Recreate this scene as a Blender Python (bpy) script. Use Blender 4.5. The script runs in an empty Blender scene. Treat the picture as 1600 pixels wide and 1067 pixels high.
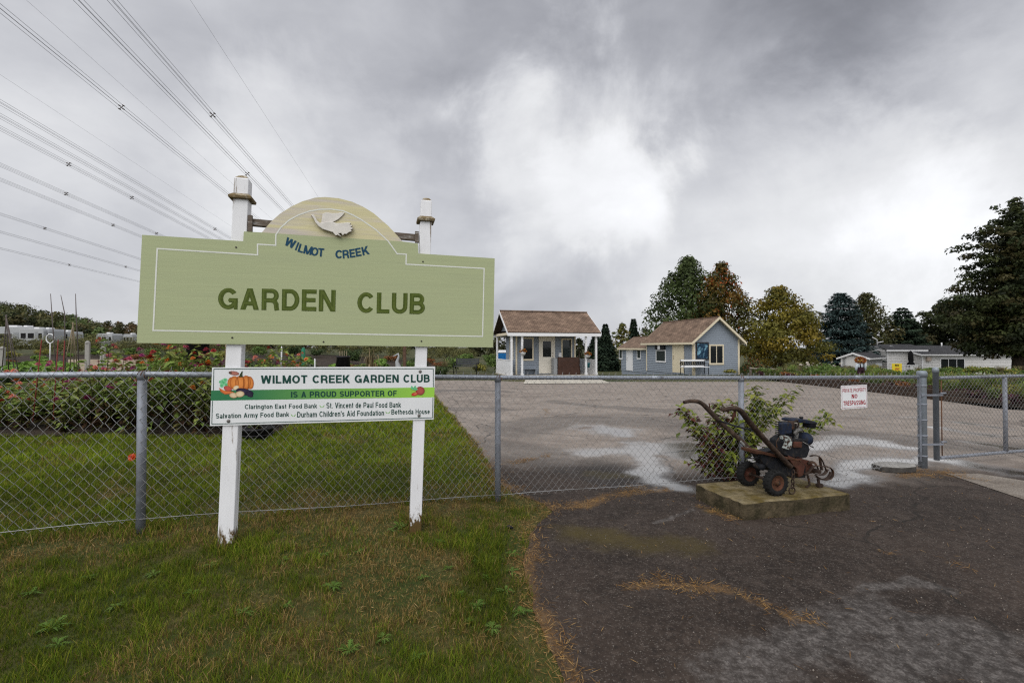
import bpy, math, random
import numpy as np
from mathutils import Vector, Matrix

C = bpy.context.scene.collection
R = math.radians
rng = np.random.default_rng(11)
random.seed(5)

# ---------------------------------------------------------------- camera
FPX, CX, CY = 711.0, 800.0, 533.5          # focal length and centre of the 1600 px wide photograph
CAMZ, PITCH = 1.55, R(0.77)
cam_d = bpy.data.cameras.new('camera')
cam_d.sensor_width = 36.0
cam_d.lens = 36.0 * FPX / 1600.0
cam_d.clip_start, cam_d.clip_end = 0.05, 6000
cam = bpy.data.objects.new('camera', cam_d)
cam.location = (0, 0, CAMZ)
cam.rotation_euler = (R(90) + PITCH, 0, 0)
C.objects.link(cam)
scn = bpy.context.scene
scn.camera = cam
scn.view_settings.view_transform = 'Standard'
scn.view_settings.look = 'None'
scn.view_settings.exposure = 0.0
scn.view_settings.gamma = 1.0
scn.cycles.use_denoising = False        # fine grain keeps the turf and asphalt crisp
scn.cycles.pixel_filter_type = 'BLACKMAN_HARRIS'
scn.cycles.filter_width = 1.25
scn.cycles.max_bounces = 6
scn.cycles.transparent_max_bounces = 8


def ray(px, py):
    """direction through a photograph pixel, scaled so that its y (depth) is 1"""
    cx, cy = (px - CX) / FPX, (CY - py) / FPX
    d = Vector((cx, math.cos(PITCH) - cy * math.sin(PITCH), math.sin(PITCH) + cy * math.cos(PITCH)))
    return d / d.y


def P(px, py, d):
    r = ray(px, py)
    return Vector((r.x * d, d, CAMZ + r.z * d))


# ---------------------------------------------------------------- sky: overcast cloud deck over a Nishita sky
SUN_EL, SUN_AZ = R(48), R(200)              # behind the camera's left shoulder, hidden by cloud
w = bpy.data.worlds.new('World')
scn.world = w
w.use_nodes = True
nt = w.node_tree
nt.nodes.clear()


def N(tree, kind, **kw):
    n = tree.nodes.new(kind)
    for k, v in kw.items():
        if k.startswith('i_'):
            key = k[2:]
            n.inputs[int(key) if key.isdigit() else key].default_value = v
        else:
            setattr(n, k, v)
    return n


def mth(tree, op, a, b=None, clamp=False):
    n = tree.nodes.new('ShaderNodeMath')
    n.operation = op
    n.use_clamp = clamp
    for i, s in enumerate((a, b)):
        if s is None:
            continue
        if isinstance(s, (int, float)):
            n.inputs[i].default_value = s
        else:
            tree.links.new(s, n.inputs[i])
    return n.outputs[0]


tc = N(nt, 'ShaderNodeTexCoord')
cmb = N(nt, 'ShaderNodeVectorMath', operation='MULTIPLY')
nt.links.new(tc.outputs['Generated'], cmb.inputs[0])
cmb.inputs[1].default_value = (1.0, 1.0, 2.1)          # cloud masses are flatter than they are wide


def wnoise(scale, detail, rough, dist, off):
    mp = N(nt, 'ShaderNodeMapping')
    mp.inputs['Location'].default_value = off
    nt.links.new(cmb.outputs[0], mp.inputs[0])
    n = N(nt, 'ShaderNodeTexNoise', i_Scale=scale, i_Detail=detail, i_Roughness=rough, i_Distortion=dist)
    nt.links.new(mp.outputs[0], n.inputs['Vector'])
    return mth(nt, 'SUBTRACT', n.outputs['Fac'], 0.5)


n1 = wnoise(2.0, 8.0, 0.52, 0.35, (3.1, 1.7, 0))
n2 = wnoise(5.5, 9.0, 0.55, 0.4, (7.3, 0.4, 0))
val = mth(nt, 'ADD', mth(nt, 'MULTIPLY', n1, 0.42), mth(nt, 'MULTIPLY', n2, 0.24))
val = mth(nt, 'ADD', val, 0.605)


# ragged cloud masses: the look-up direction is pushed about by noise so that no mass has a round outline
wn = N(nt, 'ShaderNodeTexNoise', i_Scale=3.2, i_Detail=9.0, i_Roughness=0.60, i_Distortion=0.25)
nt.links.new(tc.outputs['Generated'], wn.inputs['Vector'])
wv = N(nt, 'ShaderNodeVectorMath', operation='SUBTRACT')
nt.links.new(wn.outputs['Color'], wv.inputs[0])
wv.inputs[1].default_value = (0.5, 0.5, 0.5)
wsx = N(nt, 'ShaderNodeVectorMath', operation='SCALE', i_Scale=0.48)
nt.links.new(wv.outputs[0], wsx.inputs[0])
wa = N(nt, 'ShaderNodeVectorMath', operation='ADD')
nt.links.new(tc.outputs['Generated'], wa.inputs[0])
nt.links.new(wsx.outputs[0], wa.inputs[1])
wdir = N(nt, 'ShaderNodeVectorMath', operation='NORMALIZE')
nt.links.new(wa.outputs[0], wdir.inputs[0])


def blob(val, px, py, deg, amp, d=None):
    d = d or ray(px, py).normalized()
    vd = N(nt, 'ShaderNodeVectorMath', operation='DOT_PRODUCT')
    nt.links.new(wdir.outputs[0], vd.inputs[0])
    vd.inputs[1].default_value = d
    mr = N(nt, 'ShaderNodeMapRange', interpolation_type='SMOOTHERSTEP')
    nt.links.new(vd.outputs['Value'], mr.inputs['Value'])
    mr.inputs['From Min'].default_value = math.cos(R(deg))
    mr.inputs['From Max'].default_value = 1.0
    return mth(nt, 'ADD', val, mth(nt, 'MULTIPLY', mr.outputs[0], amp))


for b_ in ((895, 270, 16, 0.20), (850, 225, 9, 0.10), (965, 300, 11, 0.18), (1000, 340, 24, 0.22), (1190, 380, 22, 0.26), (1330, 300, 12, 0.10), (1480, 240, 14, 0.14), (1560, 430, 16, 0.16),
           (230, 300, 22, 0.24), (480, 250, 14, 0.16), (700, 330, 14, 0.14), (20, 330, 16, .10),
           (1010, 110, 34, -0.14), (1230, 205, 20, -0.12), (1100, 20, 30, -0.06), (560, 110, 24, -0.04),
           (60, 170, 20, -0.14), (960, 450, 12, -0.05), (820, 440, 10, -0.06), (120, 440, 14, -0.12)):
    val = blob(val, *b_)
# the cloud is thinner and brighter behind the camera, round the hidden sun
val = blob(val, 0, 0, 100, 0.95, Vector((-0.30, -0.75, 0.80)).normalized())
val = mth(nt, 'MAXIMUM', val, 0.16)
cl = N(nt, 'ShaderNodeMixRGB', blend_type='MIX', i_1=(0.94, 0.965, 1.08, 1), i_2=(0.985, 0.995, 1.02, 1))
nt.links.new(mth(nt, 'MULTIPLY', mth(nt, 'SUBTRACT', val, 0.3), 1.7, True), cl.inputs[0])
cs = N(nt, 'ShaderNodeVectorMath', operation='SCALE')
nt.links.new(cl.outputs[0], cs.inputs[0])
nt.links.new(val, cs.inputs['Scale'])
sky = N(nt, 'ShaderNodeTexSky', sky_type='NISHITA', sun_disc=False)
sky.sun_elevation, sky.sun_rotation = SUN_EL, SUN_AZ
bg_c = N(nt, 'ShaderNodeBackground', i_Strength=0.96)
bg_s = N(nt, 'ShaderNodeBackground', i_Strength=0.05)
nt.links.new(cs.outputs[0], bg_c.inputs[0])
nt.links.new(sky.outputs[0], bg_s.inputs[0])
mixw = N(nt, 'ShaderNodeMixShader', i_0=0.92)   # 92 % cloud cover
nt.links.new(bg_s.outputs[0], mixw.inputs[1])
nt.links.new(bg_c.outputs[0], mixw.inputs[2])
wo = N(nt, 'ShaderNodeOutputWorld')
nt.links.new(mixw.outputs[0], wo.inputs[0])

sun_d = bpy.data.lights.new('sun', 'SUN')
sun_d.energy, sun_d.angle, sun_d.color = 1.1, R(40), (1.0, 0.96, 0.90)
sun = bpy.data.objects.new('sun', sun_d)
C.objects.link(sun)
sdir = Vector((math.sin(SUN_AZ) * math.cos(SUN_EL), math.cos(SUN_AZ) * math.cos(SUN_EL), math.sin(SUN_EL)))
sun.rotation_euler = sdir.to_track_quat('Z', 'Y').to_euler()


# ---------------------------------------------------------------- terrain
def S(t):
    t = np.clip(t, 0, 1)
    return t * t * (3 - 2 * t)


def gz(x, y):
    x = np.asarray(x, float)
    y = np.asarray(y, float)
    g = 0.16 * S((0.5 - x) / 1.8) * (1 - 0.6 * S((y - 6) / 8))
    g = g + 0.07 * S((-x - 1.8) / 3) * (1 - S((y - 6) / 8))
    g = g + 1.25 * S((-x - 3) / 16) * S((y - 10) / 50)
    g = g - 1.2 * S((y - 24) / 24) * S((x - 1) / 8)
    return g


def gzf(x, y):
    return float(gz(x, y))


def G(px, py):
    """where the ray through a photograph pixel meets the ground"""
    r = ray(px, py)
    lo = 0.5
    d = 0.5
    while d < 200:
        if CAMZ + r.z * d < gzf(r.x * d, d):
            break
        lo = d
        d *= 1.03
    for _ in range(20):
        m = (lo + d) / 2
        if CAMZ + r.z * m < gzf(r.x * m, m):
            d = m
        else:
            lo = m
    return Vector((r.x * d, d, gzf(r.x * d, d)))


# ---------------------------------------------------------------- value noise for scattering
def vnoise(x, y, scale, seed=0):
    x = np.asarray(x, float) * scale + 91.7
    y = np.asarray(y, float) * scale + 37.3
    xi, yi = np.floor(x).astype(np.int64), np.floor(y).astype(np.int64)
    fx, fy = x - xi, y - yi
    fx, fy = fx * fx * (3 - 2 * fx), fy * fy * (3 - 2 * fy)

    def h(a, b):
        n = (a * 374761393 + b * 668265263 + seed * 974711) & 0x7fffffff
        n = ((n ^ (n >> 13)) * 1274126177) & 0x7fffffff
        return ((n ^ (n >> 16)) & 0xffff) / 65535.0
    return (h(xi, yi) * (1 - fx) + h(xi + 1, yi) * fx) * (1 - fy) + (h(xi, yi + 1) * (1 - fx) + h(xi + 1, yi + 1) * fx) * fy


def fbm(x, y, scale, seed=0, octv=4):
    a, t, s = 0.0, 0.0, 1.0
    for k in range(octv):
        a = a + s * vnoise(x, y, scale * 2 ** k, seed + k)
        t += s
        s *= 0.55
    return a / t


# ---------------------------------------------------------------- materials
MATS = {}


def mat(name, col, rough=0.6, var=0.12, scale=12.0, bump=0.0, metal=0.0, stretch=(1, 1, 1), col2=None, t2=(0.55, 0.7),
        scale2=4.0, stretch2=None, attr=False, trans=0.0, spec=0.18, bscale=None, coat=0.0):
    if name in MATS:
        return MATS[name]
    m = bpy.data.materials.new(name)
    m.use_nodes = True
    t = m.node_tree
    b = t.nodes['Principled BSDF']
    b.inputs['Roughness'].default_value = rough
    b.inputs['Metallic'].default_value = metal
    b.inputs['Specular IOR Level'].default_value = spec
    b.inputs['Coat Weight'].default_value = coat
    tco = N(t, 'ShaderNodeTexCoord')
    mp = N(t, 'ShaderNodeMapping')
    mp.inputs['Scale'].default_value = stretch
    t.links.new(tco.outputs['Object'], mp.inputs[0])
    no = N(t, 'ShaderNodeTexNoise', i_Scale=scale, i_Detail=6.0, i_Roughness=0.6)
    t.links.new(mp.outputs[0], no.inputs['Vector'])
    if attr:
        at = N(t, 'ShaderNodeAttribute', attribute_name='Col')
        base = at.outputs['Color']
    else:
        rgb = N(t, 'ShaderNodeRGB')
        rgb.outputs[0].default_value = (*col, 1)
        base = rgb.outputs[0]
    if col2 is not None:
        mp2 = N(t, 'ShaderNodeMapping')
        mp2.inputs['Scale'].default_value = stretch2 or stretch
        t.links.new(tco.outputs['Object'], mp2.inputs[0])
        n2_ = N(t, 'ShaderNodeTexNoise', i_Scale=scale2, i_Detail=8.0, i_Roughness=0.65, i_Distortion=0.3)
        t.links.new(mp2.outputs[0], n2_.inputs['Vector'])
        rp = N(t, 'ShaderNodeMapRange')
        rp.inputs['From Min'].default_value, rp.inputs['From Max'].default_value = t2
        t.links.new(n2_.outputs['Fac'], rp.inputs['Value'])
        mx = N(t, 'ShaderNodeMixRGB', i_2=(*col2, 1))
        t.links.new(rp.outputs[0], mx.inputs[0])
        t.links.new(base, mx.inputs[1])
        base = mx.outputs[0]
    mr = N(t, 'ShaderNodeMapRange')
    mr.inputs['From Min'].default_value, mr.inputs['From Max'].default_value = 0.3, 0.7
    mr.inputs['To Min'].default_value, mr.inputs['To Max'].default_value = 1 - var, 1 + var
    t.links.new(no.outputs['Fac'], mr.inputs['Value'])
    sc = N(t, 'ShaderNodeVectorMath', operation='SCALE')
    t.links.new(base, sc.inputs[0])
    t.links.new(mr.outputs[0], sc.inputs['Scale'])
    t.links.new(sc.outputs[0], b.inputs['Base Color'])
    if bump:
        bn = N(t, 'ShaderNodeBump', i_Strength=bump, i_Distance=0.01)
        if bscale:
            nb = N(t, 'ShaderNodeTexNoise', i_Scale=bscale, i_Detail=4.0)
            t.links.new(mp.outputs[0], nb.inputs['Vector'])
            t.links.new(nb.outputs['Fac'], bn.inputs['Height'])
        else:
            t.links.new(no.outputs['Fac'], bn.inputs['Height'])
        t.links.new(bn.outputs[0], b.inputs['Normal'])
    if trans:
        tr = N(t, 'ShaderNodeBsdfTranslucent')
        t.links.new(sc.outputs[0], tr.inputs[0])
        ms = N(t, 'ShaderNodeMixShader', i_0=trans)
        t.links.new(b.outputs[0], ms.inputs[1])
        t.links.new(tr.outputs[0], ms.inputs[2])
        t.links.new(ms.outputs[0], t.nodes['Material Output'].inputs[0])
    MATS[name] = m
    return m


LEAF = mat('leaf', (0, 0, 0), 0.55, 0.15, 30, attr=True, trans=0.25, spec=0.15)
NEEDLE = mat('needle', (0, 0, 0), 0.7, 0.15, 20, attr=True, trans=0.08, spec=0.08)
BLADE = mat('grass_blade', (0, 0, 0), 0.7, 0.10, 8, attr=True, trans=0.25, spec=0.06)
PETAL = mat('petal', (0, 0, 0), 0.6, 0.10, 30, attr=True, trans=0.2, spec=0.2)
PAINTED = mat('printed', (0, 0, 0), 0.45, 0.03, 30, attr=True)
BARK = mat('bark', (0.055, 0.042, 0.032), 0.9, 0.35, 9, 0.6, stretch=(1, 1, 0.25))
STEM = mat('stem', (0.07, 0.075, 0.03), 0.7, 0.2, 20)
GALV = mat('galvanised_steel', (0.31, 0.335, 0.38), 0.42, 0.12, 18, 0.05, metal=0.5, col2=(0.22, 0.23, 0.25), t2=(0.5, 0.75))
GALVD = mat('galvanised_post', (0.225, 0.24, 0.275), 0.6, 0.14, 14, 0.05, metal=0.2, col2=(0.12, 0.12, 0.13), t2=(0.5, 0.75))
WIRE = mat('galvanised_wire', (0.34, 0.34, 0.345), 0.45, 0.2, 4, metal=0.5, col2=(0.14, 0.125, 0.11), t2=(0.45, 0.7), scale2=2)
RUSTW = mat('rusty_tie_wire', (0.14, 0.07, 0.04), 0.8, 0.3, 30)


# ---------------------------------------------------------------- mesh helpers
def wloc(o):
    v = Vector((0, 0, 0))
    while o is not None:
        v += o.location
        o = o.parent
    return v


def tag(o, label=None, cat=None, group=None, kind=None):
    if label:
        o['label'] = label
    if cat:
        o['category'] = cat
    if group:
        o['group'] = group
    if kind:
        o['kind'] = kind
    return o


def thing(name, loc, label, cat, group=None):
    o = bpy.data.objects.new(name, None)
    o.empty_display_size = 0.1
    o.location = loc
    C.objects.link(o)
    return tag(o, label, cat, group)


def link(name, me, parent=None):
    o = bpy.data.objects.new(name, me)
    C.objects.link(o)
    if parent is not None:
        o.parent = parent
    return o


class MB:
    def __init__(s):
        s.v, s.f, s.m, s.uv, s.sm = [], [], [], {}, []

    def add(s, vs, fs, m=0, smooth=False, uvs=None):
        k = len(s.v)
        s.v += [tuple(v) for v in vs]
        for i, f in enumerate(fs):
            if uvs:
                s.uv[len(s.f)] = uvs[i]
            s.f.append(tuple(k + j for j in f))
            s.m.append(m)
            s.sm.append(smooth)
        return s

    def obox(s, o, ux, uy, uz, m=0):
        """box from a corner o along three edge vectors"""
        o, ux, uy, uz = Vector(o), Vector(ux), Vector(uy), Vector(uz)
        vs = [o, o + ux, o + ux + uy, o + uy, o + uz, o + ux + uz, o + ux + uy + uz, o + uy + uz]
        fs = [(0, 3, 2, 1), (4, 5, 6, 7), (0, 1, 5, 4), (1, 2, 6, 5), (2, 3, 7, 6), (3, 0, 4, 7)]
        if ux.cross(uy).dot(uz) < 0:
            fs = [f[::-1] for f in fs]
        return s.add(vs, fs, m)

    def box(s, x0, x1, y0, y1, z0, z1, m=0):
        return s.obox((x0, y0, z0), (x1 - x0, 0, 0), (0, y1 - y0, 0), (0, 0, z1 - z0), m)

    def tube(s, pts, r, n=8, m=0, cap=True, flat=1.0, up=None):
        pts = [Vector(p) for p in pts]
        rs = r if isinstance(r, (list, tuple)) else [r] * len(pts)
        vs, fs = [], []
        a = None
        for i, p in enumerate(pts):
            t = (pts[min(i + 1, len(pts) - 1)] - pts[max(i - 1, 0)])
            if t.length < 1e-9:
                t = Vector((0, 0, 1))
            t.normalize()
            if a is None:
                a = Vector(up) if up else (Vector((0, 0, 1)) if abs(t.z) < 0.9 else Vector((1, 0, 0)))
            a = (a - t * a.dot(t))
            if a.length < 1e-6:
                a = t.orthogonal()
            a.normalize()
            b = t.cross(a)
            for k in range(n):
                th = 2 * math.pi * (k + 0.5) / n
                vs.append(p + rs[i] * (a * math.cos(th) + b * math.sin(th) * flat))
        for i in range(len(pts) - 1):
            for k in range(n):
                k2 = (k + 1) % n
                fs.append((i * n + k, i * n + k2, (i + 1) * n + k2, (i + 1) * n + k))
        s.add(vs, fs, m, smooth=n > 5)
        if cap:
            k = len(s.v) - len(vs)
            s.f.append(tuple(k + j for j in range(n))[::-1]); s.m.append(m); s.sm.append(False)
            k2 = k + (len(pts) - 1) * n
            s.f.append(tuple(k2 + j for j in range(n))); s.m.append(m); s.sm.append(False)
        return s

    def lathe(s, prof, o, axis=(0, 0, 1), n=24, m=0, smooth=True):
        """profile of (radius, height) turned about an axis through o"""
        o, ax = Vector(o), Vector(axis).normalized()
        a = ax.orthogonal().normalized()
        b = ax.cross(a)
        vs, fs = [], []
        for r, h in prof:
            for k in range(n):
                th = 2 * math.pi * k / n
                vs.append(o + ax * h + (a * math.cos(th) + b * math.sin(th)) * max(r, 1e-4))
        for i in range(len(prof) - 1):
            for k in range(n):
                k2 = (k + 1) % n
                fs.append((i * n + k, i * n + k2, (i + 1) * n + k2, (i + 1) * n + k))
        return s.add(vs, fs, m, smooth)

    def prism(s, poly, fr, c0, c1, m=0, mside=None):
        """a 2-D outline in frame coordinates (a, b), from depth c0 to c1"""
        n = len(poly)
        vs = [fr(a, b, c1) for a, b in poly] + [fr(a, b, c0) for a, b in poly]
        area = sum(poly[i][0] * poly[(i + 1) % n][1] - poly[(i + 1) % n][0] * poly[i][1] for i in range(n))
        fr_f = tuple(range(n))
        bk = tuple(range(n, 2 * n))[::-1]
        sd = [(i, n + i, n + (i + 1) % n, (i + 1) % n) for i in range(n)]
        if area < 0:
            fr_f, bk, sd = fr_f[::-1], bk[::-1], [q[::-1] for q in sd]
        s.add(vs, [fr_f, bk], m)
        k = len(s.v) - len(vs)
        for q in sd:
            s.f.append(tuple(k + j for j in q)); s.m.append(m if mside is None else mside); s.sm.append(False)
        return s

    def build(s, name, mats, parent=None, bevel=0.0, seg=2):
        me = bpy.data.meshes.new(name)
        off = wloc(parent) if parent is not None else Vector((0, 0, 0))
        V = [(v[0] - off.x, v[1] - off.y, v[2] - off.z) for v in s.v]
        me.from_pydata(V, [], s.f)
        for mm in (mats if isinstance(mats, (list, tuple)) else [mats]):
            me.materials.append(mm)
        me.polygons.foreach_set('material_index', s.m)
        me.polygons.foreach_set('use_smooth', s.sm)
        if s.uv:
            ul = me.uv_layers.new(name='UVMap')
            for i, p in enumerate(me.polygons):
                if i in s.uv:
                    for li, uvc in zip(p.loop_indices, s.uv[i]):
                        ul.data[li].uv = uvc
        me.update()
        o = link(name, me, parent)
        if bevel:
            b = o.modifiers.new('bevel', 'BEVEL')
            b.width, b.segments, b.limit_method = bevel, seg, 'ANGLE'
            b.angle_limit = R(40)
        return o


def npmesh(name, V, quads=None, tris=None, col=None, material=None, smooth=False):
    me = bpy.data.meshes.new(name)
    V = np.asarray(V, np.float32)
    parts, starts, k = [], [], 0
    for arr, n in ((quads, 4), (tris, 3)):
        if arr is not None and len(arr):
            a = np.asarray(arr, np.int32)
            parts.append(a.ravel())
            starts.append(np.arange(len(a), dtype=np.int32) * n + k)
            k += a.size
    lp, st = np.concatenate(parts), np.concatenate(starts)
    me.vertices.add(len(V))
    me.vertices.foreach_set('co', V.ravel())
    me.loops.add(len(lp))
    me.loops.foreach_set('vertex_index', lp)
    me.polygons.add(len(st))
    me.polygons.foreach_set('loop_start', st)
    if smooth:
        me.polygons.foreach_set('use_smooth', np.ones(len(st), bool))
    me.update(calc_edges=True)
    if col is not None:
        ca = me.color_attributes.new('Col', 'FLOAT_COLOR', 'POINT')
        c4 = np.ones((len(V), 4), np.float32)
        c4[:, :3] = col
        ca.data.foreach_set('color', c4.ravel())
    if material:
        me.materials.append(material)
    return me


def unit(a):
    return a / np.maximum(np.linalg.norm(a, axis=1, keepdims=True), 1e-9)


def leafset(Cn, D, Nn, L, Wd, col, fold=0.0, droop=0.0):
    """diamond leaves from their stalk ends Cn along D, faces to Nn"""
    n = len(Cn)
    D = unit(D)
    Sd = unit(np.cross(D, Nn))
    L = np.broadcast_to(np.asarray(L, float).reshape(-1, 1), (n, 1))
    Wd = np.broadcast_to(np.asarray(Wd, float).reshape(-1, 1), (n, 1))
    up = unit(np.cross(Sd, D))
    mid = Cn + D * L * 0.45
    tip = Cn + D * L + np.array([0, 0, -1.0]) * L * droop
    V = np.stack([Cn, mid + Sd * Wd / 2 + up * L * fold, tip, mid - Sd * Wd / 2 + up * L * fold], 1).reshape(-1, 3)
    Q = np.arange(n * 4).reshape(n, 4)
    return V, Q, np.repeat(col, 4, axis=0)


def merge(sets):
    Vs, Qs, Cs, k = [], [], [], 0
    for V, Q, c in sets:
        Vs.append(V); Qs.append(Q + k); Cs.append(c)
        k += len(V)
    return np.concatenate(Vs), np.concatenate(Qs), np.concatenate(Cs)


def rdir(n, r=rng):
    return unit(r.normal(size=(n, 3)))


def copy_tree(o, parent=None):
    c = o.copy()
    C.objects.link(c)
    if parent is not None:
        c.parent = parent
    for ch in list(o.children):
        copy_tree(ch, c)
    return c


# ---------------------------------------------------------------- lettering: a plain bold grotesque drawn with strokes
def arc_(cx, cy, rx, ry, a0, a1, n=14):
    return [(cx + rx * math.cos(R(a0 + (a1 - a0) * k / n)), cy + ry * math.sin(R(a0 + (a1 - a0) * k / n))) for k in range(n + 1)]


def glyph(ch, w):
    """strokes ('s', points) and filled outlines ('p', points) of a letter of cap height 1, and its width"""
    h, X = w / 2, 0.735
    S_, P_ = lambda *p: ('s', list(p)), lambda *p: ('p', list(p))

    def para(x0, y0, x1, y1, k=1.08):
        return ('p', [(x0 - k * h, y0), (x0 + k * h, y0), (x1 + k * h, y1), (x1 - k * h, y1)])

    def stem(x, y0=0.0, y1=1.0):
        return S_((x, y0), (x, y1))

    def bar(x0, x1, y):
        return ('s', [(x0, y), (x1, y)])

    def bowl(x, y0, y1, xr):
        ry = (y1 - y0) / 2
        return ('s', [(h, y1)] + [(x, y1)] + arc_(x, (y0 + y1) / 2, xr - x, ry, 90, -90)[1:-1] + [(x, y0), (h, y0)])

    def ring(cx, cy, rx, ry):
        return ('s', arc_(cx, cy, rx, ry, 0, 360, 26))

    def ess(wd, H):
        ry = (H / 2 - h) / 2
        return ('s', arc_(wd / 2, H / 2 + ry, wd / 2 - h, ry, 22, 270) + arc_(wd / 2, H / 2 - ry, wd / 2 - h, ry, 90, -158)[1:])
    k = 1.08 * h
    if ch == ' ': return [], 0.30
    if ch == 'I': return [stem(h)], w
    if ch == 'L': return [stem(h), bar(h, 0.56, h)], 0.56
    if ch == 'E': return [stem(h), bar(h, 0.62, h), bar(h, 0.62, 1 - h), bar(h, 0.58, 0.51)], 0.62
    if ch == 'F': return [stem(h), bar(h, 0.60, 1 - h), bar(h, 0.54, 0.50)], 0.60
    if ch == 'T': return [bar(0, 0.64, 1 - h), stem(0.32)], 0.64
    if ch == 'H': return [stem(h), stem(0.70 - h), bar(h, 0.70 - h, 0.52)], 0.70
    if ch == 'A': return [para(k, 0, 0.37, 1), para(0.74 - k, 0, 0.37, 1), bar(0.18, 0.56, 0.29)], 0.74
    if ch == 'V': return [para(k, 1, 0.35, 0), para(0.70 - k, 1, 0.35, 0)], 0.70
    if ch == 'W': return [para(k, 1, 0.27, 0), para(0.515, 1, 0.27, 0, 1.0), para(0.515, 1, 0.76, 0, 1.0), para(1.03 - k, 1, 0.76, 0)], 1.03
    if ch == 'M': return [stem(h), stem(0.84 - h), para(k, 1, 0.42, 0, 1.0), para(0.84 - k, 1, 0.42, 0, 1.0)], 0.84
    if ch == 'N': return [stem(h), stem(0.72 - h), para(k, 1, 0.72 - k, 0, 1.15)], 0.72
    if ch == 'Z': return [bar(0, 0.64, h), bar(0, 0.64, 1 - h), para(0.10, h, 0.54, 1 - h)], 0.64
    if ch == 'Y': return [para(k, 1, 0.34, 0.40), para(0.68 - k, 1, 0.34, 0.40), stem(0.34, 0, 0.44)], 0.68
    if ch == 'K': return [stem(h), para(0.20, 0.36, 0.71 - k, 1, 1.25), para(0.36, 0.55, 0.74 - k, 0, 1.2)], 0.74
    if ch == 'O': return [ring(0.39, 0.5, 0.39 - h, 0.5 - h)], 0.78
    if ch == 'C': return [('s', arc_(0.38, 0.5, 0.38 - h, 0.5 - h, 38, 322, 24))], 0.74
    if ch == 'G': return [('s', arc_(0.39, 0.5, 0.39 - h, 0.5 - h, 38, 330, 24)), bar(0.42, 0.76, 0.43), P_((0.76 - w * .75, 0.0), (0.76, 0.0), (0.76, 0.43), (0.76 - w, 0.43))], 0.76
    if ch == 'D': return [stem(h), bowl(0.34, h, 1 - h, 0.72 - h)], 0.72
    if ch == 'B': return [stem(h), bowl(0.38, h, 0.52, 0.70 - h), bowl(0.36, 0.52, 1 - h, 0.66 - h)], 0.70
    if ch == 'P': return [stem(h), bowl(0.38, 0.43, 1 - h, 0.67 - h)], 0.67
    if ch == 'R': return [stem(h), bowl(0.40, 0.46, 1 - h, 0.69 - h), ('s', [(0.38, 0.46), (0.52, 0.42), (0.585, 0.30), (0.60, 0.12), (0.63, 0.0)])], 0.72
    if ch == 'U': return [('s', [(h, 1)] + arc_(0.35, 0.35, 0.35 - h, 0.35 - h, 180, 360) + [(0.70 - h, 1)])], 0.70
    if ch == 'S': return [ess(0.66, 1.0)], 0.66
    if ch == 'l': return [stem(h)], w
    if ch == 'i': return [stem(h, 0, X), stem(h, 0.86, 1.0)], w
    if ch == 'o': return [ring(0.29, X / 2, 0.29 - h, X / 2 - h)], 0.58
    if ch == 'c': return [('s', arc_(0.28, X / 2, 0.28 - h, X / 2 - h, 42, 318, 20))], 0.53
    if ch == 'e': return [('s', arc_(0.28, X / 2, 0.28 - h, X / 2 - h, 0, 318, 22)), bar(h, 0.56 - h, X / 2)], 0.56
    if ch == 'd': return [ring(0.28, X / 2, 0.28 - h, X / 2 - h), stem(0.57 - h)], 0.57
    if ch == 'g': return [ring(0.28, X / 2, 0.28 - h, X / 2 - h), ('s', [(0.57 - h, X), (0.57 - h, -0.06)] + arc_(0.29, -0.07, 0.28 - h, 0.14, 0, -150))], 0.57
    if ch == 'a': return [ring(0.25, 0.215, 0.25 - h, 0.215 - h), ('s', arc_(0.26, 0.50, 0.25 - h, X - h - 0.50, 165, 0) + [(0.51 - h, 0.0)])], 0.53
    if ch in 'nhr':
        top = 1.0 if ch == 'h' else X
        if ch == 'r': return [stem(h, 0, X), ('s', arc_(0.27, X - 0.25, 0.27 - h, 0.25 - h, 180, 70))], 0.35
        return [stem(h, 0, top), ('s', arc_(0.27, X - 0.27, 0.27 - h, 0.27 - h, 180, 0) + [(0.54 - h, 0)])], 0.54
    if ch == 'm': return [stem(h, 0, X), ('s', arc_(0.25, X - 0.24, 0.25 - h, 0.24 - h, 180, 0) + [(0.50 - h, 0)]), ('s', arc_(0.25 + 0.5 - w, X - 0.24, 0.25 - h, 0.24 - h, 180, 0) + [(1.0 - w - h, 0)])], 1.0 - w
    if ch == 'u': return [('s', [(h, X)] + arc_(0.27, 0.27, 0.27 - h, 0.27 - h, 180, 360)), stem(0.54 - h, 0, X)], 0.54
    if ch == 't': return [('s', [(0.15, 0.93), (0.15, 0.16)] + arc_(0.27, 0.16, 0.12, 0.16 - h, 180, 270)[1:]), bar(0, 0.30, X - h)], 0.30
    if ch == 'k': return [stem(h), para(0.17, 0.26, 0.54 - k, X, 1.25), para(0.27, 0.42, 0.56 - k, 0, 1.2)], 0.56
    if ch == 's': return [ess(0.50, X)], 0.50
    if ch in 'vy':
        L = [para(k, X, 0.27, 0), para(0.54 - k, X, 0.27, 0)]
        if ch == 'y': L.append(para(0.27, 0.06, 0.15, -0.27))
        return L, 0.54
    if ch == '.': return [stem(h, 0, w)], w
    if ch == "'": return [stem(h, 0.68, 1.0)], w
    return [], 0.3


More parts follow.
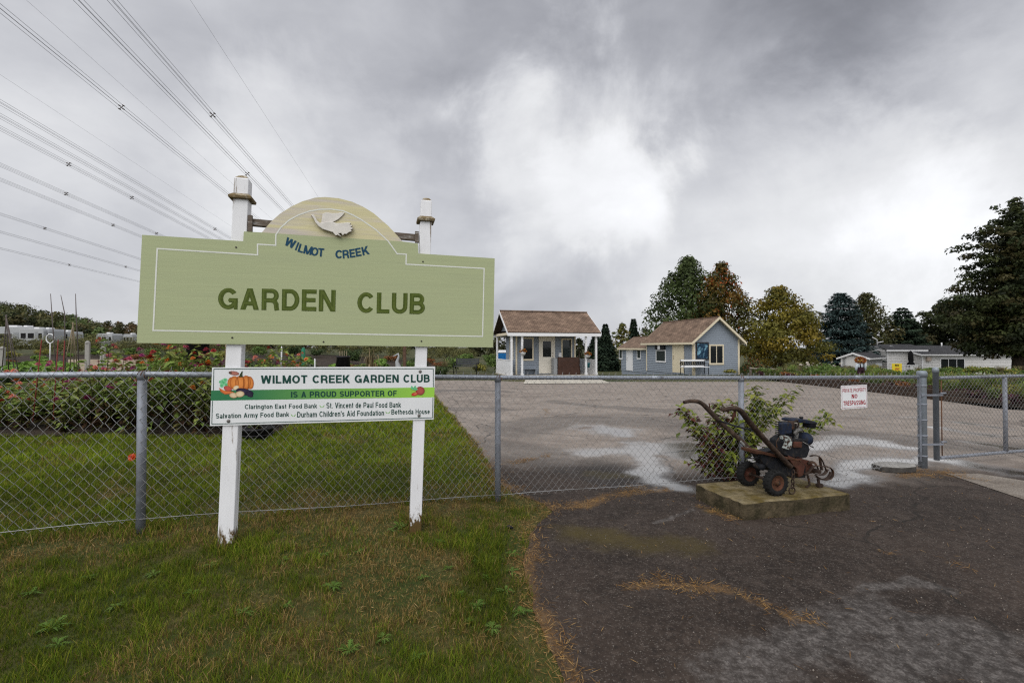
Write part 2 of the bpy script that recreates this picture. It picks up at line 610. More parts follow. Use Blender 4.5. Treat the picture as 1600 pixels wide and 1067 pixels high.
def stroke(pts, w):
    """ribbon of width w along a polyline, mitred at its corners"""
    p = [Vector(q) for q in pts]
    closed = (p[0] - p[-1]).length < 1e-6
    if closed:
        p = p[:-1]
    n = len(p)
    a, b = [], []
    for i in range(n):
        d0 = (p[i] - p[i - 1]) if (i > 0 or closed) else (p[1] - p[0])
        d1 = (p[(i + 1) % n] - p[i]) if (i < n - 1 or closed) else d0
        d0, d1 = d0.normalized(), d1.normalized()
        n0, n1_ = Vector((-d0.y, d0.x)), Vector((-d1.y, d1.x))
        m = n0 + n1_
        m = m / max(m.dot(n0), 0.35)
        a.append(p[i] + m * w / 2)
        b.append(p[i] - m * w / 2)
    e = n if closed else n - 1
    return [[b[i], b[(i + 1) % n], a[(i + 1) % n], a[i]] for i in range(e)]


def lettering(mb, body, fr, q, c, m=0, bold=0.18, gap=0.11):
    """fit a line of text into the quad q = (bottom-left, bottom-right, top-right, top-left) of frame coordinates"""
    polys, x = [], 0.0
    for ch in body:
        L, wd = glyph(ch, bold)
        for k, (kind, pts) in enumerate(L):
            for poly in ([pts] if kind == 'p' else stroke(pts, bold)):
                polys.append((k, [(px + x, py) for px, py in poly]))
        x += wd + gap
    allp = np.array([p for _, pl_ in polys for p in pl_])
    lo, hi = allp.min(0), allp.max(0)
    if not any(ch in body for ch in 'gy'):
        lo[1], hi[1] = 0, 1
    q = [np.array(z[:2], float) for z in q]
    for k, poly in polys:
        vs = []
        for px, py in poly:
            s_, t_ = (px - lo[0]) / (hi[0] - lo[0]), (py - lo[1]) / (hi[1] - lo[1])
            p = (q[0] * (1 - s_) + q[1] * s_) * (1 - t_) + (q[3] * (1 - s_) + q[2] * s_) * t_
            vs.append(fr(p[0], p[1], c + k * 6e-5))
        area = sum(poly[i][0] * poly[(i + 1) % len(poly)][1] - poly[(i + 1) % len(poly)][0] * poly[i][1] for i in range(len(poly)))
        f = tuple(range(len(vs)))
        mb.add(vs, [f if area > 0 else f[::-1]], m)
# ================================================================ THE SETTING
def sheet(name, xs, ys, off, material, attrs=None, zf=gz):
    """grid following the terrain; xs is (rows, cols) of x, ys the row depths"""
    ys = np.asarray(ys, float)
    X = np.asarray(xs, float)
    if X.ndim == 1:
        X = np.tile(X, (len(ys), 1))
    Y = np.tile(ys[:, None], (1, X.shape[1]))
    Z = zf(X, Y) + off
    nr, nc = X.shape
    V = np.stack([X, Y, Z], -1).reshape(-1, 3)
    i = np.arange(nr - 1)[:, None] * nc + np.arange(nc - 1)[None, :]
    Q = np.stack([i, i + 1, i + nc + 1, i + nc], -1).reshape(-1, 4)
    me = npmesh(name, V, quads=Q, material=material, smooth=True)
    for an, fn in (attrs or {}).items():
        a = me.attributes.new(an, 'FLOAT', 'POINT')
        a.data.foreach_set('value', np.asarray(fn(V[:, 0], V[:, 1]), np.float32))
    return tag(link(name, me), kind='structure')


def nodes_ground(name, cols, scales, rough=0.9):
    """earth or turf of three colours broken up by noise at two sizes"""
    m = bpy.data.materials.new(name)
    m.use_nodes = True
    t = m.node_tree
    b = t.nodes['Principled BSDF']
    b.inputs['Roughness'].default_value = rough
    b.inputs['Specular IOR Level'].default_value = 0.2
    tco = N(t, 'ShaderNodeTexCoord')
    n1_ = N(t, 'ShaderNodeTexNoise', i_Scale=scales[0], i_Detail=8.0, i_Roughness=0.7)
    n2_ = N(t, 'ShaderNodeTexNoise', i_Scale=scales[1], i_Detail=5.0, i_Roughness=0.7)
    t.links.new(tco.outputs['Object'], n1_.inputs['Vector'])
    t.links.new(tco.outputs['Object'], n2_.inputs['Vector'])
    rp = N(t, 'ShaderNodeValToRGB')
    rp.color_ramp.elements[0].position, rp.color_ramp.elements[1].position = 0.36, 0.66
    rp.color_ramp.elements[0].color, rp.color_ramp.elements[1].color = (*cols[0], 1), (*cols[2], 1)
    e = rp.color_ramp.elements.new(0.5)
    e.color = (*cols[1], 1)
    t.links.new(n1_.outputs['Fac'], rp.inputs[0])
    mr = N(t, 'ShaderNodeMapRange')
    mr.inputs['From Min'].default_value, mr.inputs['From Max'].default_value = 0.3, 0.7
    mr.inputs['To Min'].default_value, mr.inputs['To Max'].default_value = 0.55, 1.45
    t.links.new(n2_.outputs['Fac'], mr.inputs['Value'])
    sc = N(t, 'ShaderNodeVectorMath', operation='SCALE')
    t.links.new(rp.outputs[0], sc.inputs[0])
    t.links.new(mr.outputs[0], sc.inputs['Scale'])
    t.links.new(sc.outputs[0], b.inputs['Base Color'])
    bp = N(t, 'ShaderNodeBump', i_Strength=0.8, i_Distance=0.02)
    t.links.new(n2_.outputs['Fac'], bp.inputs['Height'])
    t.links.new(bp.outputs[0], b.inputs['Normal'])
    return m


M_FIELD = nodes_ground('field', ((0.030, 0.040, 0.014), (0.055, 0.060, 0.022), (0.10, 0.085, 0.045)), (0.35, 6))
M_TURF = nodes_ground('turf', ((0.034, 0.046, 0.008), (0.050, 0.056, 0.012), (0.092, 0.068, 0.024)), (1.6, 30))
M_SOIL = nodes_ground('soil', ((0.022, 0.016, 0.012), (0.034, 0.024, 0.017), (0.055, 0.040, 0.028)), (3.0, 40))
M_CHIP = nodes_ground('wood_chips', ((0.20, 0.15, 0.10), (0.28, 0.22, 0.16), (0.34, 0.28, 0.22)), (2.0, 25))
M_SLAB = nodes_ground('concrete_slab', ((0.36, 0.33, 0.28), (0.44, 0.41, 0.35), (0.52, 0.48, 0.42)), (0.8, 20))
M_KERBC = nodes_ground('worn_concrete', ((0.15, 0.125, 0.105), (0.20, 0.172, 0.145), (0.26, 0.23, 0.20)), (1.6, 60))

gx = np.concatenate([-np.geomspace(3000, 60, 22), np.linspace(-55, 55, 111), np.geomspace(60, 3000, 22)])
gy = np.concatenate([-np.geomspace(3000, 12, 16), np.linspace(-10, 80, 91), np.geomspace(84, 4000, 24)])
sheet('ground', gx, gy, -0.05, M_FIELD)

# the edge where turf gives way to asphalt
EY = np.array([-6, 0.8, 2.04, 2.4, 2.76, 3.1, 3.4, 3.75, 4.05, 4.3, 4.55, 4.8, 5.1, 5.6, 6.8, 9.0, 12.2, 16, 20.5, 24])
EX = np.array([0.5, 0.36, 0.24, 0.17, 0.12, 0.08, 0.08, 0.13, 0.24, 0.38, 0.30, 0.02, -0.14, -0.26, -0.53, -1.1, -1.9, -2.9, -3.7, -4.2])


def xedge(y):
    y = np.asarray(y, float)
    return np.interp(y, EY, EX) + 0.10 * (fbm(y, y * 0, 2.3, 5) - 0.5) + 0.05 * (fbm(y, y * 0, 9, 8) - 0.5)


ly = np.concatenate([np.arange(-4, 8, 0.1), np.arange(8, 20.2, 0.4)])
lx = np.stack([np.concatenate([np.linspace(-16, -3, 27), np.linspace(-2.7, xedge(y) + 0.3, 16)]) for y in ly])
sheet('lawn', lx, ly, 0.0, M_TURF)


# --- asphalt -------------------------------------------------------------
def seg_mask(x, y, pts, w):
    """soft mask round a polyline of world points; w is the half width at each point"""
    out = np.zeros_like(x)
    for (a, wa), (b, wb) in zip(zip(pts[:-1], w[:-1]), zip(pts[1:], w[1:])):
        ax, ay, bx, by = a[0], a[1], b[0], b[1]
        L2 = (bx - ax) ** 2 + (by - ay) ** 2 + 1e-9
        t = np.clip(((x - ax) * (bx - ax) + (y - ay) * (by - ay)) / L2, 0, 1)
        d = np.hypot(x - ax - t * (bx - ax), y - ay - t * (by - ay))
        ww = wa + t * (wb - wa)
        out = np.maximum(out, np.exp(-(d / ww) ** 2))
    return out


def gp(*pix):
    return [G(*p) for p in pix]


WET = [(gp((905, 669), (950, 670), (985, 682)), (0.35, 0.55, 0.3)),
       (gp((905, 706), (960, 703), (1020, 698), (1085, 700)), (0.30, 0.36, 0.42, 0.5)),
       (gp((985, 705), (1005, 730), (1040, 758), (1085, 765)), (0.22, 0.24, 0.22, 0.18)),
       (gp((1060, 708), (1140, 712), (1230, 702), (1330, 690), (1405, 700)), (0.45, 0.5, 0.45, 0.5, 0.35)),
       (gp((1280, 752), (1330, 728), (1400, 722), (1440, 726)), (0.22, 0.3, 0.28, 0.2)),
       (gp((1456, 655), (1510, 661), (1570, 670)), (0.16, 0.20, 0.14)),
       (gp((1455, 668), (1500, 675), (1545, 681)), (0.16, 0.2, 0.14)),
       (gp((1350, 650), (1420, 652), (1456, 655)), (0.10, 0.16, 0.16)),
       (gp((1500, 690), (1560, 700), (1640, 705)), (0.14, 0.22, 0.22)),
       (gp((1450, 722), (1510, 728), (1600, 742), (1680, 752)), (0.20, 0.30, 0.28, 0.2))]
DAMP = [(gp((800, 675), (880, 655), (1000, 655), (1080, 672)), (0.7, 0.9, 1.0, 0.7)),
        (gp((790, 700), (900, 720), (1000, 760)), (0.7, 0.8, 0.4)),
        (gp((700, 610), (790, 612)), (0.5, 0.5)), (gp((860, 628), (1010, 640), (1080, 645)), (0.35, 0.5, 0.4)),
        (gp((720, 640), (790, 640)), (0.4, 0.4)), (gp((1080, 690), (1250, 675), (1430, 690), (1600, 700)), (0.7, 0.9, 0.8, 0.6))]
MOSS = [(gp((905, 835), (985, 850), (1075, 855)), (0.26, 0.32, 0.25)), (gp((930, 740), (1000, 748)), (0.25, 0.2)),
        (gp((1130, 805), (1240, 808)), (0.10, 0.10))]
PALE = [(gp((1150, 1065), (1260, 1010), (1380, 960), (1480, 990), (1590, 1060)), (0.20, 0.26, 0.26, 0.3, 0.4)),
        (gp((1340, 925), (1440, 915), (1520, 935)), (0.05, 0.09, 0.05)),
        (gp((1400, 1040), (1560, 1010)), (0.3, 0.35)), (gp((1080, 800), (1010, 815)), (0.06, 0.05))]
TAN = [(gp((975, 918), (1060, 925), (1140, 925), (1185, 945), (1235, 965), (1285, 980)), (0.05, 0.07, 0.055, 0.055, 0.06, 0.035)),
       (gp((1500, 885), (1530, 895)), (0.03, 0.03)), (gp((1370, 870), (1395, 872)), (0.025, 0.025)),
       (gp((790, 765), (745, 710), (720, 680)), (0.12, 0.16, 0.10)), (gp((800, 722), (850, 715)), (0.08, 0.05)),
       (gp((840, 640), (870, 655)), (0.10, 0.06)),
       (gp((1440, 738), (1480, 742), (1520, 748)), (0.10, 0.13, 0.09)), (gp((1395, 745), (1440, 742)), (0.08, 0.1)),
       (gp((1100, 795), (1160, 818), (1230, 812)), (0.04, 0.05, 0.03))]


_es = [Vector((float(np.interp(y, EY, EX)) + 0.06, y, 0)) for y in np.arange(1.6, 4.0, 0.2)]
TAN.append((_es, [0.085 + 0.03 * math.sin(i * 1.7) for i in range(len(_es))]))
TAN.append((gp((870, 800), (930, 785), (1000, 768), (1060, 768)), (0.10, 0.12, 0.10, 0.05)))


def msk(L):
    def fn(x, y):
        o = np.zeros_like(x, dtype=float)
        wp_ = np.clip(0.05 + 0.055 * y, 0.1, 0.6)
        x, y = x + wp_ * (fbm(x, y, 1.1, 41) - 0.5) * 1.6 + wp_ * 0.5 * (fbm(x, y, 4, 43) - 0.5), y + wp_ * (fbm(x, y, 1.1, 47) - 0.5) * 1.6 + wp_ * 0.5 * (fbm(x, y, 4, 49) - 0.5)
        for p, w_ in L:
            o = np.maximum(o, seg_mask(x, y, p, w_))
        return o
    return fn


def dry(x, y):
    return S((y - 4.5 + 1.6 * (fbm(x, y, 0.5, 3) - 0.5)) / 2.6)


def make_asphalt():
    m = bpy.data.materials.new('asphalt')
    m.use_nodes = True
    t = m.node_tree
    b = t.nodes['Principled BSDF']
    tco = N(t, 'ShaderNodeTexCoord')

    def noise(scale, detail=6, rough=0.65):
        n = N(t, 'ShaderNodeTexNoise', i_Scale=scale, i_Detail=float(detail), i_Roughness=rough)
        t.links.new(tco.outputs['Object'], n.inputs['Vector'])
        return n.outputs['Fac']

    def at(nm):
        return N(t, 'ShaderNodeAttribute', attribute_name=nm).outputs['Fac']

    def ramp(v, a, bb, c=0.0, d=1.0):
        mr = N(t, 'ShaderNodeMapRange', interpolation_type='SMOOTHSTEP')
        for nm, vv in (('From Min', a), ('From Max', bb), ('To Min', c), ('To Max', d)):
            mr.inputs[nm].default_value = vv
        t.links.new(v, mr.inputs['Value'])
        return mr.outputs[0]

    def mix(f, a, c2):
        x = N(t, 'ShaderNodeMixRGB')
        if isinstance(f, float):
            x.inputs[0].default_value = f
        else:
            t.links.new(f, x.inputs[0])
        for i, s_ in ((1, a), (2, c2)):
            if isinstance(s_, tuple):
                x.inputs[i].default_value = (*s_, 1)
            else:
                t.links.new(s_, x.inputs[i])
        return x.outputs[0]

    big, mid, fine = noise(0.55, 5), noise(3.2, 6), noise(45, 4, 0.8)
    col = mix(ramp(big, 0.38, 0.62), (0.023, 0.0165, 0.0130), (0.042, 0.030, 0.0235))
    col = mix(ramp(mid, 0.45, 0.7, 0, 0.55), col, (0.058, 0.044, 0.036))
    # aggregate: small stones of differing greys
    vo = N(t, 'ShaderNodeTexVoronoi', i_Scale=95.0)
    t.links.new(tco.outputs['Object'], vo.inputs['Vector'])
    sp = N(t, 'ShaderNodeSeparateXYZ')
    t.links.new(vo.outputs['Color'], sp.inputs[0])
    stone = mth(t, 'MULTIPLY', ramp(sp.outputs[0], 0.55, 1.0), ramp(vo.outputs['Distance'], 0.62, 0.30))
    gr = noise(17, 5, 0.75)
    col = mix(ramp(gr, 0.48, 0.72, 0, 0.6), col, (0.085, 0.066, 0.055))
    col = mix(ramp(gr, 0.46, 0.30, 0, 0.6), col, (0.012, 0.009, 0.008))
    col = mix(mth(t, 'MULTIPLY', stone, 0.42), col, (0.19, 0.165, 0.145))
    gap = mth(t, 'MULTIPLY', ramp(fine, 0.50, 0.32), 0.6)
    col = mix(gap, col, (0.012, 0.010, 0.010))
    # worn pale patches
    pal = ramp(mth(t, 'ADD', at('pale'), mth(t, 'MULTIPLY', mth(t, 'SUBTRACT', mid, 0.5), 2.2)), 0.40, 0.95, 0, 0.55)
    col = mix(pal, col, mix(ramp(gr, 0.36, 0.64), (0.045, 0.040, 0.037), mix(ramp(sp.outputs[1], 0.2, 0.9), (0.10, 0.091, 0.087), (0.20, 0.185, 0.175))))
    # the lot behind the fence is weathered pale and gravelly
    dr = ramp(mth(t, 'ADD', at('dry'), mth(t, 'MULTIPLY', mth(t, 'SUBTRACT', big, 0.5), 0.5)), 0.15, 0.8)
    lot = mix(ramp(mid, 0.35, 0.65), (0.185, 0.156, 0.134), (0.27, 0.230, 0.20))
    lot = mix(mth(t, 'MULTIPLY', ramp(sp.outputs[2], 0.6, 1.0), 0.5), lot, (0.36, 0.31, 0.27))
    lot = mix(mth(t, 'MULTIPLY', ramp(big, 0.52, 0.66), 0.5), lot, (0.14, 0.115, 0.10))
    mpS = N(t, 'ShaderNodeMapping')
    mpS.inputs['Scale'].default_value = (0.16, 0.9, 1)
    mpS.inputs['Rotation'].default_value = (0, 0, 0.18)
    t.links.new(tco.outputs['Object'], mpS.inputs[0])
    nS = N(t, 'ShaderNodeTexNoise', i_Scale=1.5, i_Detail=6.0, i_Roughness=0.65)
    t.links.new(mpS.outputs[0], nS.inputs['Vector'])
    lot = mix(ramp(nS.outputs['Fac'], 0.52, 0.72, 0, 0.55), lot, (0.125, 0.100, 0.085))     # worn wheel tracks
    lot = mix(ramp(nS.outputs['Fac'], 0.46, 0.30, 0, 0.4), lot, (0.33, 0.285, 0.25))
    lot = mix(ramp(gr, 0.45, 0.30, 0, 0.5), lot, (0.10, 0.082, 0.070))
    col = mix(dr, col, lot)
    # cracks
    wv_ = N(t, 'ShaderNodeVectorMath', operation='MULTIPLY_ADD')
    nW = N(t, 'ShaderNodeTexNoise', i_Scale=1.1, i_Detail=6.0)
    t.links.new(tco.outputs['Object'], nW.inputs['Vector'])
    t.links.new(nW.outputs['Color'], wv_.inputs[0])
    wv_.inputs[1].default_value = (0.9, 0.9, 0)
    t.links.new(tco.outputs['Object'], wv_.inputs[2])
    vC = N(t, 'ShaderNodeTexVoronoi', feature='DISTANCE_TO_EDGE', i_Scale=0.33)
    t.links.new(wv_.outputs[0], vC.inputs['Vector'])
    crack = mth(t, 'MULTIPLY', ramp(vC.outputs['Distance'], 0.0075, 0.002), ramp(mid, 0.42, 0.56))
    col = mix(mth(t, 'MULTIPLY', crack, 0.75), col, (0.014, 0.012, 0.010))
    # moss and dirt
    mo = ramp(mth(t, 'ADD', at('moss'), mth(t, 'MULTIPLY', mth(t, 'SUBTRACT', mid, 0.5), 1.5)), 0.30, 1.25, 0, 0.75)
    col = mix(mo, col, (0.066, 0.050, 0.012))
    ta = ramp(mth(t, 'ADD', at('tan'), mth(t, 'MULTIPLY', mth(t, 'ADD', mth(t, 'SUBTRACT', fine, 0.5), mth(t, 'MULTIPLY', mth(t, 'SUBTRACT', mid, 0.5), 2.0)), 0.9)), 0.40, 1.2, 0, 0.7)
    col = mix(ta, col, (0.16, 0.095, 0.042))
    da = ramp(mth(t, 'ADD', at('damp'), mth(t, 'MULTIPLY', mth(t, 'SUBTRACT', mid, 0.5), 1.3)), 0.30, 0.80)
    we = ramp(mth(t, 'ADD', at('wet'), mth(t, 'MULTIPLY', mth(t, 'ADD', mth(t, 'SUBTRACT', mid, 0.5), mth(t, 'MULTIPLY', mth(t, 'SUBTRACT', fine, 0.5), 0.15)), 0.9)), 0.15, 1.0)
    dk = N(t, 'ShaderNodeVectorMath', operation='SCALE')
    t.links.new(col, dk.inputs[0])
    t.links.new(mth(t, 'SUBTRACT', 1.0, mth(t, 'MULTIPLY', mth(t, 'MAXIMUM', mth(t, 'MULTIPLY', da, 0.7), we), 0.52)), dk.inputs['Scale'])
    t.links.new(dk.outputs[0], b.inputs['Base Color'])
    rough = mth(t, 'SUBTRACT', 0.80, mth(t, 'MULTIPLY', da, 0.22))
    rough = mth(t, 'SUBTRACT', rough, mth(t, 'MULTIPLY', we, 0.70), True)
    t.links.new(mth(t, 'MAXIMUM', rough, 0.09), b.inputs['Roughness'])
    t.links.new(mth(t, 'ADD', 0.20, mth(t, 'MULTIPLY', we, 0.8)), b.inputs['Specular IOR Level'])
    t.links.new(mth(t, 'ADD', 1.45, mth(t, 'MULTIPLY', we, 0.75)), b.inputs['IOR'])
    hgt = mth(t, 'ADD', mth(t, 'MULTIPLY', fine, 0.6), mth(t, 'MULTIPLY', stone, 0.5))
    bp = N(t, 'ShaderNodeBump', i_Distance=0.006)
    t.links.new(mth(t, 'SUBTRACT', 0.75, mth(t, 'MULTIPLY', we, 0.72)), bp.inputs['Strength'])
    t.links.new(hgt, bp.inputs['Height'])
    t.links.new(bp.outputs[0], b.inputs['Normal'])
    return m


def xright(y):
    return np.interp(y, [-6, 9.6, 10.4, 11.5, 14, 20.5], [45, 45, 13.6, 12.3, 12.6, 12.2])


ay = np.concatenate([np.arange(-5, 1.5, 0.25), np.arange(1.5, 6.5, 0.045), np.arange(6.5, 20.6, 0.16)])
u_ = np.concatenate([np.linspace(0, 5.2, 110), np.linspace(5.3, 9.5, 50)])
ax_ = []
for y in ay:
    x0, x1 = float(xedge(y)), float(xright(y))
    base = u_ / 9.5
    ax_.append(x0 + (x1 - x0) * (base if x1 < 20 else (0.28 * base + 0.72 * base ** 5)))
sheet('parking_lot', np.stack(ax_), ay, 0.006, make_asphalt(),
      {'wet': msk(WET), 'damp': msk(DAMP), 'moss': msk(MOSS), 'pale': msk(PALE), 'tan': msk(TAN), 'dry': dry})

# concrete strip at the foot of the gate
cb = MB()
cpts = gp((1478, 741), (1530, 741), (1680, 765), (1760, 815), (1600, 782))
n_ = len(cpts)
cb.add([Vector((p.x, p.y, gzf(p.x, p.y) + 0.012)) for p in cpts], [tuple(range(n_))[::-1] if
       sum(cpts[i].x * cpts[(i + 1) % n_].y - cpts[(i + 1) % n_].x * cpts[i].y for i in range(n_)) < 0 else tuple(range(n_))])
tag(cb.build('concrete_strip', M_KERBC), kind='structure')

# flower-bed soil, wood chips, garden beds
sheet('flower_bed_soil', np.linspace(-12.5, -3.75, 40), np.arange(6.75, 9.3, 0.2), 0.02, M_SOIL)
cp = gp((108, 584), (210, 584), (205, 556), (112, 557))
sheet('wood_chip_path', np.stack([np.linspace(-0.975 * y, -0.80 * y, 10) for y in np.linspace(17, 34, 20)]), np.linspace(17, 34, 20), 0.02, M_CHIP)
sheet('garden_soil', np.linspace(-42, -5.2, 60), np.arange(22.4, 42, 0.8), 0.0, M_SOIL)
sheet('border_soil', np.linspace(12.6, 24, 16), np.arange(10.6, 24, 0.5), 0.06, M_SOIL)


# --- grass blades --------------------------------------------------------
def in_view(x, y, m=0.5):
    return np.abs(x) < 1.16 * y + m


def blades(x, y, L, Wd, col, lean=0.5, z0=0.0):
    n = len(x)
    th = rng.uniform(0, 2 * np.pi, n)
    ln = lean * (0.25 + 0.75 * rng.random(n)) * L
    dx, dy = np.cos(th), np.sin(th)
    z = gz(x, y) + z0 - 0.004
    ph = rng.uniform(0, 2 * np.pi, n)
    sx, sy = np.cos(ph) * Wd / 2, np.sin(ph) * Wd / 2
    h = np.sqrt(np.maximum(L ** 2 - ln ** 2, (0.12 * L) ** 2))
    b = np.stack([x, y, z], 1)
    s_ = np.stack([sx, sy, 0 * sx], 1)
    mid = b + np.stack([dx * ln * 0.35, dy * ln * 0.35, h * 0.6], 1)
    tip = b + np.stack([dx * ln, dy * ln, h], 1)
    V = np.stack([b - s_, b + s_, mid + s_ * 0.8, mid - s_ * 0.8, tip], 1).reshape(-1, 3)
    k = np.arange(n)[:, None] * 5
    Q = k + np.array([[0, 1, 2, 3]])
    T = k + np.array([[3, 2, 4]])
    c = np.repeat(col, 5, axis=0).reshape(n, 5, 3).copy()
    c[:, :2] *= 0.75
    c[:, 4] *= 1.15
    return V, Q, T, c.reshape(-1, 3)


GREENS = np.array([(0.090, 0.135, 0.010), (0.125, 0.165, 0.014), (0.068, 0.108, 0.009), (0.170, 0.175, 0.022)])
TANS = np.array([(0.30, 0.195, 0.065), (0.21, 0.14, 0.045), (0.37, 0.26, 0.11), (0.15, 0.095, 0.032)])


def grass_colours(x, y, dead):
    n = len(x)
    g = GREENS[rng.integers(0, 4, n)] * rng.uniform(0.7, 1.35, (n, 1))
    t = TANS[rng.integers(0, 4, n)] * rng.uniform(0.7, 1.2, (n, 1))
    lush = fbm(x, y, 2.2, 71)[:, None]
    g = g * (0.50 + 0.85 * lush) * (0.65 + 0.7 * fbm(x, y, 11, 77, 2)[:, None])
    # the lawn inside the fence is the better kept one
    g = g * (1 + 0.38 * S((y - 4.3) / 1.2))[:, None]
    return np.where((rng.random(n) < dead)[:, None], t, g)


def deadness(x, y):
    """how much of the turf has died back, by place"""
    d = 0.27 + 1.9 * (fbm(x, y, 1.25, 21) - 0.47) + 1.7 * (fbm(x, y, 4, 33) - 0.5)
    fy = np.where(x < -0.14, 4.49 + (x + 0.14) * 0.416, 4.55)
    d += 0.52 * np.exp(-((y - fy + 0.12) / 0.22) ** 2) * (0.4 + fbm(x, y, 3, 4))      # along the fence
    d += 0.60 * np.exp(-((y - 2.75) / 0.55) ** 2) * np.exp(-((x + 0.75) / 0.5) ** 2)
    d += 0.9 * np.exp(-((xedge(y) - x) / 0.12) ** 2)
    d -= 0.55 * np.exp(-((x + 0.12) / 0.26) ** 2) * np.exp(-((y - 3.1) / 0.5) ** 2)   # lush clump by the drive
    d -= 0.40 * (x < -1.2) * np.exp(-((y - 2.5) / 0.5) ** 2)
    d -= 0.50 * S((y - fy - 0.3) / 0.6)
    return np.clip(d, 0.03, 0.97)


def scatter(x0, x1, y0, y1, dens):
    n = int((x1 - x0) * (y1 - y0) * dens)
    return rng.uniform(x0, x1, n), rng.uniform(y0, y1, n)


sets = []
for (x0, x1, y0, y1, dens, L0, W0) in ((-4.4, 0.7, 1.7, 3.0, 15000, 0.034, 0.0026), (-5.6, 0.9, 3.0, 4.7, 10500, 0.036, 0.0032),
                                       (-8.5, 0.2, 4.7, 7.0, 5200, 0.042, 0.0045), (-3.9, -0.2, 7.0, 10, 3000, 0.05, 0.007),
                                       (-4.4, -0.9, 10, 20, 1100, 0.06, 0.012)):
    x, y = scatter(x0, x1, y0, y1, dens)
    e = xedge(y)
    k = (x < e + 0.02) & in_view(x, y) & ~((y > 6.8) & (x < -3.75))
    d = deadness(x, y)
    bare = fbm(x, y, 3.4, 55)
    k &= rng.random(len(x)) < np.clip(1.25 - 0.75 * d + (bare - 0.5), 0.15, 1)
    k &= ~((e - x < 0.16) & (rng.random(len(x)) < 0.6) & (y < 4.1))
    x, y, d, e = x[k], y[k], d[k], e[k]
    lush = np.exp(-((x + 0.12) / 0.24) ** 2 - ((y - 3.1) / 0.5) ** 2)
    L = L0 * rng.uniform(0.5, 1.35, len(x)) * (1 + 1.1 * lush) * (1.15 - 0.45 * d) * (0.7 + 0.7 * fbm(x, y, 2.2, 71)) * (0.55 + 1.05 * S((fbm(x, y, 11, 77, 2) - 0.25) * 2.0))
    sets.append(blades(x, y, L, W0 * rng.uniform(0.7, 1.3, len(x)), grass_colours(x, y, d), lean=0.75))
# longer tufts the mower misses, round the foot of every post
for bx, by, nb_ in [(G(357, 852).x, G(357, 852).y, 150), (G(649, 815).x, G(649, 815).y, 130), (-2.76, 3.40, 110), (-0.14, 4.49, 90), (-5.38, 2.31, 60)]:
    a_, q_ = rng.uniform(0, 6.28, nb_), rng.uniform(0.05, 0.17, nb_)
    x, y = bx + np.cos(a_) * q_, by + np.sin(a_) * q_
    sets.append(blades(x, y, rng.uniform(0.05, 0.13, nb_), rng.uniform(0.003, 0.005, nb_), grass_colours(x, y, np.full(nb_, 0.30)), lean=0.7))
x = rng.uniform(-6.3, -0.2, 2600)
y = np.where(x < -0.14, 4.49 + (x + 0.14) * 0.416, 4.49) + rng.normal(0.0, 0.05, 2600)
sets.append(blades(x, y, rng.uniform(0.03, 0.11, 2600), rng.uniform(0.0028, 0.0045, 2600), grass_colours(x, y, np.full(2600, 0.45)), lean=0.8))
k, Vs, Qs, Ts, Cs = 0, [], [], [], []
for V, Q, T, c in sets:
    Vs.append(V); Qs.append(Q + k); Ts.append(T + k); Cs.append(c); k += len(V)
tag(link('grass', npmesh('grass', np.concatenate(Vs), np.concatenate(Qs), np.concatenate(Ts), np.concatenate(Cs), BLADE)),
    'short mown grass, green with straw coloured patches', 'grass', kind='stuff')


# dead clippings lying flat along the edge of the asphalt and in drifts on it
def straws(x, y, L, Wd, col, z0=0.012):
    n = len(x)
    th = rng.uniform(0, 2 * np.pi, n)
    D = np.stack([np.cos(th), np.sin(th), rng.normal(0, 0.22, n)], 1)
    c0 = np.stack([x, y, gz(x, y) + z0 + rng.random(n) * 0.012], 1)
    return leafset(c0, D, np.tile([0, 0, 1.0], (n, 1)) + rng.normal(0, 0.3, (n, 3)), L, Wd, col)


tanm = msk(TAN)
x, y = scatter(-0.9, 7.2, 1.7, 9.0, 3600)
pr = np.clip(tanm(x, y) * 1.25 - 0.18 + 2.2 * (fbm(x, y, 6, 9) - 0.5), 0, 1) * (tanm(x, y) > 0.04)
e = xedge(y)
pr = np.maximum(pr, 0.55 * np.exp(-((x - e + 0.02) / 0.10) ** 2) * (0.35 + 1.1 * fbm(x, y, 2.2, 14)) * (y < 7.5))
pr = np.maximum(pr, 0.006 * (x > e))
kk = rng.random(len(x)) < pr
x, y = x[kk], y[kk]
n = len(x)
s1 = straws(x, y, rng.uniform(0.02, 0.075, n), rng.uniform(0.0022, 0.0042, n),
            np.array([(0.30, 0.165, 0.055), (0.38, 0.24, 0.10), (0.20, 0.105, 0.038)])[rng.integers(0, 3, n)] * rng.uniform(0.7, 1.2, (n, 1)))
x, y = scatter(-3.6, 0.4, 1.7, 4.8, 750)
kk = (x < xedge(y)) & (rng.random(len(x)) < deadness(x, y) ** 1.5) & in_view(x, y)
x, y = x[kk], y[kk]
n = len(x)
s2 = straws(x, y, rng.uniform(0.02, 0.06, n), rng.uniform(0.0018, 0.0034, n),
            np.array([(0.30, 0.19, 0.065), (0.38, 0.27, 0.12), (0.19, 0.115, 0.045)])[rng.integers(0, 3, n)] * rng.uniform(0.7, 1.2, (n, 1)), z0=0.016)
V, Q, c = merge([s1, s2])
tag(link('dead_grass', npmesh('dead_grass', V, quads=Q, col=c, material=BLADE)),
    'dry straw coloured grass clippings drifted over asphalt and turf', 'dead grass', kind='stuff')

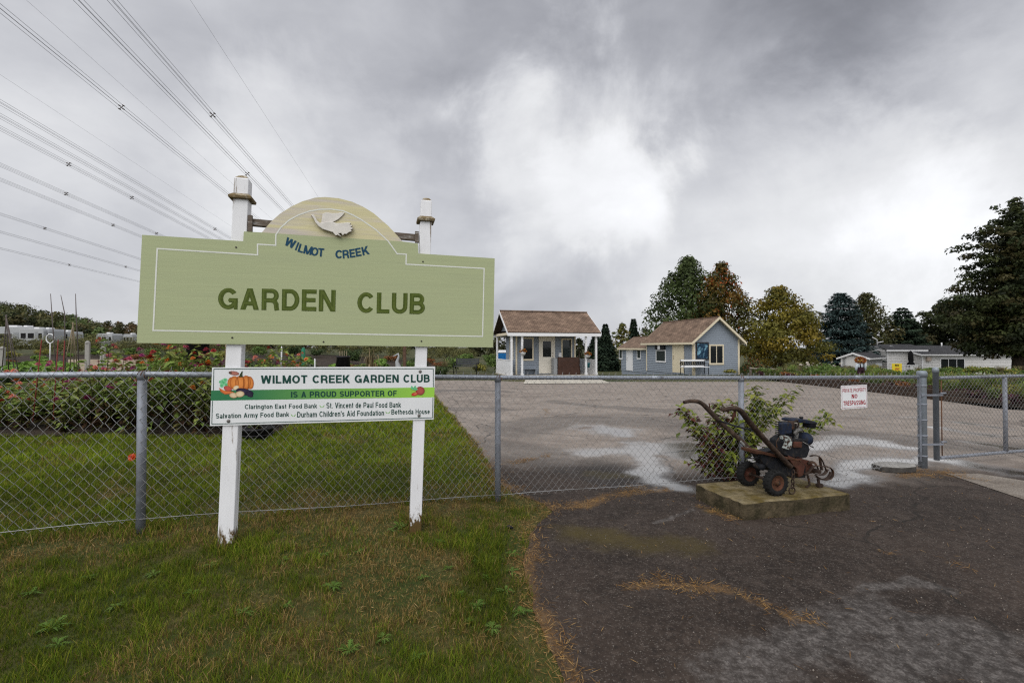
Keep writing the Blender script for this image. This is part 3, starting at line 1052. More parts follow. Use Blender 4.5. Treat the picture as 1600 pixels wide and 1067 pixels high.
# loose grit on the asphalt
x, y = scatter(0.2, 6.5, 1.7, 6.0, 190)
kk = (x > xedge(y) - 0.1) & in_view(x, y) & (rng.random(len(x)) < 0.25 + 0.75 * fbm(x, y, 1.4, 91))
x, y = x[kk], y[kk]
n = len(x)
r_ = rng.uniform(0.0025, 0.0065, n)
oc = np.array([(1, 0, 0), (0, 1, 0), (-1, 0, 0), (0, -1, 0), (0, 0, .8), (0, 0, -.8)], float)
V = (np.stack([x, y, gz(x, y) + 0.008], 1)[:, None, :] + oc[None] * r_[:, None, None] * rng.uniform(0.6, 1.3, (n, 6, 1))).reshape(-1, 3)
T = (np.arange(n)[:, None, None] * 6 + np.array([(0, 1, 4), (1, 2, 4), (2, 3, 4), (3, 0, 4), (1, 0, 5), (2, 1, 5), (3, 2, 5), (0, 3, 5)])[None]).reshape(-1, 3)
c = np.repeat(np.array([(0.13, 0.115, 0.10), (0.22, 0.19, 0.165), (0.07, 0.06, 0.055)])[rng.integers(0, 3, n)], 6, axis=0)
tag(link('grit', npmesh('grit', V, tris=T, col=c, material=mat('grit', (0, 0, 0), 0.85, attr=True))),
    'loose pale grit scattered over the dark asphalt', 'grit', kind='stuff')

# broad-leaved weeds in the turf: dandelion rosettes
def rosette(nl, L, col):
    th = np.arange(nl) * 2.4 + rng.uniform(0, 0.5, nl)
    el = rng.uniform(0.12, 0.65, nl)
    D = np.stack([np.cos(th) * np.cos(el), np.sin(th) * np.cos(el), np.sin(el)], 1)
    Nn = np.stack([-np.cos(th) * np.sin(el), -np.sin(th) * np.sin(el), np.cos(el)], 1)
    Ls = L * rng.uniform(0.6, 1.15, nl)
    parts = []
    cc = np.array(col)[None] * rng.uniform(0.75, 1.3, (nl, 1))
    base = np.zeros((nl, 3))
    parts.append(leafset(base, D, Nn, Ls, Ls * 0.16, cc, 0.02, 0.25))
    for f in (0.35, 0.55, 0.75):                         # toothed lobes
        for sgn in (-1, 1):
            Sd = np.cross(D, Nn) * sgn
            parts.append(leafset(base + D * Ls[:, None] * f * 0.9 - np.array([0, 0, 1]) * (Ls[:, None] * 0.25 * f * f), unit(D * 0.6 + Sd), Nn, Ls * 0.22, Ls * 0.1, cc))
    return merge(parts)


ros = []
for i in range(3):
    V, Q, c = rosette(9 + 2 * i, 0.10 + 0.02 * i, ((0.085, 0.15, 0.022), (0.10, 0.16, 0.03), (0.075, 0.13, 0.02))[i])
    ros.append(npmesh('weed', V, quads=Q, col=c, material=LEAF))
wp = [G(*p) for p in ((745, 880), (775, 875), (800, 870), (760, 905), (790, 925), (745, 950), (730, 975), (770, 985), (815, 960), (700, 890), (660, 905),
                      (520, 920), (450, 950), (610, 830), (625, 825), (300, 930), (180, 950), (80, 985), (90, 1010), (330, 885), (560, 865), (440, 880),
                      (600, 1000), (650, 1030), (505, 870), (240, 900), (140, 905), (50, 930), (380, 960), (690, 850), (720, 930), (800, 895), (545, 1020))]
for i, p in enumerate(wp):
    o = link('weed', ros[i % 3])
    o.location = (p.x, p.y, p.z + 0.012)
    o.rotation_euler.z = i * 1.7
    s_ = 0.38 + 0.32 * ((i * 37) % 10) / 10
    o.scale = (s_, s_, s_)
    tag(o, 'low dandelion rosette with toothed green leaves in the mown turf', 'weed', 'dandelion weeds in the turf')
# ================================================================ FENCE AND GATE
FP = [(-5.38, 2.31), (-2.76, 3.40), (-0.14, 4.49), (2.61, 5.19), (5.29, 5.88)]
RAILZ = [1.385, 1.352, 1.255, 1.205, 1.172]


def wire_panel(mb, a, b, z0a, z0b, z1a, z1b, side, pitch=0.037, wr=0.0017, bulge=0.0, vp=0.0425):
    """chain-link weave between ground points a and b: each wire zigzags between two neighbouring columns"""
    a, b = Vector((*a, 0)), Vector((*b, 0))
    L = (b - a).length
    u = (b - a) / L
    n = Vector((u.y, -u.x, 0)) * side
    nc = int(L / pitch)
    rows = int(round(((z1a - z0a) + (z1b - z0b)) / 2 / vp))
    for i in range(nc):
        pts = []
        wob = 0.004 * math.sin(i * 0.13) + 0.002 * math.sin(i * 0.71)
        for j in range(rows + 1):
            c = i + ((i + j) % 2)
            s_ = c * pitch + random.gauss(0, 0.0022)
            t = min(s_ / L, 1)
            z0, z1 = z0a + (z0b - z0a) * t, z1a + (z1b - z1a) * t
            f = j / rows
            sag = bulge * math.sin(math.pi * f) * (0.5 + 0.5 * math.sin(s_ * 2.1 + f))
            dz = 0.0025 * (1 if (c + i) % 2 else -1)
            pts.append(a + u * s_ + n * (0.026 + dz + wob * math.sin(math.pi * f) + sag) + Vector((0, 0, z0 + (z1 - z0) * f + random.gauss(0, 0.0010))))
        # twisted tips above the last row
        t_ = pts[-1] + Vector((0, 0, 0.018)) + u * 0.004
        pts.append(t_)
        mb.tube(pts, wr, 4, cap=False)


def post(mb, x, y, z1, r, capr=None, z0=None):
    z0 = gzf(x, y) - 0.05 if z0 is None else z0
    mb.lathe([(0, z0), (r, z0), (r, z1 - 0.02), (r * 0.98, z1 - 0.02)], (x, y, 0), n=20)
    c = capr or r * 1.12
    mb.lathe([(r, z1 - 0.045), (c, z1 - 0.045), (c, z1 - 0.01), (c * 0.9, z1 + 0.006), (c * 0.5, z1 + 0.016), (0, z1 + 0.02)], (x, y, 0), n=20)


fen = thing('chain_link_fence', (FP[2][0], FP[2][1], 0), 'galvanised chain link fence with tubular top rail running behind the green sign', 'fence')
for i, (x, y) in enumerate(FP):
    if i == 4:
        continue
    mb = MB()
    post(mb, x, y, RAILZ[i] + 0.005, 0.030 if i != 2 else 0.029)
    mb.build('post', GALVD, fen)
# terminal post at the gate: stouter, flat bell cap, tension bands
gx_, gy_ = FP[4]
mb = MB()
mb.lathe([(0, -0.06), (0.047, -0.06), (0.047, 1.2)], (gx_, gy_, 0), n=24)
mb.lathe([(0.047, 1.17), (0.056, 1.17), (0.056, 1.225), (0.050, 1.245), (0.03, 1.252), (0, 1.254)], (gx_, gy_, 0), n=24)
tp = mb.build('post', mat('terminal_post', (0.235, 0.265, 0.30), 0.5, 0.14, 10, 0.05, metal=0.3, col2=(0.22, 0.23, 0.24), t2=(0.5, 0.72)), fen)
for z in (0.16, 0.42, 0.62, 0.82, 1.06):
    mb = MB()
    mb.lathe([(0.047, z - 0.011), (0.0505, z - 0.011), (0.0505, z + 0.011), (0.047, z + 0.011)], (gx_, gy_, 0), n=24)
    mb.obox((gx_ - 0.085, gy_ - 0.03, z - 0.009), (0.05, 0.012, 0), (-0.003, 0.014, 0), (0, 0, 0.018))
    mb.build('tension_band', GALVD, tp)
u_f = Vector((FP[4][0] - FP[3][0], FP[4][1] - FP[3][1], 0)).normalized()
mb = MB()
mb.obox(Vector((gx_, gy_, 0.10)) - u_f * 0.085 + Vector((0.01, -0.02, 0)), u_f * 0.005, Vector((u_f.y, -u_f.x, 0)) * 0.018, (0, 0, 1.06))
mb.build('tension_bar', GALVD, fen)
rail = MB()
rp = [Vector((x, y, z)) for (x, y), z in zip(FP, RAILZ)]
u0 = (rp[0] - rp[1]).normalized()
rp2 = [rp[0] + u0 * 1.2] + rp
rail.tube(rp2, 0.0215, 14)
rail.build('top_rail', GALV, fen)
for i in range(4):
    # rail couplings, a slightly larger sleeve
    p = rp[i] + (rp[i + 1] - rp[i]) * 0.62
    d = (rp[i + 1] - rp[i]).normalized()
    mb = MB()
    mb.tube([p - d * 0.07, p + d * 0.07], 0.0242, 14)
    mb.build('rail_coupling', GALV, fen)
panels = [((-6.46, 1.86), FP[0]), (FP[0], FP[1]), (FP[1], FP[2]), (FP[2], FP[3]), (FP[3], FP[4])]
bot = [0.36, 0.33, 0.265, 0.09, 0.07, 0.03]
top = [1.44, 1.425, 1.39, 1.292, 1.243, 1.207]
for i, (a, b) in enumerate(panels):
    mb = MB()
    bb = Vector(b) if i < 4 else Vector(b) - Vector((u_f.x, u_f.y)) * 0.08
    wire_panel(mb, a, bb, bot[i], bot[i + 1], top[i], top[i + 1], 1, bulge=0.012)
    mb.build('wire_mesh', WIRE, fen)
tw = MB()
for i, (a, b) in enumerate(panels):
    pts = []
    for k in range(9):
        t = k / 8
        ux = Vector((b[0] - a[0], b[1] - a[1], 0)).normalized()
        nn = Vector((ux.y, -ux.x, 0))
        z = bot[i] + (bot[i + 1] - bot[i]) * t + 0.022 + 0.006 * math.sin(t * 9)
        pts.append(Vector((a[0] + (b[0] - a[0]) * t, a[1] + (b[1] - a[1]) * t, z)) + nn * 0.031)
    tw.tube(pts, 0.0026, 6)
tw.build('tension_wire', WIRE, fen)
for (x, y), z in zip(FP[:4], RAILZ):
    mb = MB()
    th = [Vector((x, y, z)) + Vector((0.004 * k - 0.01, -0.030 * math.cos(k * 1.05) - 0.004, 0.030 * math.sin(k * 1.05))) for k in range(13)]
    mb.tube(th, 0.0028, 6)
    mb.build('tie_wire', RUSTW, fen)

# ---- gate
GA = Vector((5.52, 5.935, 0))
gdir = Vector((P(1570, 600, 6.27).x - 5.52, 6.27 - 5.935, 0)).normalized()
gl = 3.4
gate = thing('chain_link_gate', (GA.x, GA.y, 0.1), 'wide chain link gate with pipe frame standing across the drive', 'gate')


def gpt(s_, z):
    return GA + gdir * s_ + Vector((0, 0, z))


fr_ = MB()
fr_.tube([gpt(0.06, 0.115), gpt(gl, 0.115)], 0.021, 12)
fr_.tube([gpt(0.06, 1.155), gpt(gl, 1.155)], 0.021, 12)
fr_.tube([gpt(gl, 0.10), gpt(gl, 1.17)], 0.021, 12)
s_mid = (P(1570, 600, 6.27) - GA)
s_mid = Vector((s_mid.x, s_mid.y, 0)).length
fr_.tube([gpt(s_mid, 0.13), gpt(s_mid, 1.14)], 0.024, 12)
fr_.tube([gpt(s_mid * 2, 0.13), gpt(s_mid * 2, 1.14)], 0.024, 12)
fr_.build('gate_frame', GALVD, gate)
mb = MB()
mb.lathe([(0, 0.09), (0.031, 0.09), (0.031, 1.225), (0.036, 1.225), (0.036, 1.265), (0.028, 1.288), (0.0, 1.298)], gpt(0, 0), n=20)
mb.build('gate_upright', MATS['terminal_post'], gate)
mb = MB()
wire_panel(mb, gpt(0.09, 0)[:2], gpt(gl - 0.02, 0)[:2], 0.075, 0.075, 1.175, 1.175, 1, pitch=0.034, wr=0.0018, vp=0.036)
mb.build('wire_mesh', mat('gate_wire', (0.20, 0.195, 0.19), 0.55, 0.2, 4, metal=0.3), gate)
mb = MB()
mb.tube([gpt(0.10, 0.14), gpt(0.10, 1.12)], 0.007, 8)
mb.build('tension_bar', RUSTW, gate)
for z in (0.30, 0.93):
    mb = MB()
    mb.obox(Vector((gx_ - 0.055, gy_ - 0.058, z)), Vector((0.30, 0.03, 0)), Vector((0.0, 0.014, 0)), (0, 0, 0.022))
    mb.tube([gpt(0.03, z + 0.03) + Vector((0, -0.04, 0)), gpt(0.12, z + 0.028) + Vector((0, -0.045, 0))], 0.012, 8)
    mb.build('latch_band', GALVD, gate)


def fence_pt(px, py, out=0.0):
    """where a photograph ray meets the fence line"""
    r = ray(px, py)
    for (x0, y0), (x1, y1) in zip(FP[:-1], FP[1:]):
        dx, dy = x1 - x0, y1 - y0
        den = r.x * dy - dx
        if abs(den) < 1e-9:
            continue
        d = (x0 * dy - y0 * dx) / den
        t = (d - y0) / dy
        if -0.02 <= t <= 1.02:
            return Vector((r.x * d, d, CAMZ + r.z * d)) + Vector((dy, -dx, 0)).normalized() * out
    return None


# ---- no trespassing plate hung on the mesh
M_WHITE = mat('white_sign_paint', (0.72, 0.73, 0.74), 0.4, 0.04, 9)
M_RED = mat('red_print', (0.32, 0.018, 0.03), 0.45, 0.1, 30)
q = [fence_pt(*p, out=0.045) for p in ((1309, 638.5), (1349, 636), (1348, 600), (1307, 602.5))]
uo = (q[1] - q[0]).normalized()
vo_ = Vector((0, 0, 1))
no_ = uo.cross(vo_).normalized()
vo_ = no_.cross(uo)
O_ = q[0]


def plate_fr(a, b, c):
    return O_ + uo * a + vo_ * b + no_ * c


def loc(p):
    d = p - O_
    return (d.dot(uo), d.dot(vo_))


qq = [loc(p) for p in q]
W_ = (qq[1][0] + qq[2][0] - qq[3][0]) / 2
H_ = (qq[2][1] + qq[3][1]) / 2
tr = thing('warning_sign', O_, 'small white plate with red lettering hung on the fence near the gate', 'sign')
mb = MB()


def rrect(x0, y0, x1, y1, r, n=5):
    out = []
    for cx, cy, a0 in ((x1 - r, y1 - r, 0), (x0 + r, y1 - r, 90), (x0 + r, y0 + r, 180), (x1 - r, y0 + r, 270)):
        for k in range(n + 1):
            a = R(a0 + 90 * k / n)
            out.append((cx + r * math.cos(a), cy + r * math.sin(a)))
    return out


mb.prism(rrect(0, 0, W_, H_, 0.012), plate_fr, -0.001, 0.001)
mb.build('plate', M_WHITE, tr)
mb = MB()
i_, t_ = 0.012, 0.0035
for x0, y0, x1, y1 in ((i_, i_, W_ - i_, i_ + t_), (i_, H_ - i_ - t_, W_ - i_, H_ - i_), (i_, i_ + t_, i_ + t_, H_ - i_ - t_), (W_ - i_ - t_, i_ + t_, W_ - i_, H_ - i_ - t_)):
    mb.add([plate_fr(x, y, 0.0018) for x, y in ((x0, y0), (x1, y0), (x1, y1), (x0, y1))], [(0, 1, 2, 3)])
mb.build('border', M_RED, tr)
mb = MB()
for s_, x0, x1, y0, y1, bo in (('PRIVATE PROPERTY', .06, .95, .70, .87, 0.15), ('NO', .40, .62, .435, .62, 0.20), ('TRESPASSING', .08, .93, .14, .34, 0.20)):
    lettering(mb, s_, plate_fr, [(W_ * x0, H_ * y0), (W_ * x1, H_ * y0), (W_ * x1, H_ * y1), (W_ * x0, H_ * y1)], 0.0018, bold=bo)
mb.build('lettering', M_RED, tr)
for fx in (0.12, 0.88):
    for fy in (0.04, 0.96):
        mb = MB()
        p = plate_fr(W_ * fx, H_ * fy, 0.002)
        mb.tube([p + no_ * 0.002, p - no_ * 0.02], 0.004, 8)
        mb.build('tie', GALVD, tr)
# ================================================================ GARDEN CLUB SIGN
SA, SB = P(218, 452, 3.04), P(772, 472, 3.71)
su = Vector((SB.x - SA.x, SB.y - SA.y, 0)).normalized()
sn = (Vector((su.y, -su.x, 0)) * math.cos(R(1.4)) + Vector((0, 0, math.sin(R(1.4))))).normalized()
sv = sn.cross(su).normalized()


def sfr(a, b, c):
    return SA + su * a + sv * b + sn * c


def sp(px, py, off=0.0):
    """a photograph pixel on the sign's plane, in the plane's own metres"""
    r = ray(px, py)
    o = Vector((0, 0, CAMZ))
    t = (SA + sn * off - o).dot(sn) / r.dot(sn)
    d = o + r * t - SA
    return (d.dot(su), d.dot(sv))


def sps(pts, off=0.0):
    return [sp(x, y, off) for x, y in pts]


M_SAGE = mat('sage_paint', (0.375, 0.412, 0.238), 0.6, 0.022, 7, 0.10, stretch=(0.4, 0.4, 9), col2=(0.355, 0.390, 0.232), t2=(0.45, 0.8), scale2=2.5, stretch2=(0.5, 0.5, 7))
M_ARCH = mat('cream_weathered_paint', (0.58, 0.53, 0.32), 0.6, 0.08, 6, 0.15, stretch=(0.5, 0.5, 9), col2=(0.52, 0.47, 0.42), t2=(0.46, 0.64), scale2=2.2, stretch2=(0.6, 0.6, 8))
M_EDGE = mat('plywood_edge', (0.26, 0.27, 0.16), 0.8, 0.2, 40)
M_LINE = mat('white_line_paint', (0.66, 0.67, 0.62), 0.5, 0.06, 12)
M_OLIVE = mat('olive_letter_paint', (0.058, 0.085, 0.008), 0.5, 0.25, 60, stretch=(0.15, 0.15, 1))
M_OLIVE2 = mat('olive_letter_light', (0.085, 0.115, 0.018), 0.5, 0.2, 40)
M_TEAL = mat('blue_letter_paint', (0.006, 0.050, 0.10), 0.5, 0.15, 40)
M_POST = mat('peeling_white_paint', (0.74, 0.74, 0.76), 0.6, 0.06, 8, 0.3, stretch=(1, 1, 0.22), col2=(0.24, 0.20, 0.16), t2=(0.585, 0.645), scale2=15, stretch2=(1.3, 1.3, 0.14))
M_MOSSW = mat('mossy_weathered_wood', (0.17, 0.125, 0.065), 0.9, 0.3, 25, 0.5, col2=(0.42, 0.38, 0.30), t2=(0.5, 0.62), scale2=14)
M_GREYW = mat('grey_weathered_wood', (0.13, 0.105, 0.085), 0.9, 0.3, 14, 0.5, stretch=(1, 1, 6), col2=(0.42, 0.41, 0.40), t2=(0.56, 0.66), scale2=9)
M_DOVE = mat('dove_paint', (0.66, 0.63, 0.58), 0.6, 0.1, 14, 0.15)
M_DOVE_EDGE = mat('dove_cut_edge', (0.17, 0.11, 0.07), 0.8, 0.2, 30)
M_SCREW = mat('screw', (0.05, 0.045, 0.04), 0.5, 0.1, 10, metal=0.6)

base = sp(505, 560)
sign = thing('garden_sign', (SA.x + su.x * 1.2, SA.y + su.y * 1.2, 0.12), 'big sage green sign with arched top and a white dove between two white posts', 'sign')

lower = [(213.5, 535.8), (770.5, 542.8), (773, 403.8), (653.8, 396.2), (653, 380.6), (629, 377.5), (500, 369.5), (409, 363.4), (381, 361.8), (380, 377), (222, 367)]
mb = MB()
mb.prism(sps(lower), sfr, -0.018, 0.0, 0, 1)
mb.build('sign_board', [M_SAGE, M_EDGE], sign)
arc = [(409, 363.4), (500, 369.5), (629, 377.5), (620.6, 368), (606.5, 353), (584, 333.5), (567, 323), (550, 315.5), (529, 310), (508, 308), (492, 309.2), (472, 315),
       (455, 323), (437, 334.5), (423, 347)]
mb = MB()
mb.prism(sps(arc), sfr, -0.018, 0.0, 0, 1)
mb.build('arch_panel', [M_ARCH, M_EDGE], sign)

# the thin white line that follows the outline
lp = [(239.4, 516.2), (245.8, 388.6), (402.5, 398.4), (402.5, 381.8), (430.8, 383.4), (431, 367), (439, 355.6), (452, 344), (467, 336), (484, 330), (500, 327.4), (518, 327), (536, 329.7),
      (552, 336.5), (566, 344.5), (587, 359), (606.5, 377), (620.6, 396.7), (634.8, 397.4), (634.4, 413), (756.4, 419.6), (754, 525.6)]
L2 = [Vector(p) for p in sps(lp)]
mb = MB()
hw = 0.0046
nn_ = len(L2)
inn, out = [], []
for i in range(nn_):
    d0 = (L2[i] - L2[i - 1]).normalized()
    d1 = (L2[(i + 1) % nn_] - L2[i]).normalized()
    n0, n1v = Vector((d0.y, -d0.x)), Vector((d1.y, -d1.x))
    m_ = (n0 + n1v)
    m_ = m_ / max(m_.dot(n0), 0.3)
    inn.append(L2[i] + m_ * hw)
    out.append(L2[i] - m_ * hw)
vs = [sfr(p.x, p.y, 0.0012) for p in inn] + [sfr(p.x, p.y, 0.0012) for p in out]
fs = [(i, (i + 1) % nn_, nn_ + (i + 1) % nn_, nn_ + i) for i in range(nn_)]
mb.add(vs, fs)
mb.build('border_line', M_LINE, sign)


def word(mb, s_, bl, br, tr_, tl, c, bold, m=0):
    lettering(mb, s_, sfr, [sp(*bl), sp(*br), sp(*tr_), sp(*tl)], c, m, bold)


for wd_, qd in (('GARDEN', ((340.5, 482.9), (524.3, 486.9), (525, 453.2), (341.2, 449.8))), ('CLUB', ((558, 488.6), (663.6, 491.1), (664.5, 458.6), (558.6, 456.6)))):
    mb = MB()
    qf = [sp(*p) for p in qd]
    lettering(mb, wd_, sfr, qf, 0.0012, 0, 0.195, 0.10)
    cx_ = sum(p[0] for p in qf) / 4
    lettering(mb, wd_, sfr, [(x + (0.004 if x < cx_ else -0.004), y + (0.0045 if i < 2 else -0.0045)) for i, (x, y) in enumerate(qf)], 0.0019, 1, 0.085, 0.235)
    mb.build('lettering', [M_OLIVE, M_OLIVE2], sign)


mb = MB()
H_ = 6.6
for ch, x, y, w_, rot in (('W', 453.6, 379.8, 16.5, 24), ('I', 464.2, 385, 2.6, 21), ('L', 470.6, 388.2, 8.2, 17), ('M', 481.3, 391, 13, 13), ('O', 491.8, 393.3, 11.5, 9), ('T', 501.7, 394.6, 9.5, 5),
                          ('C', 529.2, 397.4, 10.5, 2), ('R', 540.4, 397.2, 10.2, -4), ('E', 550.4, 395.9, 8.6, -7), ('E', 559.8, 394.2, 8.6, -10), ('K', 571.0, 391.8, 11, -13)):
    c_, s_ = math.cos(R(rot)), math.sin(R(rot))
    q = []
    for dx, dy in ((-w_ / 2, H_), (w_ / 2, H_), (w_ / 2, -H_), (-w_ / 2, -H_)):
        q.append(sp(x + dx * c_ - dy * s_, y + dx * s_ + dy * c_))
    lettering(mb, ch, sfr, q, 0.0014, 0, 0.20)
mb.build('lettering', M_TEAL, sign)

# dove: two cut-out layers, body over the raised wing
dove = None
body = [(486, 338.5), (489.5, 336.8), (492.5, 339), (496.5, 346.8), (500.5, 350), (506, 349.6), (512, 347.8), (520, 348.6), (527, 350.6), (536, 350.2), (544, 349.4), (549, 350.4), (547, 353), (551.5, 354.4),
        (548.5, 356.4), (552.5, 359), (548.6, 360.6), (550, 363.6), (545.6, 364.6), (542, 367.6), (538.2, 367.2), (536.4, 370), (533.6, 366.2), (529.4, 366.6), (534.6, 372), (528, 368.8), (525.6, 370.2),
        (520.6, 364.6), (513, 362.4), (505, 359.8), (498.6, 355.4), (493.6, 349.4), (490.6, 343), (488.6, 340.4)]
wing = [(501.6, 349.4), (503.4, 341), (504.2, 334.4), (510, 332.6), (520, 334), (528.4, 333.6), (535.4, 332), (538.6, 333.4), (535, 338), (528.6, 343.6), (521, 347.6), (513.6, 349.4)]
mb = MB()
mb.prism(sps(body), sfr, 0.010, 0.030, 0, 1)
dove = mb.build('dove', [M_DOVE, M_DOVE_EDGE], sign, bevel=0.0025, seg=1)
mb = MB()
mb.prism(sps(wing), sfr, 0.0015, 0.0095, 0, 1)
mb.build('wing', [M_DOVE, M_DOVE_EDGE], dove, bevel=0.002, seg=1)

# fixing bolts
for px, py in ((369, 386.6), (363, 527.6), (660.8, 409), (658.4, 533), (505.5, 534)):
    a, b = sp(px, py)
    mb = MB()
    mb.tube([sfr(a, b, -0.002), sfr(a, b, 0.003)], 0.0065, 8)
    mb.build('bolt', M_SCREW, sign)


# posts
def sign_post(bot_px, low_px, top_px, coll_y, wd, cap_px, name='post'):
    off = -0.018 - wd / 2 - 0.003
    a0, b0 = sp(*bot_px, off)
    a1, b1 = sp(*top_px, off)

    def ax(b):
        return a0 + (a1 - a0) * (b - b0) / (b1 - b0)
    bc = sp(top_px[0], coll_y, off)[1]
    bm = sp(*cap_px, off)[1]
    h = wd / 2

    def ring(mb, levels, m=0):
        vs, fs = [], []
        for b, hh, dd in levels:
            for sa, sc_ in ((-1, 1), (1, 1), (1, -1), (-1, -1)):
                vs.append(sfr(ax(b) + sa * hh, b, off + sc_ * dd))
        n = len(levels)
        for i in range(n - 1):
            for k in range(4):
                fs.append((i * 4 + k, i * 4 + (k + 1) % 4, (i + 1) * 4 + (k + 1) % 4, (i + 1) * 4 + k))
        fs += [(3, 2, 1, 0), tuple((n - 1) * 4 + k for k in range(4))]
        mb.add(vs, fs, m)
    mb = MB()
    ring(mb, [(b0 - 0.10, h, h), (b0 + 0.4, h, h), (b0 + 0.8, h, h), (bc - 0.012, h, h)])
    p = mb.build(name, M_POST2, sign, bevel=0.005)
    mb = MB()
    ring(mb, [(bc - 0.012, h + 0.022, h + 0.022), (bc + 0.006, h + 0.026, h + 0.026), (bc + 0.028, h + 0.002, h + 0.002)])
    mb.build('collar', M_MOSSW, p, bevel=0.003)
    mb = MB()
    ring(mb, [(bc + 0.026, h * .96, h * .96), (bm - 0.028, h * .96, h * .96), (bm, h * 0.50, h * 0.50)])
    c = mb.build('post_cap', M_POST, p, bevel=0.004)
    mb = MB()
    ring(mb, [(bm - 0.020, h * 0.85, h * 0.85), (bm + 0.003, h * 0.46, h * 0.46)])
    mb.build('worn_tip', M_MOSSW, c)
    return ax, off


def post_material():
    """white paint that has flaked off in streaks, mossy and bare over the last hand's width at the ground"""
    m = M_POST.copy()
    m.name = 'peeling_white_post'
    t = m.node_tree
    b = t.nodes['Principled BSDF']
    src = b.inputs['Base Color'].links[0].from_socket
    geo = N(t, 'ShaderNodeNewGeometry')
    sx = N(t, 'ShaderNodeSeparateXYZ')
    t.links.new(geo.outputs['Position'], sx.inputs[0])
    no = N(t, 'ShaderNodeTexNoise', i_Scale=34.0, i_Detail=8.0, i_Roughness=0.7)
    mp = N(t, 'ShaderNodeMapping')
    mp.inputs['Scale'].default_value = (1, 1, 0.4)
    t.links.new(geo.outputs['Position'], mp.inputs[0])
    t.links.new(mp.outputs[0], no.inputs['Vector'])
    v = mth(t, 'ADD', sx.outputs[2], mth(t, 'MULTIPLY', mth(t, 'SUBTRACT', no.outputs['Fac'], 0.5), 0.55))
    mr = N(t, 'ShaderNodeMapRange')
    mr.inputs['From Min'].default_value, mr.inputs['From Max'].default_value = 0.275, 0.225
    t.links.new(v, mr.inputs['Value'])
    rp = N(t, 'ShaderNodeMixRGB', i_1=(0.10, 0.045, 0.018, 1), i_2=(0.085, 0.075, 0.022, 1))
    t.links.new(no.outputs['Fac'], rp.inputs[0])
    mx = N(t, 'ShaderNodeMixRGB')
    t.links.new(mr.outputs[0], mx.inputs[0])
    t.links.new(src, mx.inputs[1])
    t.links.new(rp.outputs[0], mx.inputs[2])
    t.links.new(mx.outputs[0], b.inputs['Base Color'])
    return m


M_POST2 = post_material()
axL, offL = sign_post((355, 855), None, (379.5, 300), 312, 0.098, (379, 277))
axR, offR = sign_post((649, 815), None, (665.5, 330), 346, 0.088, (666, 311.5))

# stringer behind the arch, and the blocks it is nailed to
bl, br = sp(400, 348, -0.07), sp(640, 371, -0.07)
mb = MB()
mb.obox(sfr(axL(bl[1]) + 0.05, bl[1] - 0.028, -0.082), su * (axR(br[1]) - axL(bl[1]) - 0.10) + sv * (br[1] - bl[1]), sv * 0.05, sn * 0.038)
mb.build('stringer', M_GREYW, sign, bevel=0.003)
for ax_f, c_, sg, hh in ((axL, bl[1], 1, 0.12), (axR, br[1], -1, 0.09)):
    mb = MB()
    a = ax_f(c_) + sg * 0.051
    mb.obox(sfr(a if sg > 0 else a - 0.03, c_ - hh + 0.04, -0.042), su * 0.03, sv * hh, sn * 0.022)
    mb.build('cleat', M_GREYW, sign, bevel=0.003)

# ================================================================ SUPPORTER PANEL
PO = 0.006                                          # its face stands just proud of the posts' front
pq = [(328, 665.4), (677.4, 655), (680, 572.6), (331.4, 574)]
offp = -0.018 + PO
PB = [np.array(sp(x, y, offp)) for x, y in pq]


def pl(s_, t_):
    p = (PB[0] * (1 - s_) + PB[1] * s_) * (1 - t_) + (PB[3] * (1 - s_) + PB[2] * s_) * t_
    return p


def pfr(s_, t_, c):
    p = pl(s_, t_)
    return sfr(p[0], p[1], offp + c)


def px2st(x, y):
    """photograph pixel to panel fractions"""
    p = np.array(sp(x, y, offp))
    s_, t_ = 0.5, 0.5
    for _ in range(8):
        f = pl(s_, t_) - p
        J = np.stack([pl(s_ + 1e-3, t_) - pl(s_, t_), pl(s_, t_ + 1e-3) - pl(s_, t_)], 1) / 1e-3
        ds = np.linalg.solve(J, -f)
        s_, t_ = s_ + ds[0], t_ + ds[1]
    return (s_, t_)


def c3(x, y):
    """point of the enlarged crop (4x, from 300, 540)"""
    return px2st(300 + x / 4, 540 + y / 4)


pan = thing('supporter_sign', pfr(0.5, 0, 0), 'white panel with a green band and a printed pumpkin, screwed across the two white posts', 'sign')
M_PANEL = mat('white_panel', (0.70, 0.71, 0.72), 0.35, 0.03, 6)
M_DKGREEN = mat('dark_green_print', (0.010, 0.055, 0.042), 0.4, 0.08, 20)
M_LEAFPR = mat('leaf_mark_print', (0.16, 0.42, 0.05), 0.4, 0.1, 20)
mb = MB()
mb.prism([(0, 0), (1, 0), (1, 1), (0, 1)], pfr, -0.0045, 0)
mb.build('panel', M_PANEL, pan)


def band_mat():
    m = bpy.data.materials.new('green_band_print')
    m.use_nodes = True
    t = m.node_tree
    b = t.nodes['Principled BSDF']
    b.inputs['Roughness'].default_value = 0.4
    uv = N(t, 'ShaderNodeUVMap', uv_map='UVMap')
    sx = N(t, 'ShaderNodeSeparateXYZ')
    t.links.new(uv.outputs[0], sx.inputs[0])
    rp = N(t, 'ShaderNodeValToRGB')
    rp.color_ramp.elements[0].color = (0.012, 0.155, 0.055, 1)
    rp.color_ramp.elements[1].color = (0.30, 0.58, 0.055, 1)
    rp.color_ramp.elements[0].position = 0.15
    t.links.new(sx.outputs[0], rp.inputs[0])
    t.links.new(rp.outputs[0], b.inputs['Base Color'])
    return m


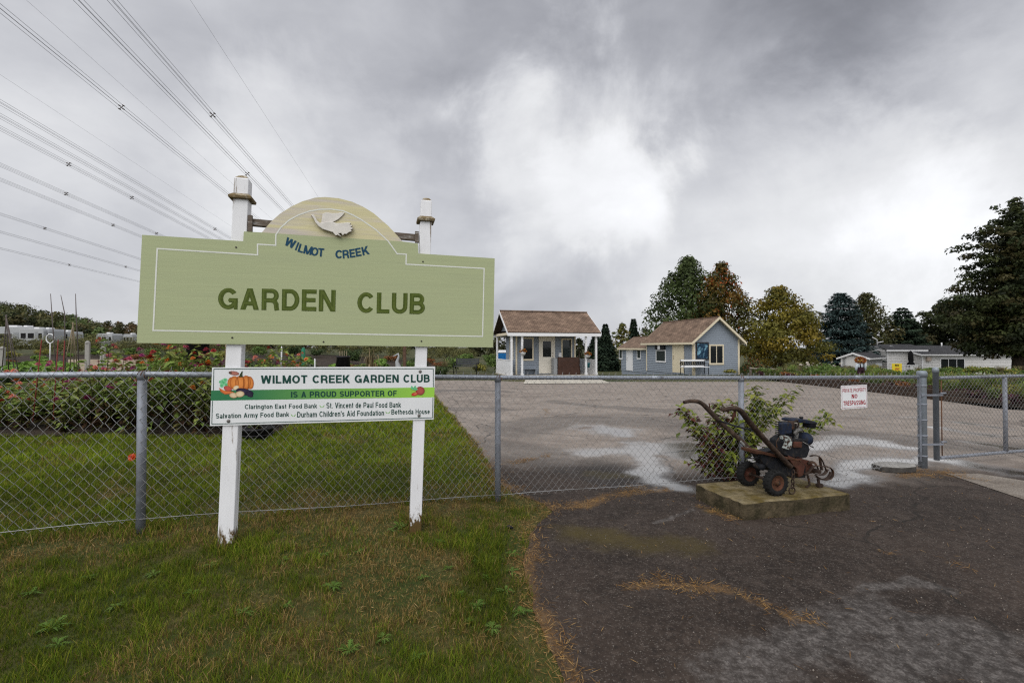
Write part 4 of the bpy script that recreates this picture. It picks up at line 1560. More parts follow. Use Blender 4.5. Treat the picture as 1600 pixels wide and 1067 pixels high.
bq = [c3(117, 343), c3(1514, 322), c3(1516, 260), c3(120, 280)]
mb = MB()
mb.add([pfr(*p, 0.0006) for p in bq], [(0, 1, 2, 3)], uvs=[[(0, 0), (1, 0), (1, 1), (0, 1)]])
mb.build('green_band', band_mat(), pan)
mb = MB()


def strip(pts, w_, c=0.0008):
    for (x0, y0), (x1, y1) in zip(pts[:-1], pts[1:]):
        d = Vector((x1 - x0, y1 - y0)).normalized()
        n = Vector((-d.y, d.x)) * w_ / 2
        mb.add([pfr(*c3(*q), c) for q in ((x0 + n.x - d.x, y0 + n.y - d.y), (x1 + n.x + d.x, y1 + n.y + d.y), (x1 - n.x + d.x, y1 - n.y + d.y), (x0 - n.x - d.x, y0 - n.y - d.y))], [(3, 2, 1, 0)])


strip([(134, 278), (137, 146), (1508, 144), (1508, 258)], 4.5)
strip([(128, 346), (124, 490), (1504, 450), (1506, 326)], 4.5)
for s_, bl, br, tr_, tl, bo in (('WILMOT CREEK GARDEN CLUB', (430, 237), (1486, 229), (1486, 180), (430, 186), 0.20),
                                ('IS A PROUD SUPPORTER OF', (619, 324), (1280, 315), (1280, 280), (619, 287), 0.20),
                                ('Clarington East Food Bank', (330, 404), (782, 398), (782, 362), (330, 367), 0.165),
                                ('St. Vincent de Paul Food Bank', (840, 391), (1306, 386), (1306, 352), (840, 356), 0.165),
                                ('Salvation Army Food Bank', (149, 463), (607, 451), (607, 413), (149, 424), 0.165),
                                ("Durham Children's Aid Foundation", (657, 448), (1200, 436), (1200, 402), (657, 413), 0.165),
                                ('Bethesda House', (1246, 430), (1486, 426), (1486, 395), (1246, 398), 0.165)):
    lettering(mb, s_, pfr, [c3(*bl), c3(*br), c3(*tr_), c3(*tl)], 0.0012, 0, bo)
mb.build('lettering', M_DKGREEN, pan)
mb = MB()
for x, y in ((812, 378), (633, 434), (1224, 416)):
    for sg in (-1, 1):
        pts = [(x, y + 8), (x + sg * 9, y + 6), (x + sg * 17, y - 8), (x + sg * 8, y - 1)]
        if sg > 0:
            pts = pts[::-1]
        mb.prism([c3(*p) for p in pts], pfr, 0.0004, 0.001)
mb.build('leaf_mark', M_LEAFPR, pan)


# printed vegetables: flat shapes layered a fraction of a millimetre apart
def ell(cx, cy, rx, ry, rot=0, n=22):
    c_, s_ = math.cos(R(rot)), math.sin(R(rot))
    return [(cx + rx * math.cos(a) * c_ - ry * math.sin(a) * s_, cy + rx * math.cos(a) * s_ + ry * math.sin(a) * c_) for a in [-2 * math.pi * k / n for k in range(n)]]


VEG = []


def veg(pts, col, fade=None):
    """fade: print colour at the rim"""
    VEG.append((pts, col, fade or tuple(c * 0.55 for c in col)))


veg(ell(262, 172, 34, 13, 8), (0.42, 0.16, 0.12)); veg(ell(240, 170, 10, 7), (0.10, 0.06, 0.05))
for p_ in ((196, 230, 22, 22), (186, 248, 12, 14), (208, 214, 14, 12), (176, 226, 8, 9), (214, 244, 12, 12)):
    veg(ell(*p_), (0.07, 0.42, 0.16), (0.35, 0.65, 0.42))
for p_ in ((362, 232, 24, 40, -6), (244, 234, 22, 38, 6), (338, 230, 30, 44), (266, 232, 30, 43), (302, 232, 32, 46)):
    veg(ell(*p_), (0.72, 0.26, 0.06), (0.36, 0.09, 0.015))
for x_ in (286, 320, 350):
    veg([(x_ - 2, 194), (x_ + 2, 194), (x_ + 6, 235), (x_ + 2, 274), (x_ - 2, 274), (x_ + 2, 235)], (0.40, 0.11, 0.02))
veg([(294, 198), (300, 178), (312, 160), (318, 158), (314, 180), (320, 196)], (0.03, 0.05, 0.015))
veg(ell(224, 268, 26, 16, 20), (0.55, 0.10, 0.07))
veg([(168, 262), (180, 288), (206, 304), (252, 300), (262, 288), (214, 284), (190, 274)], (0.72, 0.18, 0.05))
veg(ell(276, 262, 18, 12, -20), (0.75, 0.62, 0.42), (0.6, 0.5, 0.35))
veg(ell(330, 288, 56, 20, 12), (0.035, 0.025, 0.06), (0.012, 0.008, 0.025))
veg(ell(358, 304, 26, 14, 30), (0.03, 0.022, 0.05), (0.010, 0.008, 0.02))
veg(ell(260, 310, 26, 17, 5), (0.72, 0.56, 0.38), (0.42, 0.28, 0.15)); veg(ell(300, 302, 28, 19, -5), (0.74, 0.60, 0.40), (0.45, 0.30, 0.16))
veg(ell(1426, 282, 28, 27), (0.42, 0.09, 0.07), (0.20, 0.03, 0.03)); veg(ell(1392, 302, 22, 11, -15), (0.62, 0.05, 0.04)); veg(ell(1396, 300, 12, 5, -15), (0.68, 0.22, 0.10))
for p_ in ((1384, 270, 20, 5, 20), (1376, 262, 13, 5, 70), (1392, 260, 12, 5, -60), (1400, 272, 10, 7, 0)):
    veg(ell(*p_), (0.06, 0.42, 0.18), (0.2, 0.55, 0.3))
vs, ts, cs = [], [], []
for k, (pts, c0, c1) in enumerate(VEG):
    n = len(pts)
    cx, cy = sum(p[0] for p in pts) / n, sum(p[1] for p in pts) / n
    b_ = len(vs)
    vs.append(pfr(*c3(cx - 0.12 * 0, cy), 0.0010 + k * 0.00010)); cs.append(c0)
    for f, cc in ((0.62, tuple(0.75 * a + 0.25 * b for a, b in zip(c0, c1))), (1.0, c1)):
        for p in pts:
            vs.append(pfr(*c3(cx + (p[0] - cx) * f, cy + (p[1] - cy) * f), 0.0010 + k * 0.00010)); cs.append(cc)
    for i in range(n):
        j = (i + 1) % n
        ts += [(b_, b_ + 1 + i, b_ + 1 + j), (b_ + 1 + i, b_ + 1 + n + i, b_ + 1 + n + j), (b_ + 1 + i, b_ + 1 + n + j, b_ + 1 + j)]
po_ = wloc(pan)
me = npmesh('printed_vegetables', [tuple(Vector(v) - po_) for v in vs], tris=ts, col=np.array(cs), material=PAINTED)
link('printed_vegetables', me, pan)
for x, y in ((228, 471), (1419, 437), (1426, 162)):
    mb = MB()
    s_, t_ = c3(x, y)
    p = pfr(s_, t_, 0)
    mb.lathe([(0.0125, 0), (0.012, 0.002), (0.006, 0.0055), (0, 0.006)], p, sn, 14)
    mb.build('screw', mat('panel_screw', (0.16, 0.15, 0.14), 0.5, 0.2, 40, metal=0.5), pan)
# ================================================================ CONCRETE PAD AND OLD ROTARY TILLER
PZ = 0.162
c_f, c_l, c_r = P(1163, 814, 4.08), P(1088, 780, 4.66), P(1328, 797, 4.36)
for v in (c_f, c_l, c_r):
    v.z = -0.02
c_b = c_l + c_r - c_f
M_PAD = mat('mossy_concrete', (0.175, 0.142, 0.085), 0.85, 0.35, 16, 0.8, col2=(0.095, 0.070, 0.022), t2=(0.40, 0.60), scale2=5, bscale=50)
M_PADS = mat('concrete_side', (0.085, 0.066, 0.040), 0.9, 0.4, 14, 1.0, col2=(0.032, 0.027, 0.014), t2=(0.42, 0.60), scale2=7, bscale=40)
pad = thing('concrete_pad', ((c_f + c_b) / 2).to_tuple()[:2] + (0,), 'thick mossy square concrete block on the asphalt with the old tiller on top', 'concrete block')
mb = MB()
rim = []
cs4 = [c_f, c_r, c_b, c_l]
for i in range(4):
    a, b = cs4[i], cs4[(i + 1) % 4]
    for k in range(10):
        t = k / 10
        p = a + (b - a) * t
        n = Vector(((b - a).y, -(b - a).x, 0)).normalized()
        rim.append(p + n * (0.006 * math.sin(i * 7 + k * 2.3) + random.gauss(0, 0.0035)))
n = len(rim)
vs = [Vector((p.x, p.y, -0.03)) for p in rim] + [Vector((p.x, p.y, PZ - 0.012 + random.gauss(0, 0.002))) for p in rim]
ctr = sum(rim, Vector((0, 0, 0))) / n
vs += [Vector((p.x, p.y, PZ + random.gauss(0, 0.0012))) + (ctr - p).normalized() * 0.016 for p in rim]
fs = [(i, (i + 1) % n, n + (i + 1) % n, n + i) for i in range(n)]
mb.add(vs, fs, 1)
mb.add([], [])
k = len(mb.v) - 3 * n
for i in range(n):
    mb.f.append((k + n + i, k + n + (i + 1) % n, k + 2 * n + (i + 1) % n, k + 2 * n + i)); mb.m.append(0); mb.sm.append(True)
mb.f.append(tuple(k + 2 * n + i for i in range(n))); mb.m.append(0); mb.sm.append(False)
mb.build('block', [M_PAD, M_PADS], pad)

TF, TA = Vector((0.965, 0.262, 0)).normalized(), Vector((-0.262, 0.965, 0)).normalized()
TO = Vector((2.45, 4.47, PZ))


def tl(px, py, a=0.0):
    """photograph pixel on the plane a metres to the far side of the tiller's centre line"""
    r = ray(px, py)
    o = Vector((0, 0, CAMZ))
    t = (TO + TA * a - o).dot(TA) / r.dot(TA)
    return o + r * t


M_TYRE = mat('tyre_rubber', (0.012, 0.012, 0.012), 0.85, 0.3, 20, 0.3, bscale=60)
M_RUST = mat('rust_red_paint', (0.075, 0.028, 0.019), 0.75, 0.35, 18, 0.4, col2=(0.055, 0.026, 0.016), t2=(0.46, 0.62), scale2=14)
M_RUSTO = mat('rust_orange', (0.085, 0.035, 0.021), 0.85, 0.35, 22, 0.4, col2=(0.075, 0.036, 0.02), t2=(0.45, 0.6), scale2=18)
M_DKRUST = mat('dark_rusty_steel', (0.042, 0.028, 0.022), 0.8, 0.4, 25, 0.4, metal=0.2, col2=(0.10, 0.045, 0.02), t2=(0.52, 0.66), scale2=12)
M_HANDLE = mat('dark_weathered_wood', (0.040, 0.026, 0.019), 0.8, 0.35, 30, 0.5, stretch=(1, 1, 1), col2=(0.075, 0.05, 0.036), t2=(0.5, 0.62), scale2=20)
M_BLACK = mat('grimy_black_metal', (0.012, 0.013, 0.016), 0.6, 0.35, 25, 0.3, col2=(0.035, 0.028, 0.022), t2=(0.52, 0.65), scale2=18)
M_BLUE = mat('faded_blue_paint', (0.011, 0.018, 0.038), 0.6, 0.3, 25, 0.2, col2=(0.022, 0.02, 0.02), t2=(0.48, 0.6), scale2=22)
M_PEEL = mat('flaking_pale_paint', (0.36, 0.40, 0.38), 0.6, 0.2, 30, 0.3, col2=(0.05, 0.03, 0.022), t2=(0.50, 0.56), scale2=26)
M_ALU = mat('dull_aluminium', (0.20, 0.195, 0.185), 0.5, 0.3, 30, 0.3, metal=0.6, col2=(0.06, 0.045, 0.035), t2=(0.48, 0.62), scale2=20)

til = thing('rotary_tiller', TO, 'rusty old walk behind tiller with two curved handles standing on the concrete block', 'tiller')

AX_Z = 0.120
for cx_, cy_, a in ((1211.5, 752.5, -0.165), (1169, 737, 0.155)):
    c = tl(cx_, cy_, a)
    rr = 0.118
    c.z = PZ + rr
    mb = MB()
    mb.lathe([(0.072, -0.030), (0.080, -0.036), (0.098, -0.040), (0.110, -0.036), (rr - 0.003, -0.026), (rr, -0.012), (rr, 0.012), (rr - 0.003, 0.026), (0.110, 0.036), (0.098, 0.040), (0.080, 0.036), (0.072, 0.030)], c, TA, 40)
    for k in range(20):                                    # tread lugs
        th = 2 * math.pi * k / 20
        rad = TF * math.cos(th) + Vector((0, 0, 1)) * math.sin(th)
        tg = -TF * math.sin(th) + Vector((0, 0, 1)) * math.cos(th)
        for sg in (-1, 1):
            mb.obox(c + rad * (rr - 0.014) + tg * (0.006 * sg) + TA * (0.003 if sg > 0 else -0.035), TA * 0.032, tg * 0.011, rad * 0.017)
    wh = mb.build('wheel', M_TYRE, til)
    mb = MB()
    mb.lathe([(0.0, -0.024), (0.018, -0.024), (0.020, -0.014), (0.046, -0.012), (0.056, -0.020), (0.066, -0.026), (0.075, -0.031), (0.076, 0.0), (0.075, 0.031), (0.066, 0.026), (0.056, 0.016), (0.02, 0.012), (0, 0.012)], c, TA, 30)
    rim_o = mb.build('rim', M_RUST if a > 0 else M_RUSTO, wh)
    mb = MB()
    mb.lathe([(0.0, -0.052), (0.011, -0.052), (0.012, -0.040), (0.018, -0.038), (0.018, -0.020)], c, TA, 16)
    for k in range(4):
        th = 2 * math.pi * k / 4 + 0.4
        q = c + (TF * math.cos(th) + Vector((0, 0, 1)) * math.sin(th)) * 0.034 - TA * 0.019
        mb.tube([q, q + TA * 0.008], 0.006, 6)
    mb.build('hub', M_DKRUST, rim_o)
cn, cf_ = tl(1211.5, 752.5, -0.165), tl(1169, 737, 0.155)
cn.z = cf_.z = PZ + 0.118
mb = MB()
mb.tube([cn + TA * 0.02, cf_ - TA * 0.02], 0.012, 10)
mb.build('axle', M_DKRUST, til)

# transmission case between the wheels and the deck above it
mb = MB()
pr = [tl(1178, 706, 0), tl(1205, 700, 0), tl(1232, 712, 0), tl(1252, 724, 0), tl(1252, 744, 0), tl(1232, 745, 0), tl(1222, 740, 0), tl(1200, 735, 0), tl(1186, 722, 0)]


def tfr(a, b, c):
    return TO + TF * a + Vector((0, 0, b)) + TA * c


def to_fb(p):
    d = p - TO
    return (d.dot(TF), d.z)


mb.prism([to_fb(p) for p in pr], tfr, -0.055, 0.055)
mb.build('gear_case', M_BLACK, til, bevel=0.012)
mb = MB()
dk = [(1176, 703), (1186, 703.5), (1222, 712), (1247, 716), (1247, 719), (1220, 716), (1186, 708), (1177, 708)]
mb.prism([to_fb(tl(x, y, -0.06)) for x, y in dk], tfr, -0.095, 0.095)
mb.build('deck', M_RUSTO, til, bevel=0.004)
mb = MB()
gd = [(1228, 710), (1246, 712), (1252, 716), (1256, 728), (1253, 742), (1246, 745), (1243, 732), (1236, 724)]
mb.prism([to_fb(tl(x, y, -0.075)) for x, y in gd], tfr, -0.090, -0.062)
mb.build('side_plate', M_RUST, til, bevel=0.004)
mb = MB()
gd = [(1247, 716), (1263, 719), (1270, 727), (1266, 738), (1254, 744), (1250, 730)]
mb.prism([to_fb(tl(x, y, -0.03)) for x, y in gd], tfr, -0.045, 0.06)
mb.build('front_housing', M_RUST, til, bevel=0.008)
for px, py in ((1235, 716), (1244, 738), (1250, 720), (1240, 728)):
    p = tl(px, py, -0.09)
    mb = MB()
    mb.tube([p - TA * 0.008, p + TA * 0.01], 0.007, 6)
    mb.build('bolt', M_DKRUST, til)

# curved handles, each a flat timber with a turned down grip
nh = [(1127, 640, -0.30), (1133, 639.6, -0.30), (1143, 637.6, -0.295), (1152, 638.2, -0.285), (1159, 643, -0.27), (1166, 653, -0.25), (1178, 668, -0.21), (1193, 685, -0.17), (1213, 706, -0.125), (1230, 724, -0.098), (1235, 729, -0.096)]
fh = [(1068.5, 628.7, 0.30), (1077, 626.4, 0.30), (1089, 626.6, 0.30), (1097, 630, 0.295), (1106, 639, 0.285), (1117, 651, 0.26), (1130, 664, 0.23), (1146, 678, 0.19), (1161, 691, 0.15), (1176, 706, 0.115), (1188, 715, 0.10)]
for H in (nh, fh):
    pts = [tl(*p) for p in H]
    # smooth the polyline
    for _ in range(2):
        q = [pts[0]]
        for a, b in zip(pts[:-1], pts[1:]):
            q += [a * 0.75 + b * 0.25, a * 0.25 + b * 0.75]
        pts = q + [pts[-1]]
    m = len(pts)
    rs = [0.0205 + 0.0085 * min(1, i / (m * 0.4)) for i in range(m)]
    mb = MB()
    mb.tube(pts, rs, 10, flat=0.80, up=TA)
    h_ = mb.build('handle', M_HANDLE, til)
    for k in (0.42, 0.62):                                # carriage bolts
        p = pts[int(m * k)]
        mb = MB()
        mb.tube([p - TA * 0.026, p - TA * 0.018], 0.008, 8)
        mb.build('bolt', M_ALU, h_)
# cross rod, control lever, strap, rods
mb = MB()
mb.tube([tl(1120, 656, 0.25), tl(1150, 666, 0.0), tl(1176, 672, -0.215)], 0.009, 8)
mb.build('cross_rod', M_BLACK, til)
mb = MB()
mb.tube([tl(1149, 639, -0.285), tl(1147, 649, -0.28), tl(1142, 660, -0.26)], [0.012, 0.014, 0.008], 8, flat=0.4)
mb.build('clutch_lever', M_RUST, til)
mb = MB()
a, b = tl(1157, 689, 0.10), tl(1181, 712, 0.03)
d = (b - a).normalized()
sd = d.cross(TA).normalized()
mb.obox(a - sd * 0.010, b - a, sd * 0.022, TA * 0.006)
mb.build('brace_strap', M_ALU, til, bevel=0.002)
mb = MB()
mb.tube([tl(1109, 637, 0.29), tl(1112, 644, 0.285)], 0.006, 6)
mb.tube([tl(1108, 630, 0.29), tl(1109, 637, 0.29)], 0.006, 6)
mb.build('throttle_lever', M_RUST, til)
mb = MB()
mb.tube([tl(1178, 716, -0.05), tl(1186, 712, -0.05), tl(1196, 706, -0.06), tl(1210, 702, -0.06)], 0.007, 8)
mb.tube([tl(1164, 716, 0.02), tl(1185, 716, -0.03), tl(1205, 713, -0.05)], 0.006, 8)
mb.build('linkage_rod', M_BLACK, til)
mb = MB()
mb.lathe([(0, -0.05), (0.030, -0.05), (0.034, -0.03), (0.034, 0.03), (0.03, 0.05), (0, 0.05)], tl(1186, 728, 0.0), TA, 16)
mb.build('clutch_drum', M_BLACK, til)

# engine: crankcase, finned cylinder, tank, air filter, recoil housing, muffler
mb = MB()
cc = [(1216, 708), (1217, 688), (1226, 682), (1252, 684), (1256, 700), (1252, 712), (1235, 716)]
mb.prism([to_fb(tl(x, y, -0.02)) for x, y in cc], tfr, -0.09, 0.10)
eng = mb.build('engine', M_BLACK, til, bevel=0.010)
mb = MB()
e0 = to_fb(tl(1222, 701, -0.1))
shp = [(1220.5, 681), (1226, 679.8), (1236, 682.5), (1237.4, 688), (1236, 700), (1231, 702.5), (1224, 700), (1228, 691), (1226, 687.5), (1221, 686)]
mb.prism([to_fb(tl(x, y, -0.11)) for x, y in shp], tfr, -0.118, -0.088)
mb.build('flywheel_cover', M_PEEL, eng, bevel=0.006)
mb = MB()
for k in range(7):                                        # cooling fins
    y = 661 + k * 3.1
    a, b = to_fb(tl(1222, y, -0.03)), to_fb(tl(1238, y + 1, -0.03))
    mb.prism([(a[0], a[1] - 0.004), (b[0], b[1] - 0.004), (b[0], b[1] + 0.004), (a[0], a[1] + 0.004)], tfr, -0.085, 0.06)
a, b = to_fb(tl(1225, 684, -0.03)), to_fb(tl(1236, 659, -0.03))
mb.prism([(a[0], a[1]), (b[0], a[1]), (b[0], b[1]), (a[0], b[1])], tfr, -0.06, 0.04)
mb.build('cylinder', M_BLACK, eng, bevel=0.002, seg=1)
mb = MB()
a, b = to_fb(tl(1220, 679, -0.10)), to_fb(tl(1236, 660, -0.10))
mb.prism([(a[0], a[1]), (b[0], a[1] + 0.01), (b[0], b[1] - 0.01), (b[0] - 0.02, b[1]), (a[0] + 0.01, b[1]), (a[0], b[1] - 0.015)], tfr, -0.112, -0.07)
mb.build('shroud', M_BLUE, eng, bevel=0.008)
mb = MB()
a, b = to_fb(tl(1238, 700, -0.09)), to_fb(tl(1252, 690, -0.09))
mb.prism([(a[0], a[1] + .005), (b[0] - .01, a[1]), (b[0], b[1]), (a[0] + .005, b[1] + .006)], tfr, -0.108, -0.03)
mb.build('sump', M_RUST, eng, bevel=0.008)
p0, p1 = tl(1242, 688, -0.06), tl(1246, 662, -0.06)
mb = MB()
mb.tube([p0, p0 * .55 + p1 * .45, p0 * .5 + p1 * .5, p1], [0.026, 0.026, 0.020, 0.022], 12)
mb.tube([tl(1246, 672, -0.10), tl(1252, 672, -0.02)], 0.018, 10)
mb.lathe([(0, -.012), (.022, -.012), (.022, .012), (0, .012)], tl(1243, 676, -0.10), TA, 14)
mb.build('carburettor', M_ALU, eng, bevel=0.001, seg=1)
c = tl(1258, 686, -0.02)
mb = MB()
mb.lathe([(0.0, -0.055), (0.035, -0.055), (0.058, -0.040), (0.070, -0.010), (0.070, 0.045), (0, 0.05)], c, TF * -1, 26)
mb.build('recoil_housing', M_BLUE, eng)
mb = MB()
mb.tube([tl(1254, 690, -0.10), tl(1263, 695, -0.10), tl(1271, 699, -0.10)], [0.004, 0.004, 0.006], 8)
mb.build('starter_handle', M_ALU, eng)
c = tl(1264.5, 662.5, -0.02)
mb = MB()
mb.lathe([(0, -0.034), (0.050, -0.034), (0.058, -0.028), (0.058, 0.010), (0.062, 0.014), (0.062, 0.026), (0.050, 0.034), (0, 0.036)], c, (0.08, 0, 1), 28)
mb.build('air_filter', M_BLACK, eng)
mb = MB()
tk = [(1233, 655.5), (1238, 653.4), (1256, 654.6), (1267, 657.2), (1272, 660), (1270, 662.5), (1255, 660.4), (1234, 658.4)]
mb.prism([to_fb(tl(x, y, -0.03)) for x, y in tk], tfr, -0.075, 0.07)
mb.build('fuel_tank', M_BLUE, eng, bevel=0.008)
mb = MB()
mb.lathe([(0, 0), (0.013, 0), (0.013, 0.010), (0.019, 0.012), (0.019, 0.024), (0.015, 0.028), (0, 0.029)], tl(1252, 655, -0.02), (0, 0, 1), 16)
mb.build('fuel_cap', M_BLACK, eng)
mb = MB()
mb.lathe([(0, -0.04), (0.026, -0.04), (0.030, -0.03), (0.030, 0.03), (0.026, 0.04), (0, 0.04)], tl(1236, 664, -0.085), (0, 0, 1), 18)
mb.build('muffler', M_DKRUST, eng)
mb = MB()
mb.tube([tl(1238, 659, -0.1), tl(1246, 656.6, -0.1), tl(1248, 664, -0.09), tl(1245, 670, -0.085)], 0.006, 8)
mb.build('fuel_line', M_DKRUST, eng)
mb = MB()
mb.tube([tl(1217, 684, -0.11), tl(1213, 690, -0.12), tl(1214, 700, -0.12), tl(1220, 706, -0.11)], 0.005, 8)
mb.build('air_hose', M_DKRUST, eng)

# tines: two stars of curved blades on a cross shaft, and two anchoring feet
mb = MB()
tc1 = tl(1274, 735, -0.08)
mb.tube([tl(1262, 735, -0.03), tl(1270, 734, -0.03)], 0.030, 14)
mb.tube([tc1 - TA * 0.05, tc1 + TA * 0.20], 0.020, 12)
ts = mb.build('tine_shaft', M_DKRUST, til)
blades_px = [[(1256, 741, -.10), (1263, 738, -.11), (1269, 729, -.12), (1277, 727, -.12), (1286, 729, -.12), (1291, 728, -.12)],
             [(1262, 724, -.05), (1266, 722, -.07), (1272, 722, -.09), (1276, 727, -.10), (1279, 734, -.10)],
             [(1266, 712.5, -.02), (1272, 711, -.03), (1279, 712, -.05), (1284, 717, -.06), (1288, 727, -.06), (1291, 735, -.05)],
             [(1281, 714, .05), (1282, 724, .05), (1284, 734, .03)],
             [(1291, 729, .0), (1299, 731, -.01), (1302, 738, -.01), (1300, 746, -.01), (1293, 750, -.02), (1284, 749, -.03), (1276, 745, -.03)],
             [(1274, 742, -.11), (1280, 747, -.12), (1288, 749, -.12), (1296, 744, -.12), (1298, 737, -.12)],
             [(1270, 738, .10), (1279, 742, .13), (1288, 741, .14), (1293, 733, .14)]]
for pxs in blades_px:
    pts = [tl(*p) for p in pxs]
    q = [pts[0]]
    for a, b in zip(pts[:-1], pts[1:]):
        q += [a * 0.72 + b * 0.28, a * 0.28 + b * 0.72]
    pts = q + [pts[-1]]
    mb = MB()
    mb.tube(pts, 0.017, 8, flat=0.30, up=TA)
    mb.build('tine', M_DKRUST, til)
for pts, r in (([(1261, 740, -.05), (1263.5, 748, -.05), (1265, 757, -.05), (1261, 762, -.06), (1259, 763, -.06)], 0.010), ([(1278, 747, -.08), (1280, 758, -.08), (1280.5, 763, -.08)], 0.013)):
    w_ = [tl(*p) for p in pts]
    for v in w_:
        v.z = max(v.z, PZ + 0.006)
    mb = MB()
    mb.tube(w_, r, 8)
    if r > 0.012:
        f = w_[-1]
        mb.prism(rrect(-0.030, 0.0, 0.030, 0.034, 0.010), lambda a, b, c, f=f: Vector((f.x, f.y, PZ + 0.001)) + TF * a + Vector((0, 0, b)) + TA * c, -0.018, 0.018)
    mb.build('foot', M_DKRUST, til)

# the chain that locks it down: upright links and a ring on the block
ch = thing('chain', tl(1239, 770, -0.17), 'short rusty chain of heavy links hanging off the tiller onto the block', 'chain')


def link_mesh(c, ax, side, L, Wd, r, name='link'):
    pts = []
    for k in range(17):
        th = 2 * math.pi * k / 16
        x, y = math.cos(th), math.sin(th)
        pts.append(c + ax * (y * L / 2) + side * (x * Wd / 2))
    mb = MB()
    mb.tube(pts, r, 8, cap=False)
    mb.build(name, M_DKRUST, ch)


lk = [(1239.5, 738), (1239.2, 745), (1238.8, 752), (1238.4, 759)]
for i, (x, y) in enumerate(lk):
    c = tl(x, y, -0.165)
    link_mesh(c, Vector((0.05, 0, 1)).normalized(), TF if i % 2 else TA, 0.054, 0.030, 0.0055)
c = tl(1237.5, 768, -0.19)
c.z = max(c.z, PZ + 0.036)
link_mesh(c, Vector((0, 0, 1)), TF, 0.064, 0.070, 0.0055, 'ring')
# ================================================================ BUILDINGS
M_SIDING = mat('blue_grey_siding', (0.235, 0.268, 0.312), 0.6, 0.06, 3, stretch=(0.4, 0.4, 6))
M_CREAM = mat('cream_trim', (0.66, 0.58, 0.43), 0.55, 0.06, 8)
M_WTRIM = mat('white_trim', (0.72, 0.72, 0.73), 0.5, 0.05, 8, 0.05)
M_DOORW = mat('off_white_door', (0.70, 0.66, 0.58), 0.5, 0.04, 6)
M_DOORC = mat('cream_door', (0.68, 0.60, 0.44), 0.5, 0.04, 6)
M_INSIDE = mat('curtain', (0.24, 0.30, 0.27), 0.9, 0.3, 6, stretch=(8, 8, 0.3))
M_DARKIN = mat('dark_room', (0.012, 0.012, 0.013), 0.9, 0.2, 5)
M_WHSID = mat('white_siding', (0.60, 0.59, 0.58), 0.6, 0.05, 3, stretch=(0.4, 0.4, 6))
M_GRSID = mat('grey_siding', (0.20, 0.205, 0.21), 0.7, 0.1, 4, stretch=(4, 4, 0.4))
M_BROWNCOVER = mat('brown_vinyl_cover', (0.055, 0.028, 0.020), 0.55, 0.25, 6, 0.4)
M_GREYPL = mat('grey_plastic', (0.26, 0.27, 0.28), 0.6, 0.1, 10)
M_BRASS = mat('brass', (0.22, 0.14, 0.05), 0.4, 0.1, 10, metal=0.7)


def glass():
    m = bpy.data.materials.new('window_glass')
    m.use_nodes = True
    t = m.node_tree
    b = t.nodes['Principled BSDF']
    b.inputs['Base Color'].default_value = (0.02, 0.024, 0.028, 1)
    b.inputs['Roughness'].default_value = 0.04
    b.inputs['Specular IOR Level'].default_value = 0.6
    tr = N(t, 'ShaderNodeBsdfTransparent', i_0=(0.55, 0.58, 0.60, 1))
    ms = N(t, 'ShaderNodeMixShader', i_0=0.45)
    t.links.new(b.outputs[0], ms.inputs[1])
    t.links.new(tr.outputs[0], ms.inputs[2])
    t.links.new(ms.outputs[0], t.nodes['Material Output'].inputs[0])
    return m


M_GLASS = glass()


def shingles(name, c1, c2, c3):
    m = bpy.data.materials.new(name)
    m.use_nodes = True
    t = m.node_tree
    b = t.nodes['Principled BSDF']
    b.inputs['Roughness'].default_value = 0.9
    b.inputs['Specular IOR Level'].default_value = 0.15
    uv = N(t, 'ShaderNodeUVMap', uv_map='UVMap')
    br = N(t, 'ShaderNodeTexBrick', i_Color1=(*c1, 1), i_Color2=(*c2, 1), i_Mortar=(*c3, 1), i_Scale=1.0)
    br.inputs['Brick Width'].default_value = 0.24
    br.inputs['Row Height'].default_value = 0.14
    br.inputs['Mortar Size'].default_value = 0.012
    br.inputs['Mortar Smooth'].default_value = 0.3
    t.links.new(uv.outputs[0], br.inputs['Vector'])
    no = N(t, 'ShaderNodeTexNoise', i_Scale=1.6, i_Detail=6.0)
    mr = N(t, 'ShaderNodeMapRange')
    mr.inputs['From Min'].default_value, mr.inputs['From Max'].default_value = 0.3, 0.7
    mr.inputs['To Min'].default_value, mr.inputs['To Max'].default_value = 0.72, 1.28
    t.links.new(uv.outputs[0], no.inputs['Vector'])
    t.links.new(no.outputs['Fac'], mr.inputs['Value'])
    sc = N(t, 'ShaderNodeVectorMath', operation='SCALE')
    t.links.new(br.outputs[0], sc.inputs[0])
    t.links.new(mr.outputs[0], sc.inputs['Scale'])
    t.links.new(sc.outputs[0], b.inputs['Base Color'])
    bp = N(t, 'ShaderNodeBump', i_Strength=0.7, i_Distance=0.01)
    t.links.new(br.outputs['Fac'], bp.inputs['Height'])
    bp.invert = True
    t.links.new(bp.outputs[0], b.inputs['Normal'])
    return m


M_BSHING = shingles('brown_shingles', (0.225, 0.155, 0.112), (0.145, 0.098, 0.072), (0.065, 0.045, 0.035))
M_GSHING = shingles('charcoal_shingles', (0.060, 0.060, 0.064), (0.042, 0.042, 0.045), (0.022, 0.022, 0.024))


